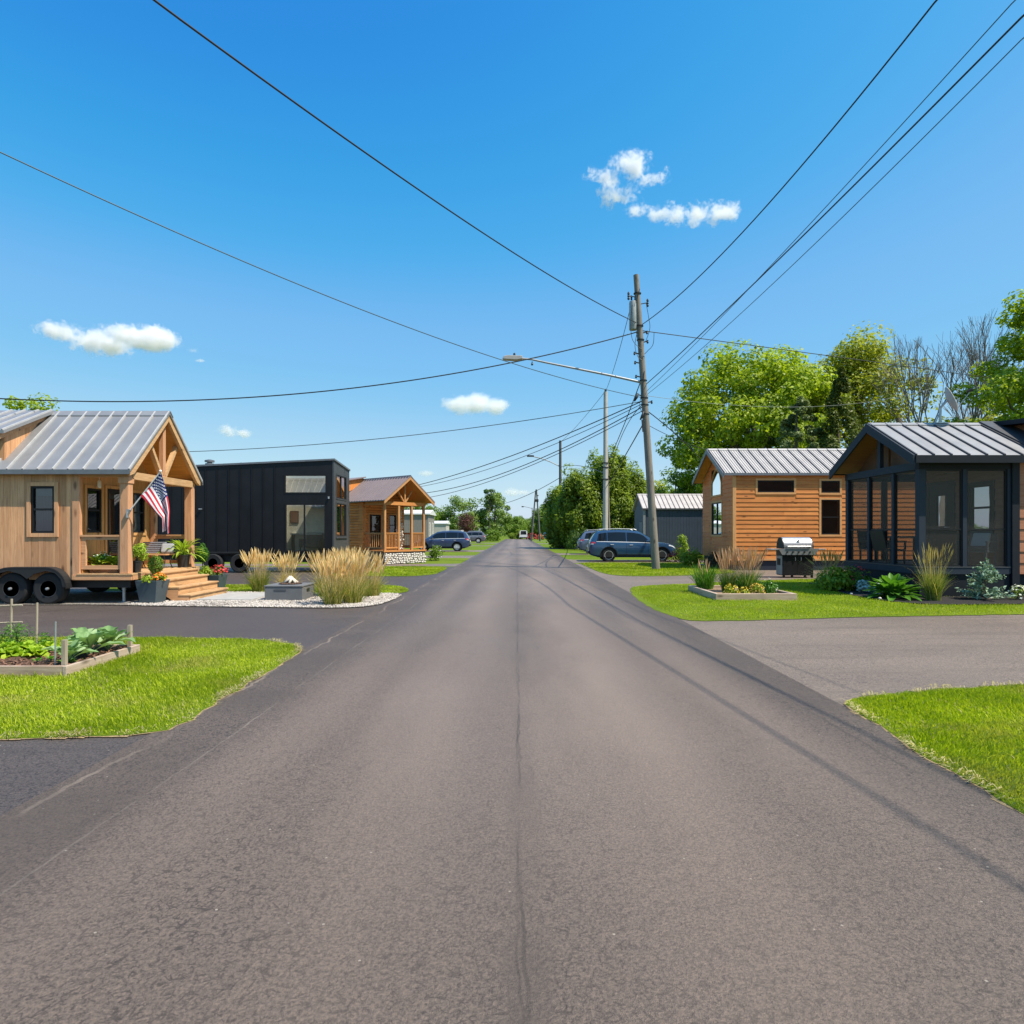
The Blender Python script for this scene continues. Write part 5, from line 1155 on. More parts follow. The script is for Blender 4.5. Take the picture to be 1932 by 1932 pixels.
# far van
V = thing('van', 'white van with dark rear window standing at the far end of the road', 'van', (1.6,152,0))
b = B(); b.prism([(-.95,.35),(.95,.35),(1.0,.9),(.98,1.4),(.84,2.05),(.6,2.15),(-.6,2.15),(-.84,2.05),(-.98,1.4),(-1.0,.9)], 'y', 152, 156.6); b.v = [(v[0]+1.6, v[1], v[2]) for v in b.v]; obj('body', b, P_WHITE, V, smooth=30)
b = B(); b.add([(.9,151.985,1.15),(2.3,151.985,1.15),(2.22,151.985,2.0),(.98,151.985,2.0)], [(0,1,2,3)]); obj('rear_window', b, GLASS_DK, V, normals=False)
for x in (.62,2.5): b = B(); b.box(x,x+.08,151.97,151.995,.95,1.4); obj('tail_light', b, REDLIGHT, V)
for x in (.85,2.35):
    for y in (152.9,155.6): wheel(V, (x,y,.36), .36, .2, 'x', 1 if x > 1 else -1, CHROME, 5)
b = B(); b.box(.7,2.5,151.9,152.02,.38,.55); obj('bumper', b, BLK, V)
# small enclosed trailer
V = thing('cargo_trailer', 'small white box trailer standing beside the dark grey car', 'trailer', (-5.6,127,0))
b = B(); b.box(-6.35,-4.85,127,129.5,.45,1.25); obj('body', b, P_WHITE, V, bevel=.12)
b = B(); [b.box(-6.2,-5.0,126.985,127.0,z,z+.03) for z in (.65,.85,1.05)]; obj('vent_slot', b, BLK, V)
for x in (-6.4,-4.8): wheel(V, (x,128.3,.28), .28, .16, 'x', 1 if x > -5 else -1, CHROME, 5)
b = B(); b.tube([(-5.6,129.5,.5),(-5.6,130.8,.45)], .04, 6); obj('drawbar', b, CHASSIS, V)

# ------------------------------------------------------------------ poles
def taper_pole(parent, x, y, h, r0, r1, lean, m, name='post'):
    b = B(); b.tube([(x + lean*t, y, h*t) for t in (0,.25,.5,.75,1)], [r0+(r1-r0)*t for t in (0,.25,.5,.75,1)], 14); return obj(name, b, m, parent, smooth=40)
px = lambda z: 6.0 - .0677*z
PY = 27.4
P1 = thing('utility_pole', 'tall leaning wooden utility pole with transformer and long lamp arm', 'utility pole', (6.0,PY,0))
taper_pole(P1, 6.0, PY, 12.7, .175, .115, -.86, POLEW)
b = B(); cx, cz = px(10.9)-.24, 10.35; b.lathe((cx,PY+.05,cz), [(.001,-.0),(.16,0),(.175,.03),(.175,1.15),(.16,1.22),(.06,1.27),(.001,1.27)], 18); b.box(cx+.1,px(10.9),PY-.05,PY+.1,cz+.2,cz+.28); b.box(cx+.1,px(10.9),PY-.05,PY+.1,cz+.95,cz+1.03); tr_ = obj('transformer', b, plain('transformer grey', (.33,.36,.38), .45), P1, smooth=40)
for dx in (-.08,.08): b = B(); b.lathe((cx+dx,PY,cz+1.27), [(.03,0),(.045,.05),(.03,.08),(.045,.12),(.02,.2),(.001,.2)], 8); obj('bushing', b, CHASSIS, tr_)
def cutout(x, y, z, s):
    b = B(); b.bar((x,y,z),(x+s*.28,y,z+.05),.03,.03); b.lathe((x+s*.3,y,z-.12), [(.04,0),(.055,.06),(.035,.1),(.055,.16),(.035,.2),(.055,.26),(.03,.34),(.001,.34)], 8); return obj('fuse_cutout', b, CHASSIS, P1)
cutout(px(11.9)-.08, PY, 11.75, -1); cutout(px(11.3)+.1, PY, 11.45, 1)
b = B(); b.tube([W(1213,722,PY),W(1150,708,PY),W(1080,694,PY),W(1030,684,PY),W(1003,678,PY)], [.055,.05,.045,.042,.04], 10); arm = obj('lamp_arm', b, LAMPGREY, P1, smooth=40)
b = B(); b.tube([W(1003,678,PY),W(985,676.5,PY)], .045, 8); lm = W(966,676,PY)
b.prism([(lm.x-.41,lm.z-.06),(lm.x-.36,lm.z+.06),(lm.x-.2,lm.z+.1),(lm.x+.45,lm.z+.08),(lm.x+.45,lm.z-.05),(lm.x+.2,lm.z-.1)], 'y', PY-.16, PY+.16); lu = obj('luminaire', b, plain('lamp head', (.38,.36,.35), .5), arm, bevel=.02)
b = B(); b.lathe((lm.x+.1,PY,lm.z+.09), [(.05,0),(.05,.08),(.04,.13),(.001,.15)], 10); obj('photocell', b, CHASSIS, lu)
b = B(); k = W(1004,683,PY); b.lathe(k+Vector((0,0,-.14)), [(.04,0),(.05,.05),(.025,.1),(.02,.16)], 8); obj('arm_insulator', b, CHASSIS, arm)
b = B()
for z in (10.5,9.9,8.15,7.4,7.1,6.7,11.9): b.lathe((px(z),PY,z), [(.16,-.02),(.165,-.02),(.165,.02),(.16,.02)], 14)
for z, s in ((10.2,1),(9.8,1),(8.3,-1),(7.5,-1),(7.2,1),(9.3,-1),(8.9,-1)): b.bar((px(z)+s*.1,PY,z),(px(z)+s*.3,PY,z+.05),.04,.04); b.lathe((px(z)+s*.3,PY,z), [(.03,-.05),(.05,0),(.03,.05),(.04,.09)], 8)
obj('pole_hardware', b, CHASSIS, P1)
def bentwire(pts, r, name='drop_wire', parent=None, m=CABLE):
    b = B(); pts = [Vector(p) for p in pts]; out = []
    for i in range(len(pts)-1):
        p0, p1, p2, p3 = pts[max(i-1,0)], pts[i], pts[i+1], pts[min(i+2,len(pts)-1)]
        for k in range(6):
            t = k/6; out.append(.5*((2*p1)+(p2-p0)*t+(2*p0-5*p1+4*p2-p3)*t*t+(3*p1-p0-3*p2+p3)*t**3))
    b.tube(out + [pts[-1]], r, 5); return obj(name, b, m, parent)
Y_ = PY-.15
for L in ([(1193,575),(1190,610),(1193,640),(1205,655),(1213,660)],[(1200,622),(1204,650),(1207,668)],[(1205,615),(1198,650),(1203,672),(1212,680)],[(1216,700),(1213,725),(1212,742)],[(1207,545),(1203,560),(1200,572)],[(1219,572),(1224,600),(1226,620),(1218,645)],[(1234,628),(1232,650),(1222,662),(1216,668)],[(1210,742),(1207,765),(1211,778)]):
    bentwire([W(u,v,Y_) for u, v in L], .012, 'drop_wire', P1)
for u, v0, v1, r in ((1201,742,757,.06),(1212,776,792,.06)):
    b = B(); b.tube([W(u+3,v0,Y_),W(u,(v0+v1)/2,Y_),W(u-4,v1,Y_)], [r*.5,r,r*.5], 8); obj('splice_case', b, CABLE, P1, smooth=True)
b = B(); b.tube([W(1211,792,Y_),W(1213,815,Y_)], .025, 6); obj('cable_guard', b, CABLE, P1)
p2x, p2y = 6.02, 42.9
P2 = thing('utility_pole', 'pale round utility pole rising behind the parked blue grey car, thinner pole beside it', 'utility pole', (p2x,p2y,0)); taper_pole(P2, p2x-.05, p2y, 11.1, .18, .13, .02, plain('pale weathered pole', (.42,.40,.37), .8, 0, .12, 3))
b = B(); b.tube([(p2x+.32,p2y+.3,0),(p2x+.2,p2y+.3,3),(p2x+.1,p2y+.3,7.4)], .09, 8); obj('stub_pole', b, POLEW, P2)
b = B()
for z in (6.0,5.2,6.3): b.lathe((p2x-.04,p2y,z), [(.17,-.03),(.2,-.03),(.2,.03),(.17,.03)], 12); b.bar((p2x-.3,p2y,z),(p2x+.25,p2y,z),.04,.05)
b.lathe((p2x-.03,p2y,11.1), [(.06,0),(.08,.08),(.03,.2),(.001,.2)], 8); obj('pole_hardware', b, CHASSIS, P2)
p3x, p3y = 5.2, 76
P3 = thing('utility_pole', 'dark utility pole standing in the conifers with a curved lamp arm', 'utility pole', (p3x,p3y,0)); taper_pole(P3, p3x, p3y, 12.6, .19, .15, .0, plain('dark pole wood', (.07,.07,.075), .85))
b = B(); b.tube([W(1056,880,p3y),W(1040,872,p3y),W(1020,864.5,p3y),W(1005,861,p3y)], .06, 8); a3 = obj('lamp_arm', b, LAMPGREY, P3); b = B(); q = W(1001,860.5,p3y); b.prism([(q.x-.45,q.z-.08),(q.x-.35,q.z+.1),(q.x+.4,q.z+.08),(q.x+.4,q.z-.08)], 'y', p3y-.15, p3y+.15); obj('luminaire', b, CHASSIS, a3)
p4y = 118; AP = thing('braced_pole', 'dark A shaped braced utility pole at the far end of the road', 'utility pole', (3.7,p4y,0))
for u, du in ((1002.5,-1),(1019,1)):
    b = B(); b.tube([W(u,1021,p4y),W(1011.5+du*.8,926,p4y)], [.17,.12], 8); obj('leg', b, plain('far pole wood', (.1,.1,.1), .85), AP)
b = B(); b.box(W(1008,945,p4y).x,W(1016,945,p4y).x,p4y-.15,p4y+.15,W(1010,947,p4y).z,W(1010,942,p4y).z); obj('crossbar', b, CHASSIS, AP)
b = B(); b.tube([W(1011.8,930,p4y),W(1011.8,923.5,p4y)], .15, 8); b.tube([W(1013,935,p4y),W(1016,935,p4y)], .12, 6); obj('insulator', b, CHASSIS, AP)
p5y = 135; P5 = thing('lamp_post', 'thin far street lamp on a dark pole near the braced pole', 'street lamp', (W(1004,1000,p5y).x,p5y,0))
taper_pole(P5, W(1004,1000,p5y).x, p5y, W(1004,958,p5y).z, .1, .07, 0, CHASSIS); b = B(); b.tube([W(1004,959.5,p5y),W(995,957,p5y),W(987,955.5,p5y)], .045, 6); b.box(W(984,955,p5y).x,W(988,955,p5y).x,p5y-.15,p5y+.15,W(0,957,p5y).z,W(0,955,p5y).z); obj('lamp_arm', b, CHASSIS, P5)

# ------------------------------------------------------------------ overhead wires: each hangs between real points, with its sag
def proj(p): return (U0 + p.x/p.y*FPX, V0 - (p.z-CAMH)/p.y*FPX)
def wire(label, A_, E_, mid, r, ext=0.0, m=CABLE, n=60):
    A_, E_ = Vector(A_), Vector(E_); best = min((abs(proj(A_.lerp(E_, k/400))[0]-mid[0]), k/400) for k in range(1, 400)); t = best[1]; p = A_.lerp(E_, t)
    zn = CAMH - (mid[1]-V0)/FPX*p.y; s = (p.z-zn)/(4*t*(1-t)); b = B(); pts = []
    for i in range(n+1):
        q = i/n*(1+ext); P = A_ + (E_-A_)*q; P.z -= 4*s*q*(1-q)
        if q > 1: P.z = E_.z + (P - E_).length*.02
        pts.append(P)
    b.tube(pts, r, 6); o = obj('overhead_wire', b, m, smooth=True); tag(o, label, 'wire', 'overhead wires of the street'); return o
at = lambda z, dx=0: (px(z)+dx, PY, z)
wire('thick black cable sweeping from below the transformer high across the road toward the viewer', at(10.64,-.12), W(290,0,9), (800,365), .017, .9)
wire('thin grey wire sagging from the leaning pole high over the cedar house', at(7.42,-.1), W(0,287,13), (480,502), .013, .5, CABLE2)
wire('heavy black cable drooping from the leaning pole behind the cedar house roof ridge', at(10.25,-.1), W(0,752,24), (640,735), .024, .3)
wire('thin wire from the leaning pole to behind the black house roof', at(7.26,-.1), W(360,852,30), (760,823), .016, .4, CABLE2)
wire('black cable rising steeply from the leaning pole top right over the driveway', at(10.57,.12), W(1767,0,11), (1480,350), .017, 1.6)
wire('thick cable from the lamp arm height climbing over the screened porch side of the road', at(8.0,.12), W(1932,28,9.2), (1520,440), .016, 1.6)
wire('thin green grey wire running just above the thick cable over the driveway', at(7.7,.12), W(1915,0,9.6), (1530,420), .009, 1.6, CABLE2)
wire('thin lowest wire of the three climbing over the driveway', at(7.55,.12), W(1932,70,10), (1600,400), .009, 1.6, CABLE2)
wire('black wire running from the leaning pole across the tall maple to the bare tree', at(10.3,.1), W(1932,722,40), (1480,660), .018, .3)
wire('pale wire passing in front of the maple toward the arborvitae', at(7.5,.1), W(1760,732,44), (1480,768), .009, 0, plain('pale wire', (.22,.24,.22), .6))
wire('short black service drop from the leaning pole to the orange cottage eave', at(6.8,.14), W(1352,902,31), (1262,808), .02)
wire('thin service wire from the leaning pole toward the orange cottage ridge', at(6.2,.14), W(1345,852,29.5), (1285,832), .012)
for i, (v0, u1, v1, um, vm, r, lb) in enumerate(((757,780,917,1000,847,.022,'uppermost wire of the bundle falling from the leaning pole to behind the log cabin'),(762,782,920,1000,857,.014,'second wire of the bundle falling behind the log cabin'),(768,786,932,1000,873,.02,'third wire of the bundle falling behind the log cabin'),(775,800,940,1000,879,.016,'lowest wire of the bundle falling behind the log cabin'))):
    wire(lb, at(CAMH-(v0-V0)/FPX*PY,-.12), W(u1,v1,44), (um,vm), r, .3)
wire('black cable dropping from the leaning pole to the collar of the pale pole', at(8.1,-.12), (p2x,p2y-.2,6.1), (1178,800), .022)
wire('second cable dropping from the splice to the pale pole', at(7.1,-.12), (p2x+.1,p2y-.2,5.2), (1170,830), .018)
wire('heavy cable dropping from the lower splice into the conifer clump', at(6.3,-.12), W(1120,952,62), (1170,876), .028)
wire('thin primary wire from the transformer to the top of the pale pole', (cx-.1,PY,11.4), (p2x,p2y,11.2), (1170,655), .014)
wire('thin primary wire from the pale pole top to the dark pole', (p2x,p2y,11.2), (p3x,p3y,12.4), (1100,790), .016)
wire('slack cable drooping between the pale pole and the dark pole', (p2x-.1,p2y,5.6), (p3x,p3y,9.4), (1100,880), .024)
wire('far wire running from the dark pole past the braced pole', (p3x,p3y,8.2), W(900,955,130), (1010,927), .035, .3)

# ------------------------------------------------------------------ grill
GY = 22.4
Gr = thing('gas_grill', 'gas barbecue with steel lid and side shelves on the driveway by the orange cottage', 'grill', (9.9,GY+.3,0))
b = B(); b.box(9.37,10.45,GY,GY+.55,.09,.80); cab = obj('cabinet', b, BLK, Gr, bevel=.012)
b = B(); b.box(9.35,9.368,GY+.03,GY+.52,.12,.78); obj('side_panel', b, plain('grey enamel side', (.25,.25,.24), .45), cab)
b = B(); [b.box(9.34,9.349,GY+.15+.06*i,GY+.18+.06*i,.45,.68) for i in range(5)]; obj('side_vent', b, BLK, cab)
b = B(); b.box(9.905,9.915,GY-.006,GY,.12,.78); obj('door_gap', b, CHASSIS, cab)
for x in (9.8,10.0): b = B(); b.tube([(x,GY-.01,.62),(x,GY-.04,.62),(x,GY-.04,.74),(x,GY-.01,.74)], .01, 6); obj('handle', b, STEEL, cab)
b = B(); b.prism([(9.2,1.04),(10.62,1.04),(10.5,.82),(9.34,.82)], 'y', GY-.06, GY-.03); pan = obj('control_panel', b, STEEL, Gr)
for i in range(5): b = B(); b.lathe((9.5+.2*i,GY-.06,.92), [(.001,-.035),(.028,-.035),(.032,0),(.001,0)], 12, 'y'); obj('knob', b, CHASSIS, pan)
b = B(); b.box(9.36,10.46,GY-.03,GY+.56,.80,1.02); obj('firebox', b, CHASSIS, Gr)
for xa, xb_ in ((8.95,9.36),(10.46,10.87)): b = B(); b.box(xa,xb_,GY-.02,GY+.5,.99,1.03); obj('side_shelf', b, STEEL, Gr, bevel=.008)
b = B(); pr = [(GY-.01,1.04)] + [(GY+.27-.29*math.cos(R(a)), 1.08+.36*math.sin(R(a))) for a in range(0,181,15)] + [(GY+.56,1.04)]; b.prism(pr, 'x', 9.41, 10.41); lid = obj('lid', b, STEEL, Gr, smooth=35)
b = B(); b.prism([(y, z) for y, z in pr], 'x', 9.375, 9.409); b.prism(pr, 'x', 10.411, 10.445); obj('lid_end', b, BLK, lid)
b = B(); b.tube([(9.5,GY-.02,1.11),(9.5,GY-.09,1.12),(10.32,GY-.09,1.12),(10.32,GY-.02,1.11)], .017, 8); obj('handle', b, STEEL, lid)
b = B(); b.lathe((9.93,GY+.035,1.31), [(.001,-.03),(.05,-.03),(.055,0),(.001,0)], 16, 'y'); obj('thermometer', b, CHROME, lid)
for x in (9.43,9.72,10.18,10.42): b = B(); b.lathe((x,GY+.06,.045), [(.045,-.02),(.045,.02)], 12, 'y'); b.box(x-.03,x+.03,GY+.03,GY+.09,.05,.092); obj('caster', b, RUBBER, Gr)

# ------------------------------------------------------------------ fire table
FT = thing('fire_table', 'low grey concrete fire table with ceramic logs on the gravel', 'fire pit', (-5.45,15.25,0))
fx0, fx1, fy0, fy1 = -5.87, -4.99, 14.8, 15.72
b = B(); b.box(fx0,fx1,fy0,fy1,.02,.335); bo = obj('body', b, FIREBOX, FT, bevel=.008)
b = B(); b.box(fx0-.012,fx1+.012,fy0-.012,fy1+.012,.336,.37); obj('top', b, FIREBOX, FT, bevel=.006)
b = B(); b.box(fx0+.22,fx0+.5,fy0-.006,fy0-.001,.235,.28); obj('vent_panel', b, plain('dark vent', (.06,.065,.075), .5), bo)
b = B(); b.box(fx1+.001,fx1+.006,fy0+.3,fy0+.5,.2,.28); obj('vent_panel', b, CHASSIS, bo)
b = B(); b.lathe((-5.43,15.26,.371), [(.27,0),(.27,.012),(.25,.012),(.25,.004),(.001,.004)], 28); obj('burner_ring', b, CHASSIS, FT)
b = B(); rnd = random.Random(3)
for i in range(90):
    a, r = rnd.random()*6.28, .24*math.sqrt(rnd.random()); stone(b, (-5.43+r*math.cos(a),15.26+r*math.sin(a),.385), (.028,.024,.02), rnd)
obj('lava_rock', b, LAVA, FT, smooth=True)
for i in range(7):
    a = i*.9+.3; b = B(); x, y = -5.43, 15.26; b.tube([(x+.17*math.cos(a),y+.13*math.sin(a),.40),(x+.06*math.cos(a+.5),y+.05*math.sin(a+.5),.49),(x+.02*math.cos(a+2),y+.02*math.sin(a+2),.55)], [.028,.034,.024], 8); obj('ceramic_log', b, CERAM, FT, smooth=True)

# ------------------------------------------------------------------ raised beds
RB = thing('raised_bed', 'weathered low timber bed on the lawn planted with feathery grasses and yellow flowers', 'garden bed', (5.6,16.1,0))
rx0, rx1, ry0, ry1, rh = 4.66, 6.57, 14.9, 17.3, .17
for nm, q, m in (('front_board',(rx0,rx1,ry0,ry0+.09),GREYWOOD_X),('back_board',(rx0,rx1,ry1-.09,ry1),GREYWOOD_X),('side_board',(rx0,rx0+.09,ry0+.091,ry1-.091),GREYWOOD_Y),('side_board',(rx1-.09,rx1,ry0+.091,ry1-.091),GREYWOOD_Y)):
    b = B(); b.box(*q, 0, rh); obj(nm, b, m, RB, bevel=.008)
b = B(); b.box(rx0+.08,rx1-.08,ry0+.08,ry1-.08,.0,.11); obj('soil', b, plain('tan bed soil', (.24,.16,.1), .95, 0, .35, 22, bump=1.0), RB)
VB = thing('vegetable_bed', 'long raised vegetable bed of weathered boards with mulch, lettuce and staked greens', 'garden bed', (-6.2,7.6,0))
for nm, q, m in (('front_board',(-9.5,-4.985,6.98,7.02),GREYWOOD_X),('back_board',(-9.5,-4.985,8.3,8.34),GREYWOOD_X),('side_board',(-4.984,-4.94,6.975,8.345),GREYWOOD_Y)):
    b = B(); b.box(*q, 0, .135); obj(nm, b, m, VB, bevel=.004)
b = B(); N_ = 60; rg = np.random.default_rng(5)
xs_, ys_ = np.linspace(-9.5,-4.985,110), np.linspace(7.02,8.3,34); XX, YY = np.meshgrid(xs_, ys_, indexing='ij'); ZZ = .085 + .02*np.sin(XX*5)*np.sin(YY*6) + rg.uniform(0,.018,XX.shape)
Vv = np.column_stack([XX.ravel(),YY.ravel(),ZZ.ravel()]); ii = np.arange(109)[:,None]*34+np.arange(33)[None]; Ff = np.stack([ii,ii+34,ii+35,ii+1],2).reshape(-1,4); npmesh('soil', Vv, Ff, SOIL, VB)
b = B()
for i in range(1500):                                 # bark chips of the mulch
    x, y, a, L = rg.uniform(-7.2,-5.0), rg.uniform(7.04,8.28), rg.uniform(0,6.28), rg.uniform(.012,.035); z = .105+rg.uniform(0,.02); d = Vector((math.cos(a),math.sin(a),rg.uniform(-.4,.4)))*L; s = Vector((-math.sin(a),math.cos(a),rg.uniform(-.3,.3)))*L*.3; p = Vector((x,y,z))
    b.add([p-d-s,p+d-s,p+d+s,p-d+s], [(0,1,2,3)])
stuff(obj('mulch_chips', b, plain('bark chip', (.17,.085,.05), .9, 0, .5, 6), VB, normals=False))
def stake(label, x, y, h, w, m, round_=False, z0=.02):
    b = B()
    if round_: b.tube([(x,y,z0),(x+.006,y,h)], w, 8)
    else: b.box(x-w,x+w,y-w,y+w,z0,h)
    o = obj('garden_stake', b, m); return tag(o, label, 'stake')
stake('thin metal garden stake among the lettuce beside the wooden stub', -5.19, 7.15, .60, .009, GALV, True); stake('short thick wooden stake at the front corner of the vegetable bed', -5.02, 7.06, .41, .022, STAKEW); stake('short wooden stake at the back corner of the vegetable bed behind the big leaves', -5.03, 8.27, .40, .022, STAKEW)
T = thing('trellis', 'rustic stick trellis with two cross bars at the back of the vegetable bed', 'trellis', (-6.6,8.3,0))
for x, y, h in ((-6.57,8.26,.74),(-6.72,8.9,.62),(-7.6,8.26,.72)): b = B(); b.tube([(x,y,.02),(x+.01,y,h)], .014, 7); obj('upright', b, STAKEW, T)
for z in (.64,.42): b = B(); b.tube([(-7.75,8.26,z-.03),(-6.42,8.26,z+.02)], .011, 6); obj('crossbar', b, STAKEW, T)
# ------------------------------------------------------------------ vegetation
def unit(a): return a/np.maximum(np.linalg.norm(a, axis=1, keepdims=True), 1e-9)
def leaf_kites(P, N, size, aspect, rg, axis=None, droop=0.0):
    n = len(P); a = rg.normal(size=(n,3)) if axis is None else axis + rg.normal(size=(n,3))*.35
    a = unit(a - N*np.sum(a*N, 1, keepdims=True)); c = np.cross(N, a); s = size*rg.uniform(.6,1.35,n)[:,None]
    V = np.stack([P - a*s*.5, P - c*s*aspect*.5 + N*s*.06 - a*s*.05, P + a*s*.5 - N*s*droop, P + c*s*aspect*.5 + N*s*.06 - a*s*.05], 1).reshape(-1,3)
    return V, np.arange(4*n).reshape(n,4)
def crown_points(cl, rad, per, rg, outw=.55, up=.35, flat=.8):
    """cl: clump centres (k,3), rad (k,), per leaves; leaves near each clump's shell"""
    k = len(cl); idx = np.repeat(np.arange(k), per); d = unit(rg.normal(size=(len(idx),3))); r = rg.uniform(.25,1.0,len(idx))**.45*rad[idx]
    P = cl[idx] + d*r[:,None]*np.array([1,1,flat]); c0 = cl.mean(0); o = unit(P-c0)
    N = unit(d*outw + o*.35 + np.array([0,0,up]) + rg.normal(size=d.shape)*.45); return P, N, d
def limb(b, p, q, r0, r1, rnd, n=5, wob=.08):
    p, q = Vector(p), Vector(q); L = (q-p).length; pts = []
    for i in range(n+1):
        t = i/n; w = wob*L*math.sin(math.pi*t); pts.append(p.lerp(q, t) + Vector((rnd.uniform(-w,w), rnd.uniform(-w,w), rnd.uniform(-w,w)*.5 + L*.06*math.sin(math.pi*t))))
    b.tube(pts, [r0+(r1-r0)*i/n for i in range(n+1)], 6); return pts
def tree(name, label, cat, x, y, h, w, base, mat, seed, n=16000, leaf=.22, clumps=70, tr=.25, shape='round', bark=BARK, group=None, aspect=.6, crad=.17, gaps=0.0, fz=None):
    rg = np.random.default_rng(seed); rnd = random.Random(seed); T = thing(name, label, cat, (x,y,0), 0, group)
    H = h - base; cl = []
    while len(cl) < clumps:
        d = unit(rg.normal(size=(1,3)))[0]; r = rg.uniform(.35,1)**.5
        t = (d[2]*r+1)/2
        if shape in ('round','spray'): sc = w/2; q = np.array([d[0]*r*sc, d[1]*r*sc, base + H*t])
        elif shape == 'cone': t = rg.uniform(0,1)**1.5; a = rg.uniform(0,6.28); rr = (w/2)*(1-t)**.7*rg.uniform(.55,1)+.03; q = np.array([rr*math.cos(a), rr*math.sin(a), base + H*t*.97])
        elif shape == 'column': t = rg.uniform(0,1); a = rg.uniform(0,6.28); rr = (w/2)*min(1,(1-t)*1.9)**.8*min(1,.75+t)*rg.uniform(.5,.9); q = np.array([rr*math.cos(a), rr*math.sin(a), base + H*t])
        else: t = rg.uniform(0,1); a = rg.uniform(0,6.28); rr = (w/2)*rg.uniform(.2,1)*(.5+.8*math.sin(math.pi*min(1,t*1.05)))*.8; q = np.array([rr*math.cos(a), rr*math.sin(a), base + H*t])
        if gaps and math.sin(q[0]*1.7+seed)*math.sin(q[2]*1.3+q[1]) > 1-gaps: continue
        cl.append(q)
    cl = np.array(cl); s_ = w if shape != 'column' else w*1.0
    rad = s_*crad*rg.uniform(.65,1.3,len(cl))
    if shape in ('cone','column'): rad *= np.clip(1.25-(cl[:,2]-base)/H, .22, 1)
    cl = cl + np.array([x,y,0]); P, N, d = crown_points(cl, rad, max(1, n//len(cl)), rg, flat=fz or (.75 if shape != 'column' else 1.5))
    ax = None
    if shape in ('cone','column'): ax = d*np.array([1,1,.3]) + np.array([0,0,.7 if shape == 'column' else .35])
    elif shape == 'spray': ax = d + np.array([0,0,.6])
    V, F = leaf_kites(P, N, leaf, aspect, rg, ax); npmesh('crown', V, F, mat, T)
    b = B(); top = Vector((x + rnd.uniform(-.3,.3), y, base + H*(.75 if shape in ('round','spray') else .95))); pts = limb(b, (x,y,-.05), top, tr, tr*.2, rnd, 7, .02)
    if shape in ('round','spray','irregular'):
        for i in rg.choice(len(cl), min(len(cl), 18), replace=False):
            c = Vector(cl[i]); k = min(len(pts)-2, max(2, int(len(pts)*(c.z/h)*.6))); limb(b, pts[k], c, tr*.35, .02, rnd, 4)
    obj('trunk', b, bark, T, smooth=True); return T
g_ = 'trees behind the houses'
tree('maple_tree', 'huge rounded yellow green maple towering behind the orange cottage', 'tree', 19.6, 53, 17.2, 13.4, 1.5, LEAF_MAPLE, 11, 52000, .30, 150, .4, 'round', group=g_, crad=.105)
tree('deciduous_tree', 'olive green loose tree standing between the maple and the bare tree', 'tree', 28.0, 52, 17.0, 11.5, 1.5, LEAF_OLIVE, 12, 34000, .28, 120, .3, 'irregular', group=g_, crad=.14, gaps=.25)
tree('deciduous_tree', 'lower olive tree filling the gap behind the pointed arborvitae', 'tree', 24.5, 56, 16.0, 8.5, 1.0, LEAF_MID, 121, 14000, .28, 50, .3, 'irregular', group=g_, crad=.15)
tree('deciduous_tree', 'dense green tree closing the gap between the maple and the olive tree', 'tree', 24.0, 60, 17.0, 9.5, 1.0, LEAF_MAPLE, 122, 20000, .32, 70, .3, 'round', group=g_, crad=.13)
tree('arborvitae', 'narrow pointed olive arborvitae rising behind the cottage roof', 'tree', 20.4, 40, 11.8, 3.5, .4, LEAF_COLUMN, 13, 22000, .2, 90, .2, 'column', group=g_, aspect=.45, crad=.22)
tree('spruce_tree', 'grey green spruce standing before the maple behind the cottage roof', 'tree', 18.3, 41, 10.6, 7.2, .4, LEAF_SPRUCE, 14, 30000, .22, 170, .2, 'cone', group=g_, aspect=.4, crad=.09)
tree('deciduous_tree', 'tall bright leafy tree towering behind the dark dormer of the porch house', 'tree', 32.6, 40, 16.2, 8.4, 2.0, LEAF_MAPLE, 15, 30000, .24, 110, .3, 'irregular', group=g_, crad=.12, gaps=.3)
tree('deciduous_tree', 'low bushy tree under the bare tree behind the porch house ridge', 'tree', 28.5, 44, 8.6, 6.5, .5, LEAF_MID, 16, 9000, .24, 40, .2, 'irregular', group=g_, crad=.15, gaps=.2)
tree('deciduous_tree', 'second low tree behind the dark dormer under the tall bright tree', 'tree', 34, 46, 9.8, 7.5, .5, LEAF_OLIVE, 161, 9000, .24, 40, .2, 'irregular', group=g_, crad=.15, gaps=.2)
tree('deciduous_tree', 'mid green tree between the conifer clump and the orange cottage', 'tree', 15.2, 61, 8.6, 6.4, .3, LEAF_MID, 17, 9000, .27, 45, .2, 'round', group=g_, crad=.15)
tree('deciduous_tree', 'small olive brown tree above the navy house roof', 'tree', 17.0, 82, 8.3, 6.5, .3, LEAF_OLIVE, 18, 6000, .32, 35, .2, 'round', group=g_, crad=.15)
tree('deciduous_tree', 'light green tree just beyond the conifer clump above the navy roof', 'tree', 20.5, 84, 8.8, 5.5, .3, LEAF_FAR, 181, 5000, .32, 35, .2, 'round', group=g_, crad=.15)
tree('deciduous_tree', 'yellow green tree top showing above the cedar house roof', 'tree', -30.6, 40, 9.9, 5.6, 1.0, LEAF_MAPLE, 19, 8000, .22, 40, .2, 'irregular', group=g_, crad=.14, gaps=.2)
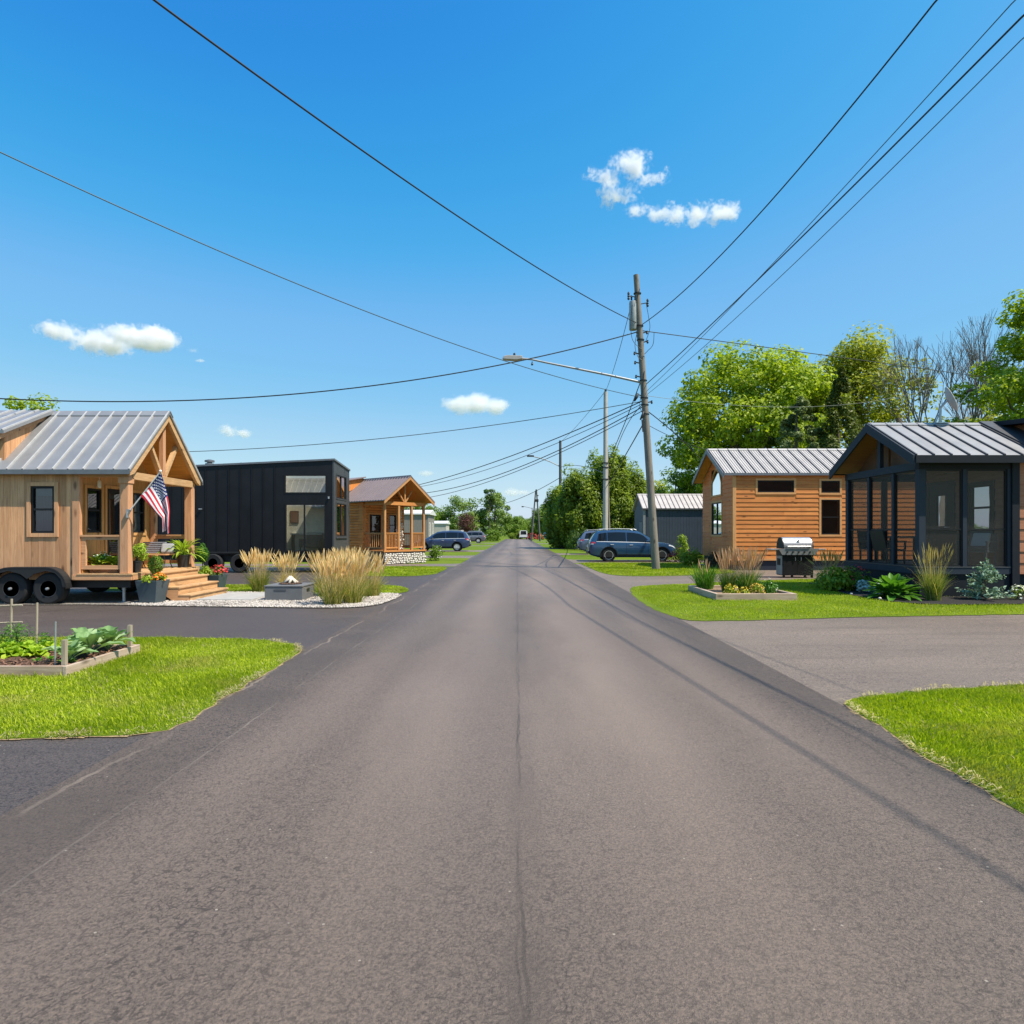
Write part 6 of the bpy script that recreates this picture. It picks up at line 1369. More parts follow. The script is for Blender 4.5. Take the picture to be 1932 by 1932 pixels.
for i, (x, y, h, w, lb) in enumerate(((9.0,64,10.1,4.9,'tallest conifer of the roadside clump behind the pale pole'),(6.3,63,7.9,5.0,'middle conifer of the roadside clump with tipped sprays'),(4.8,66,6.3,4.2,'shortest conifer of the clump nearest the road'),(11.2,66,8.4,5.0,'conifer of the clump nearest the navy house'))):
    tree('cedar_tree', lb, 'tree', x, y, h, w, .1, LEAF_CEDAR, 20+i, 26000, .32, 130, .2, 'spray', group='conifers of the roadside clump', aspect=.42, crad=.12, fz=1.9)
far = ((-24,172,10,10,'far rounded tree beyond the grey mobile home'),(-14.5,170,11.5,10,'far broad tree behind the purple bush'),(-6.0,172,12.2,8.5,'far dark tree just past the end of the road'),(-34,180,9.5,11,'far tree behind the log cabin porch'),(8.2,175,9.8,7,'far bright tree behind the braced pole'),(14,190,8.5,9,'far tree behind the conifer clump'),(-.5,225,7.2,10,'small distant tree at the road end beside the van'),(7,230,7.5,10,'small distant tree behind the braced pole'),(26,150,9,10,'far tree above the navy house ridge'),(34,140,10,10,'far tree behind the orange cottage'))
for i, (x, y, h, w, lb) in enumerate(far): tree('far_tree', lb, 'tree', x, y, h, w, .2, LEAF_FAR if i % 3 else LEAF_MID, 40+i, 8000, .55, 60, .25, 'round', group='far trees at the end of the road', crad=.17)
tree('far_tree', 'thin tall far tree with an open top leaning above its neighbours', 'tree', -7.2, 168, 13.0, 3.4, 8.5, LEAF_DARK, 60, 900, .5, 12, .15, 'irregular', group='far trees at the end of the road', crad=.2)
rg = np.random.default_rng(77); cl = np.column_stack([rg.uniform(-190,240,520), rg.uniform(262,300,520), rg.uniform(.5,7.0,520)]); cl[:,2] *= .7+.35*np.sin(cl[:,0]*.09)+.2*np.sin(cl[:,0]*.31)
P, N, d = crown_points(cl, rg.uniform(1.6,3.6,520), 46, rg); V, F = leaf_kites(P, N, 1.0, .7, rg); stuff(npmesh('far_wood', V, F, LEAF_FAR))

def bare_tree(name, label, x, y, h, w, seed):
    rnd = random.Random(seed); T = thing(name, label, 'tree', (x,y,0), 0, g_); b = B(); tw = B()
    def grow(p, d, L, r, dep):
        q = p + d*L; pts = [p, p.lerp(q,.5) + Vector((rnd.uniform(-.05,.05),rnd.uniform(-.05,.05),0))*L, q]; (b if dep < 2 else tw).tube(pts, [r, r*.85, r*.7], 6 if dep < 2 else 4, cap=False)
        if dep >= 7: return
        for k in range(rnd.choice((2,2,3)) if dep else 5):
            a = rnd.uniform(0,6.28); s = rnd.uniform(.16,.46); e = Vector((math.cos(a)*s, math.sin(a)*s, 0)); nd = (d + e + Vector((0,0,.12))).normalized(); grow(q if k else q, nd, L*rnd.uniform(.68,.9), r*.66, dep+1)
    grow(Vector((x,y,-.05)), Vector((0,0,1)), h*.215, .21, 0); obj('trunk', b, BARK_PALE, T, smooth=True); obj('twig', tw, BARK_PALE, T); return T
bare_tree('bare_tree', 'tall leafless grey tree rising behind the porch house and dish', 30.8, 46, 17.5, 6, 3)
bare_tree('bare_tree', 'second leafless tree with fine twigs beside the tall leafless one', 34.0, 48, 16.5, 6, 9)

# ---- shrubs and clumps
def shrub(name, label, cat, x, y, z, w, h, mat, seed, n=1200, leaf=.06, clumps=20, group=None, aspect=.6, flowers=None, fn=120, fs=.05, crad=.26, parent=None, top=.75, shape='dome'):
    rg = np.random.default_rng(seed); T = parent or thing(name, label, cat, (x,y,z), 0, group)
    d = unit(rg.normal(size=(clumps,3))); d[:,2] = np.abs(d[:,2]) if shape == 'dome' else d[:,2]; r = rg.uniform(.4,.8,clumps)[:,None]
    sc = np.array([w/2,w/2,h*.8 if shape == 'dome' else h/2])
    cl = d*r*sc + np.array([0,0,.12*h if shape == 'dome' else h/2]); rad = min(w,h)*crad*rg.uniform(.75,1.25,clumps); cl = cl + np.array([x,y,z])
    P, N, dd = crown_points(cl, rad, max(1,n//clumps), rg); P[:,2] = np.maximum(P[:,2], z+.02); V, F = leaf_kites(P, N, leaf, aspect, rg, None, .1); npmesh('foliage', V, F, mat, T)
    b = B(); rnd = random.Random(seed)
    for i in range(5): c = Vector(cl[i % clumps]); b.tube([(x+rnd.uniform(-.04,.04),y+rnd.uniform(-.04,.04),z-.02), ((x+c.x)/2,(y+c.y)/2,z+(c.z-z)*.6), c], [.012,.009,.004], 5)
    obj('stem', b, BARK, T)
    if flowers:
        q = unit(rg.normal(size=(fn,3))); q[:,2] = np.abs(q[:,2]); Pf = q*np.array([w/2,w/2,h*.85])*rg.uniform(.8,1.02,fn)[:,None] + np.array([x,y,z+.1*h]); Nf = unit(q + np.array([0,-.3,.5]) + rg.normal(size=q.shape)*.3)
        V, F = leaf_kites(np.repeat(Pf,3,0), unit(np.repeat(Nf,3,0)+rg.normal(size=(3*fn,3))*.3), fs, .9, rg); npmesh('blossom', V, F, flowers, T)
    return T
def strips(paths, widths, rg):
    """paths (n,k,3), widths (n,) -> tapered ribbons"""
    n, k, _ = paths.shape; t = np.linspace(0,1,k); tap = np.clip(1.15-t**2.2*1.1, .08, 1)
    d = paths[:,-1]-paths[:,0]; a = rg.normal(size=(n,3)); s = unit(np.cross(d, a))[:,None,:]*widths[:,None,None]*tap[None,:,None]
    V = np.stack([paths-s, paths+s], 2).reshape(-1,3); base = np.arange(n)[:,None]*2*k; j = np.arange(k-1)[None]*2; q = base+j
    return V, np.stack([q,q+1,q+3,q+2],2).reshape(-1,4)
def grass_clump(name, label, x, y, z, h, spread, seed, n=320, plume=PLUME, np_=120, blade=BLADE, tan=BLADE_TAN, rb=.12, ph=.28, fol=.62, group='ornamental grasses', bw=.0042, cat='ornamental grass', tann=80, pw=.013):
    rg = np.random.default_rng(seed); T = thing(name, label, cat, (x,y,z), 0, group)
    def arcs(n, L0, L1, out, droop, k=5):
        a = rg.uniform(0,6.28,n); rr = rb*np.sqrt(rg.uniform(0,1,n)); b0 = np.column_stack([x+rr*np.cos(a), y+rr*np.sin(a), np.full(n,z)]); L = rg.uniform(L0,L1,n); a2 = a + rg.normal(0,.8,n); o = out*rg.uniform(.1,1.25,n)*(.35+.65*rr/rb)
        t = np.linspace(0,1,k)[None,:,None]; dr = np.column_stack([np.cos(a2)*o, np.sin(a2)*o, np.zeros(n)])[:,None,:]
        zz = (L[:,None]*(np.linspace(0,1,k)[None] - droop*rg.uniform(.3,1,n)[:,None]*np.linspace(0,1,k)[None]**2.6))
        p = b0[:,None,:] + dr*t**1.6; p[:,:,2] += zz; return p
    p = arcs(n, h*fol*.5, h*fol*1.05, spread*.75, .28); V, F = strips(p, rg.uniform(.6,1.2,n)*bw, rg); npmesh('foliage', V, F, blade, T)
    if tann: p = arcs(tann, h*fol*.6, h*.9, spread*1.15, .3); V, F = strips(p, rg.uniform(.6,1.1,tann)*bw*.8, rg); npmesh('dry_blade', V, F, tan, T)
    if np_:
        p = arcs(np_, h*.72, h, spread*.62, .07); V1, F1 = strips(p, np.full(np_,bw*.45), rg)
        q = p[:,-1] ; d = unit(p[:,-1]-p[:,-2]); Ls = ph*rg.uniform(.7,1.2,np_)
        pts = q[:,None,:] + d[:,None,:]*((np.linspace(0,1,6)[None,:,None]-.75)*Ls[:,None,None]); VV = [V1]; FF = [F1]; o = len(V1)
        for _ in range(2):
            t = np.linspace(0,1,6); prof = np.array([.25,.8,1,.85,.5,.08]); s = unit(np.cross(d, rg.normal(size=d.shape)))[:,None,:]*prof[None,:,None]*(pw*rg.uniform(.7,1.3,np_))[:,None,None]
            V2 = np.stack([pts-s, pts+s],2).reshape(-1,3); b0 = np.arange(np_)[:,None]*12; j = np.arange(5)[None]*2; qd = b0+j; F2 = np.stack([qd,qd+1,qd+3,qd+2],2).reshape(-1,4); VV.append(V2); FF.append(F2+o); o += len(V2)
        npmesh('plume', np.concatenate(VV), np.concatenate(FF), plume, T)
    return T
def big_leaf(V, F, base, az, tilt, L, Wd, curl, rnd, cup=.25, nx=6, ny=4, ruffle=.0):
    o = len(V); d = Vector((math.cos(az), math.sin(az), 0)); s = Vector((-d.y, d.x, 0)); base = Vector(base); ph = rnd.random()*6
    for i in range(nx+1):
        t = i/nx; an = tilt - curl*t; p = base + d*(L*t*math.cos(tilt-curl*t*.5)) + Vector((0,0,L*t*math.sin(tilt-curl*t*.5))); up = -d*math.sin(an) + Vector((0,0,math.cos(an)))
        w = Wd*(math.sin(math.pi*min(1,(t*.93+.05)))**.7)*(.35+.65*min(1,t*2.0)) if i < nx else Wd*.08
        for j in range(ny+1):
            e = -1+2*j/ny; q = p + s*(e*w/2) + up*(cup*w*.5*e*e + ruffle*w*math.sin(j*2.1+i*1.7+ph)*abs(e)); V.append(tuple(q))
    for i in range(nx):
        for j in range(ny): k = o+i*(ny+1)+j; F.append((k,k+1,k+ny+2,k+ny+1))
def rosette(name, label, cat, x, y, z, n, L, Wd, mat, seed, group=None, tilt=(.35,1.3), curl=.9, parent=None, part='leaf', cup=.3, ruffle=.0, stemmat=None, nx=6, ny=4, one=True):
    rnd = random.Random(seed); T = parent or thing(name, label, cat, (x,y,z), 0, group); V = []; F = []; b = B()
    for i in range(n):
        az = i*2.4 + rnd.uniform(-.3,.3); ti = tilt[0] + (tilt[1]-tilt[0])*(i/n)**.8 + rnd.uniform(-.1,.1); l = L*rnd.uniform(.75,1.15)*(1 - .25*i/n); st = l*.35
        p0 = Vector((x,y,z)); p1 = p0 + Vector((math.cos(az)*st*math.cos(ti), math.sin(az)*st*math.cos(ti), st*math.sin(ti)+.01)); b.tube([p0,p1], [.008,.005], 5, cap=False)
        big_leaf(V, F, p1, az, ti, l, Wd*rnd.uniform(.8,1.15), curl*rnd.uniform(.7,1.2), rnd, cup, nx, ny, ruffle)
    npmesh(part, V, F, mat, T, smooth=True); obj('stem', b, stemmat or mat, T, smooth=True); return T
# left gravel garden
gg = 'ornamental grasses of the gravel garden'
grass_clump('ornamental_grass', 'upright feather reed grass with golden plumes between steps and fire table', -6.95, 17.15, 0, 1.2, .5, 1, 420, PLUME, 110, rb=.16, group=gg, pw=.016)
grass_clump('ornamental_grass', 'short fan of golden reed grass directly behind the fire table', -6.35, 17.6, 0, 1.08, .55, 2, 260, PLUME, 100, blade=BLADE_TAN, rb=.14, group=gg, pw=.016)
for i, (x, y, h, lb) in enumerate(((-4.05,14.0,1.08,'front golden grass clump with green base beside the fire table'),(-3.68,14.3,1.18,'front golden grass clump nearest the road tip of the gravel'),(-4.75,15.9,1.15,'golden grass clump touching the back corner of the fire table'),(-3.9,15.3,1.26,'tallest golden grass in the middle of the big group'),(-3.62,15.8,1.16,'golden grass at the road side back of the big group'),(-4.35,16.2,1.24,'golden grass at the back of the big group'))):
    grass_clump('ornamental_grass', lb, x, y, .0, h*random.Random(i).uniform(.95,1.06), .52+.1*random.Random(i+9).random(), 10+i, 340, PLUME, 130, rb=.19, group=gg, tann=120, pw=.016)
# log cabin shrub, cottage shrubs
shrub('shrub', 'small bright shrub at the stone corner of the log cabin', 'shrub', -4.6, 36.2, 0, .85, 1.15, LEAF_MID, 31, 900, .1, 20, flowers=FL_WHITE, fn=20)
shrub('shrub', 'rounded lime green shrub at the gable corner of the orange cottage', 'shrub', 8.35, 30.6, 0, 1.35, 1.05, LEAF_LIME, 32, 2200, .085, 30)
shrub('shrub', 'taller loose lime shrub standing behind the rounded lime one', 'shrub', 8.6, 33.2, 0, .8, 1.75, LEAF_LIME, 33, 800, .1, 18, shape='ball', flowers=None)
shrub('shrub', 'reddish leaved bush between the car nose and the lime shrubs', 'shrub', 8.9, 34.6, 0, 1.2, 1.2, LEAF_PURPLE, 34, 900, .1, 18)
shrub('shrub', 'dark brown bush against the cottage gable under its window', 'shrub', 8.85, 28.4, 0, .9, .95, leafmat('brown leaves', [(.04,.03,.015),(.07,.05,.025),(.1,.075,.035)], .2), 35, 1500, .07, 24)
# raised bed
gr = 'plants of the raised timber bed'
grass_clump('grass_mound', 'leafy green grass mound at the back corner of the raised timber bed', 5.0, 16.9, .1, .82, .5, 51, 520, PLUME_PINK, 14, blade=LEAF_BRIGHT, rb=.2, fol=.95, group=gr, tann=20, bw=.006)
grass_clump('ornamental_grass', 'pinkish plumed grass behind the yellow flowers of the raised bed', 5.35, 16.1, .1, 1.12, .38, 52, 480, PLUME_PINK, 70, blade=LEAF_BRIGHT, rb=.15, group=gr, tann=30, ph=.34)
grass_clump('ornamental_grass', 'fuller pinkish plumed grass in the middle of the raised bed', 5.78, 16.0, .1, 1.16, .48, 53, 620, PLUME_PINK, 95, blade=LEAF_BRIGHT, rb=.2, group=gr, tann=30, ph=.34)
shrub('flower', 'yellow flowering clump at the front corner of the raised timber bed', 'flowers', 5.15, 15.25, .1, .42, .30, LEAF_LIME, 54, 420, .04, 14, gr, flowers=FL_YELLOW, fn=110, fs=.035)
shrub('flower', 'small yellow clump spilling beside the first yellow flowers', 'flowers', 5.42, 15.15, .1, .24, .24, LEAF_LIME, 55, 220, .035, 10, gr, flowers=FL_YELLOW, fn=60, fs=.035)
shrub('flower', 'golden orange flowering mound before the middle grass of the bed', 'flowers', 5.78, 15.3, .1, .4, .32, LEAF_LIME, 56, 420, .04, 14, gr, flowers=leafmat('amber petals', [(.5,.3,.03),(.62,.42,.06),(.7,.52,.12)], .25), fn=110, fs=.035)
shrub('shrub', 'glossy green shrub at the road-far end of the raised bed', 'shrub', 6.2, 15.7, .1, .5, .42, LEAF_BRIGHT, 57, 900, .05, 20, gr, flowers=FL_WHITE, fn=25, fs=.03)
# mulch bed by the porch
sheet('mulch_bed', mb, .035, MULCH)
gm = 'plants of the mulch bed by the screened porch'
grass_clump('ornamental_grass', 'arching tan grass between the grill and the porch corner', 9.12, 18.6, .03, 1.12, .75, 61, 240, BLADE_TAN, 60, blade=BLADE_TAN, rb=.14, group=gm, tann=140)
shrub('hosta', 'yellow green leafy mound at the grill end of the mulch bed', 'shrub', 8.72, 17.4, .03, 1.05, .78, LEAF_LIME, 62, 1000, .11, 26, gm, flowers=FL_YELLOW, fn=20, fs=.05)
for i, (u, v, s, lb) in enumerate(((1598,1113,.26,'silver leaved clump beside the yellow green mound'),(1630,1120,.30,'silver leaved clump beside the red foliage plant'),(1668,1128,.34,'largest silver leaved clump next to the big green hosta'),(1653,1122,.24,'small silver clump touching the big green hosta'))):
    p = G(u,v); shrub('silver_plant', lb, 'plant', p.x, p.y, .03, s*1.2, s*1.4, LEAF_SILVER, 70+i, 260, .075, 9, gm, aspect=.8)
shrub('shrub', 'leafy green shrub with coral blooms against the porch base behind the silver clumps', 'shrub', 9.25, 17.3, .03, .9, .75, LEAF_MID, 79, 900, .08, 26, gm, flowers=FL_RED, fn=40, fs=.05); shrub('shrub', 'low dark green shrub between the big hosta and the porch base', 'shrub', 9.35, 15.9, .03, .8, .62, LEAF_BRIGHT, 80, 900, .07, 24, gm, flowers=FL_WHITE, fn=24, fs=.05); p = G(1562,1112); shrub('flower', 'low lime mound with yellow blooms at the lawn edge of the mulch bed', 'flowers', p.x, p.y+.25, .03, .6, .42, LEAF_LIME, 78, 520, .08, 16, gm, flowers=FL_YELLOW, fn=40, fs=.045); p = G(1607,1117); shrub('foliage_plant', 'dark red foliage plant among the silver clumps', 'plant', p.x, p.y+.35, .03, .34, .5, leafmat('red leaves', [(.14,.02,.03),(.26,.04,.05),(.34,.1,.08)], .25), 75, 240, .08, 12, gm)
p = G(1622,1117); shrub('foliage_plant', 'low mid green plant behind the silver clumps', 'plant', p.x, p.y+.9, .03, .55, .5, LEAF_MID, 76, 420, .07, 14, gm)
for i, (u, v) in enumerate(((1660,1133),(1606,1124))):
    p = G(u,v); b = B(); stone(b, (p.x,p.y,.05), (.04,.035,.03), random.Random(i)); o = obj('pebble', b, STONEW, smooth=True); tag(o, ('white pebble on the mulch before the big hosta','white pebble on the mulch before the red foliage plant')[i], 'stone')
p = G(1684,1131); rosette('hosta', 'big bright green broad leaved plant at the mulch bed corner', 'plant', p.x, p.y, .03, 80, .55, .18, LEAF_BRIGHT, 63, gm, tilt=(.1,1.4), curl=.7, cup=.35, ruffle=.08)
grass_clump('ornamental_grass', 'tall slim tan tipped grass before the porch front screens', 9.66, 14.75, .03, 1.36, .42, 64, 460, BLADE_TAN, 80, rb=.15, group=gm, tann=60, fol=.66, ph=.2, pw=.006)
def spruce_bush(label, x, y, z, w, h, mat, seed):
    rg = np.random.default_rng(seed); T = thing('dwarf_spruce', label, 'shrub', (x,y,z), 0, gm); V = []; P = []; D = []; b = B()
    for i in range(70):
        t = rg.uniform(0,1)**1.2; a = rg.uniform(0,6.28); r = w/2*(1-t)**.7*rg.uniform(.75,1.05); p0 = Vector((x,y,z+h*t*.8)); p1 = Vector((x+r*math.cos(a), y+r*math.sin(a), z+h*(t*.85+.1)+rg.uniform(0,.06))); b.tube([p0,p1], [.009,.004], 4, cap=False)
        m = int(26*(1-t)+10)
        for k in range(m): f = rg.uniform(.3,1.0); q = p0.lerp(p1, f); dv = (p1-p0).normalized(); P.append(q + Vector(rg.normal(size=3))*.02); D.append(dv + Vector(rg.normal(size=3))*.7)
    P = np.array(P); D = unit(np.array(D)); N = unit(rg.normal(size=P.shape)*.6 + np.array([0,0,.8])); Vv, F = leaf_kites(P, N, .085, .42, rg, D); npmesh('foliage', Vv, F, mat, T); obj('stem', b, BARK, T); return T
spruce_bush('spreading dwarf blue spruce at the front of the mulch bed', 10.95, 14.85, .03, 1.25, .95, LEAF_BLUE, 65)
shrub('flower', 'white flowering plant at the far end of the mulch bed', 'flowers', 11.75, 14.9, .03, .4, .4, LEAF_MID, 66, 160, .05, 8, gm, flowers=FL_WHITE, fn=60, fs=.05)
# far roadside planting
shrub('hedge_bush', 'clipped round light green bush beside the white box trailer', 'bush', -4.55, 117, 0, 3.2, 2.9, LEAF_MID, 81, 2600, .22, 40)
shrub('purple_bush', 'purple brown bush behind the parked dark cars', 'bush', -8.4, 106, .9, 3.2, 4.2, LEAF_PURPLE, 82, 1800, .25, 36, shape='ball')
shrub('hedge_bush', 'wide low green hedge mound beside the far van', 'bush', .2, 158, 0, 5.6, 2.9, LEAF_CEDAR, 83, 2600, .3, 40)
shrub('hedge_bush', 'dark clipped bush at the foot of the conifer clump', 'bush', 5.75, 58.5, 0, 2.3, 2.5, LEAF_DARK, 84, 3000, .15, 40, crad=.24)
shrub('flower_bush', 'red flowering bush at the far road end below the braced pole', 'bush', 3.5, 141, 0, 2.6, 1.7, LEAF_PURPLE, 85, 900, .2, 18, flowers=FL_RED, fn=80, fs=.22)
shrub('flower_bush', 'second red flowering bush between the braced pole and the blue car', 'bush', 5.4, 143, 0, 1.8, 1.5, LEAF_MID, 86, 600, .2, 14, flowers=FL_RED, fn=60, fs=.22)

# ---- pots on and around the cedar porch
def round_pot(T, x, y, z, r, h, m):
    b = B(); b.lathe((x,y,z), [(r*.74,0),(r*.98,h*.93),(r*1.04,h*.93),(r*1.04,h),(r*.94,h),(r*.9,h*.85),(.001,h*.85)], 20); return obj('pot', b, m, T, smooth=35)
T = thing('potted_plant', 'yellow green plant in a black pot on the porch floor beside the flag post', 'potted plant', (-8.78,14.75,.69)); round_pot(T, -8.78, 14.66, .69, .135, .26, POTBLK); shrub('', '', '', -8.76, 14.66, .92, .52, .56, LEAF_FERN, 91, 560, .06, 14, parent=T)
T = thing('potted_fern', 'bright lime fern in a large dark pot on the porch by the far post', 'potted plant', (-8.75,16.8,.69)); round_pot(T, -8.8, 16.78, .69, .17, .33, POTBLK)
rosette('', '', '', -8.8, 16.78, 1.0, 60, .50, .06, LEAF_FERN, 92, parent=T, tilt=(.1,1.45), curl=1.0, part='frond', cup=.3, nx=6, ny=2)
def square_planter(T, x, y, h, w0, w1, m, rz=.0):
    b = B(); t = .03; c, s = math.cos(rz), math.sin(rz)
    def ring(w, z): return [(x+c*i*w/2-s*j*w/2, y+s*i*w/2+c*j*w/2, z) for i, j in ((-1,-1),(1,-1),(1,1),(-1,1))]
    rs = [ring(w0,.02), ring(w1,h), ring(w1-2*t,h), ring(w1-2*t-.02,h-.06)]; b.v = [p for r in rs for p in r]; b.m = []
    for a in range(3):
        for k in range(4): k2 = (k+1) % 4; b.f.append((4*a+k,4*a+k2,4*a+4+k2,4*a+4+k))
    b.f += [(3,2,1,0),(12,13,14,15)]; b.m = [0]*len(b.f); return obj('planter_box', b, m, T, bevel=.006)
def topiary(T, x, y, z, w, h, mat, seed, shape='ball', n=2200, leaf=.035):
    rg = np.random.default_rng(seed); d = unit(rg.normal(size=(n,3))); zz = d[:,2]; k = np.ones(n) if shape == 'ball' else np.where(zz > 0, 1-.35*zz, 1)
    P = d*np.array([w/2,w/2,h/2])*k[:,None]**np.array([1,1,0])*(rg.uniform(.78,1.04,n)*(1+.12*np.sin(d[:,0]*7+seed)*np.sin(d[:,2]*6+d[:,1]*5)))[:,None] + np.array([x,y,z+h/2]); N = unit(d + rg.normal(size=d.shape)*.4); V, F = leaf_kites(P, N, leaf, .6, rg, d*.3+np.array([0,0,.7])); npmesh('topiary', V, F, mat, T)
    b = B(); b.tube([(x,y,z-.35),(x,y,z+h*.6)], [.014,.01], 6); obj('stem', b, BARK, T)
T = thing('planter', 'large tapered slate planter at the foot of the steps with clipped bush and orange flowers', 'planter', (-8.22,14.36,0)); square_planter(T, -8.22, 14.36, .53, .36, .50, POTSLATE, -.06)
topiary(T, -8.18, 14.4, .66, .30, .42, LEAF_MID, 93); shrub('', '', '', -8.2, 14.34, .47, .64, .3, LEAF_LIME, 94, 700, .055, 18, parent=T); shrub('', '', '', -8.05, 14.32, .52, .3, .2, LEAF_LIME, 95, 90, .05, 8, parent=T, flowers=FL_ORANGE, fn=36, fs=.05)
T = thing('planter', 'dark planter beyond the steps with cone topiary and red flowers', 'planter', (-8.2,17.3,0)); square_planter(T, -8.2, 17.3, .46, .34, .46, POTSLATE, -.06)
topiary(T, -8.62, 17.45, .78, .31, .52, LEAF_BRIGHT, 96, 'cone'); shrub('', '', '', -8.3, 17.25, .42, .8, .34, LEAF_LIME, 97, 640, .06, 18, parent=T); shrub('', '', '', -8.12, 17.3, .5, .52, .26, LEAF_MID, 98, 120, .05, 8, parent=T, flowers=FL_RED, fn=60, fs=.06)
T = thing('planter', 'low planter of pale green hostas and blooms behind the porch railing', 'planter', (-9.4,14.55,.69)); b = B(); b.box(-9.7,-9.08,14.44,14.66,.69,.86); obj('planter_box', b, TERRA, T, bevel=.01)
rg_ = random.Random(4)
for i in range(3): rosette('', '', '', -9.6+.22*i, 14.55, .84, 28, .26, .13, LEAF_LIME, 100+i, parent=T, tilt=(.15,1.3), curl=.8)
shrub('', '', '', -9.5, 14.55, .85, .5, .36, LEAF_BRIGHT, 103, 260, .05, 10, parent=T, flowers=FL_WHITE, fn=40, fs=.035)
# bench
T = thing('bench', 'wooden porch bench with striped back cushion on curved iron legs', 'bench', (-9.25,16.3,.69))
b = B(); [b.box(-9.68,-8.86,16.05+.11*i,16.15+.11*i,1.03,1.06) for i in range(4)]; obj('seat', b, CEDAR_X, T)
for x in (-9.62,-8.92):
    for s in (-1,1): b = B(); b.tube([(x,16.25+s*.17,1.03),(x,16.25+s*.12,.9),(x,16.25+s*.14,.8),(x,16.25+s*.22,.70)], .012, 6); obj('leg', b, CHASSIS, T)
b = B()
for i in range(6): b.box(-9.66,-9.08,16.36+.012*i,16.46+.012*i,1.065+.05*i,1.108+.05*i)
obj('back_cushion', b, FABRIC_B, T, bevel=.015)
T = thing('pillow', 'pale grey pillow leaning against the striped bench cushion', 'pillow', (-8.98,16.35,1.06)); b = B(); b.box(-.15,.15,-.045,.045,-.13,.13); q = Euler((R(-22),0,R(12))).to_matrix(); b.v = [tuple(q @ Vector(v) + Vector((-8.98,16.36,1.20))) for v in b.v]; obj('cover', b, FABRIC, T, bevel=.042)
# ---- vegetables
gv = 'plants of the vegetable bed'
for i, (x, y, s, lb) in enumerate(((-5.18,7.35,.8,'broad leaved collard at the near corner by the wooden stub'),(-5.22,7.75,1.0,'largest collard with pale cupped leaves in the middle of the bed end'),(-5.2,8.08,1.0,'collard at the back corner of the vegetable bed'),(-5.5,8.05,.95,'collard at the back beside the lettuce row'))):
    rosette('collard', lb, 'vegetable', x, y, .11, 18, .28*s, .14*s, LEAF_COLLARD, 110+i, gv, tilt=(.6,1.5), curl=.9, cup=.5, ruffle=.12, nx=7, ny=6)
k = 0
for row, y in enumerate((7.35,7.7,8.0)):
    for j in range(6):
        x = -5.72 - .24*j - .1*row + rg_.uniform(-.04,.04)
        if row == 0 and j < 2: continue
        o = rosette('lettuce', 'curly bright lettuce in the rows of the vegetable bed', 'vegetable', x, y+rg_.uniform(-.04,.04), .10, 24, .13, .11, LEAF_LETTUCE, 200+k, 'curly lettuces in rows', tilt=(.2,1.35), curl=.9, cup=.5, ruffle=.3, nx=4, ny=4); k += 1
for i, (x, y, lb) in enumerate(((-6.45,8.2,'feathery dark green carrot tops below the trellis'),(-6.75,8.15,'second tuft of feathery carrot tops by the trellis upright'),(-6.15,8.22,'small tuft of feathery tops next to the collards'))):
    shrub('carrot_plant', lb, 'vegetable', x, y, .1, .42 if i < 2 else .28, .42 if i < 2 else .26, LEAF_BRIGHT, 240+i, 700, .035, 18, gv, aspect=.3)
for i, (u, v) in enumerate(((96,1246),(70,1250),(135,1250),(118,1252))):
    p = G(u,v,.1); rosette('seedling', 'tiny seedling in the mulch near the bed front', 'vegetable', p.x, p.y, .10, 7, .06, .05, LEAF_BRIGHT, 260+i, 'tiny seedlings in the mulch', tilt=(.2,1.0), curl=.5, nx=3, ny=2)

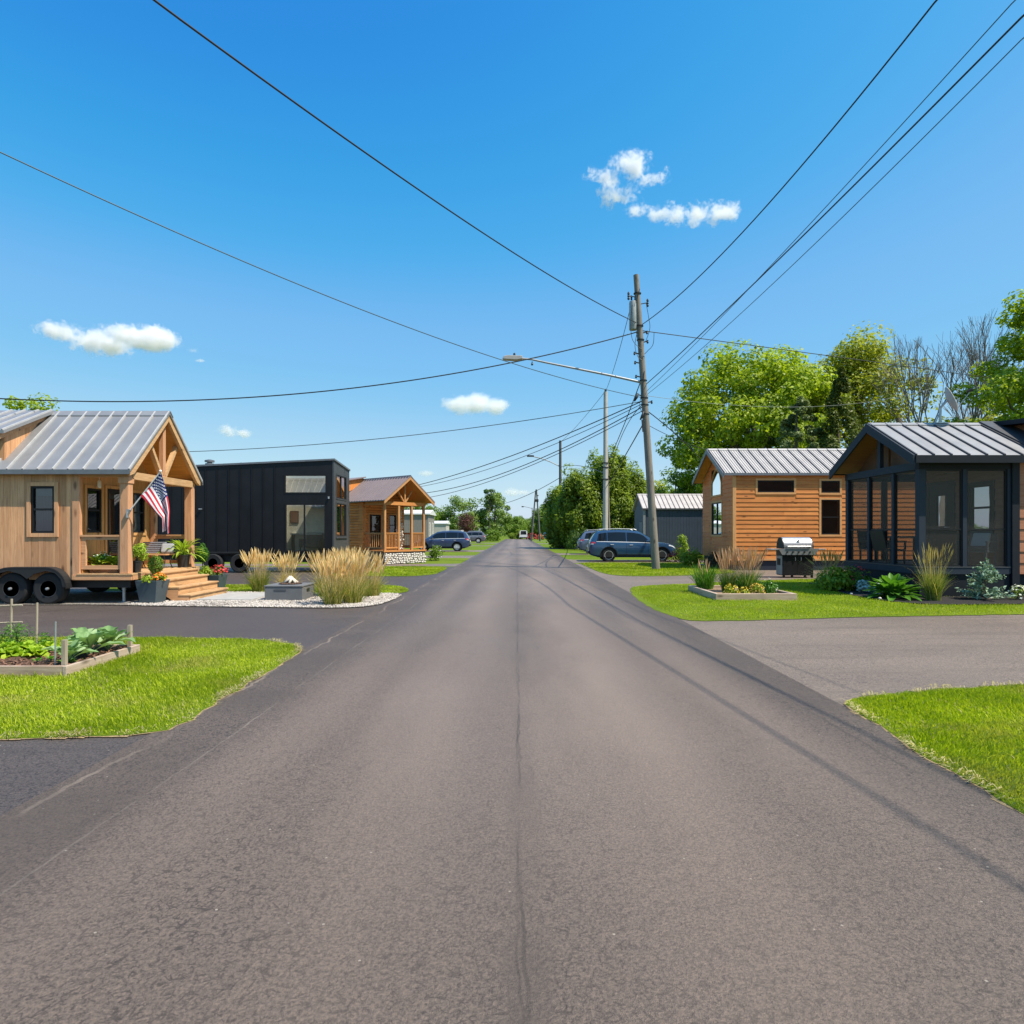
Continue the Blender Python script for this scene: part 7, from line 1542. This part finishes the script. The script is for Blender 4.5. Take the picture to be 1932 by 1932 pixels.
# ------------------------------------------------------------------ clouds: real volumes far beyond the street
def cloud(label, puffs, Y, seed, dens=.075, wisp=1.05, nscale=.016):
    C0 = [(W(u,v,Y), 1.42*ru*Y/FPX, 1.45*rv*Y/FPX) for u, v, ru, rv in puffs]; b = B(); rnd = random.Random(seed); P3 = []
    for c, ru, rv in C0:
        dy = rnd.uniform(-.4,.4)*ru; c = c + Vector((0,dy,0)); P3.append((c,ru,ru*.8,rv))
        pr = [(max(.001,math.cos(-math.pi/2+math.pi*k/10)), math.sin(-math.pi/2+math.pi*k/10)) for k in range(11)]; o = len(b.v); b.lathe((0,0,0), pr, 20)
        for i in range(o, len(b.v)): v = b.v[i]; b.v[i] = (c.x+v[0]*ru*1.12, c.y+v[1]*ru*.9, c.z+v[2]*rv*1.12)
    m = bpy.data.materials.new('cloud vapour %d' % seed); m.use_nodes = True; t = m.node_tree; t.nodes.clear(); out = t.nodes.new('ShaderNodeOutputMaterial'); pv = t.nodes.new('ShaderNodeVolumePrincipled')
    pv.inputs['Color'].default_value = (.985,.978,1,1); pv.inputs['Anisotropy'].default_value = .15; t.links.new(pv.outputs[0], out.inputs['Volume'])
    geo = t.nodes.new('ShaderNodeNewGeometry'); fld = None
    def mth(op, a, c):
        x = t.nodes.new('ShaderNodeMath'); x.operation = op
        for i, v in enumerate((a, c)):
            if isinstance(v, bpy.types.NodeSocket): t.links.new(v, x.inputs[i])
            else: x.inputs[i].default_value = v
        return x.outputs[0]
    for c, a, bb, rv in P3:
        s1 = t.nodes.new('ShaderNodeVectorMath'); s1.operation = 'SUBTRACT'; t.links.new(geo.outputs['Position'], s1.inputs[0]); s1.inputs[1].default_value = c
        s2 = t.nodes.new('ShaderNodeVectorMath'); s2.operation = 'DIVIDE'; t.links.new(s1.outputs[0], s2.inputs[0]); s2.inputs[1].default_value = (a,bb,rv)
        s3 = t.nodes.new('ShaderNodeVectorMath'); s3.operation = 'LENGTH'; t.links.new(s2.outputs[0], s3.inputs[0]); f = mth('SUBTRACT', 1.0, s3.outputs['Value']); fld = f if fld is None else mth('MAXIMUM', fld, f)
    nz = t.nodes.new('ShaderNodeTexNoise'); t.links.new(geo.outputs['Position'], nz.inputs['Vector']); nz.inputs['Scale'].default_value = nscale; nz.inputs['Detail'].default_value = 8; nz.inputs['Roughness'].default_value = .64
    n2 = t.nodes.new('ShaderNodeTexNoise'); t.links.new(geo.outputs['Position'], n2.inputs['Vector']); n2.inputs['Scale'].default_value = nscale*3.6; n2.inputs['Detail'].default_value = 6; n2.inputs['Roughness'].default_value = .65; n2.inputs['Distortion'].default_value = .6
    d = mth('ADD', mth('SUBTRACT', fld, .36), mth('ADD', mth('MULTIPLY', mth('SUBTRACT', nz.outputs[0], .5), wisp*2.2), mth('MULTIPLY', mth('SUBTRACT', n2.outputs[0], .5), wisp*1.5))); d = mth('MULTIPLY', mth('MINIMUM', mth('MAXIMUM', d, 0.0), .5), dens/.35); t.links.new(d, pv.inputs['Density'])
    o = obj('cloud', b, m); md = o.modifiers.new('merge', 'REMESH'); md.mode = 'VOXEL'; md.voxel_size = min(p[3] for p in P3)*.35
    dg = bpy.context.evaluated_depsgraph_get(); me = bpy.data.meshes.new_from_object(o.evaluated_get(dg)); o.modifiers.clear(); o.data = me; me.materials.clear(); me.materials.append(m)
    tag(o, label, 'cloud', 'small white clouds'); return o
YC = 1500
cloud('long flat based white cloud above the cedar house', [(120,633,40,16),(165,638,42,20),(205,643,40,20),(245,638,40,20),(290,643,42,20),(270,652,36,12)], YC, 1)
cloud('tiny cloud scrap beside the long cloud', [(358,660,14,8),(374,680,10,4)], YC, 2, .05)
cloud('bright oval cloud over the middle of the street', [(868,764,34,20),(900,760,34,22),(938,768,32,18)], YC, 3, .06, .55)
cloud('small low cloud above the black house', [(438,814,22,12),(462,818,20,8)], YC, 4, .05)
cloud('tiny cloud low over the log cabin', [(808,893,18,6)], YC, 5, .03)
cloud('small flat cloud above the road end', [(968,929,20,9),(985,929,18,7)], YC, 6, .04, .55)
cloud('torn wispy cloud high above the pole', [(1145,337,34,10),(1188,324,34,20),(1228,331,32,8),(1165,377,30,17),(1195,397,22,11)], YC, 7, .045, 1.55, .022)
cloud('ragged cloud shaped like two tufts beside the wispy one', [(1256,410,32,11),(1278,399,24,18),(1322,411,40,12),(1370,398,28,17),(1348,408,30,11)], YC, 8, .05, 1.35, .022)
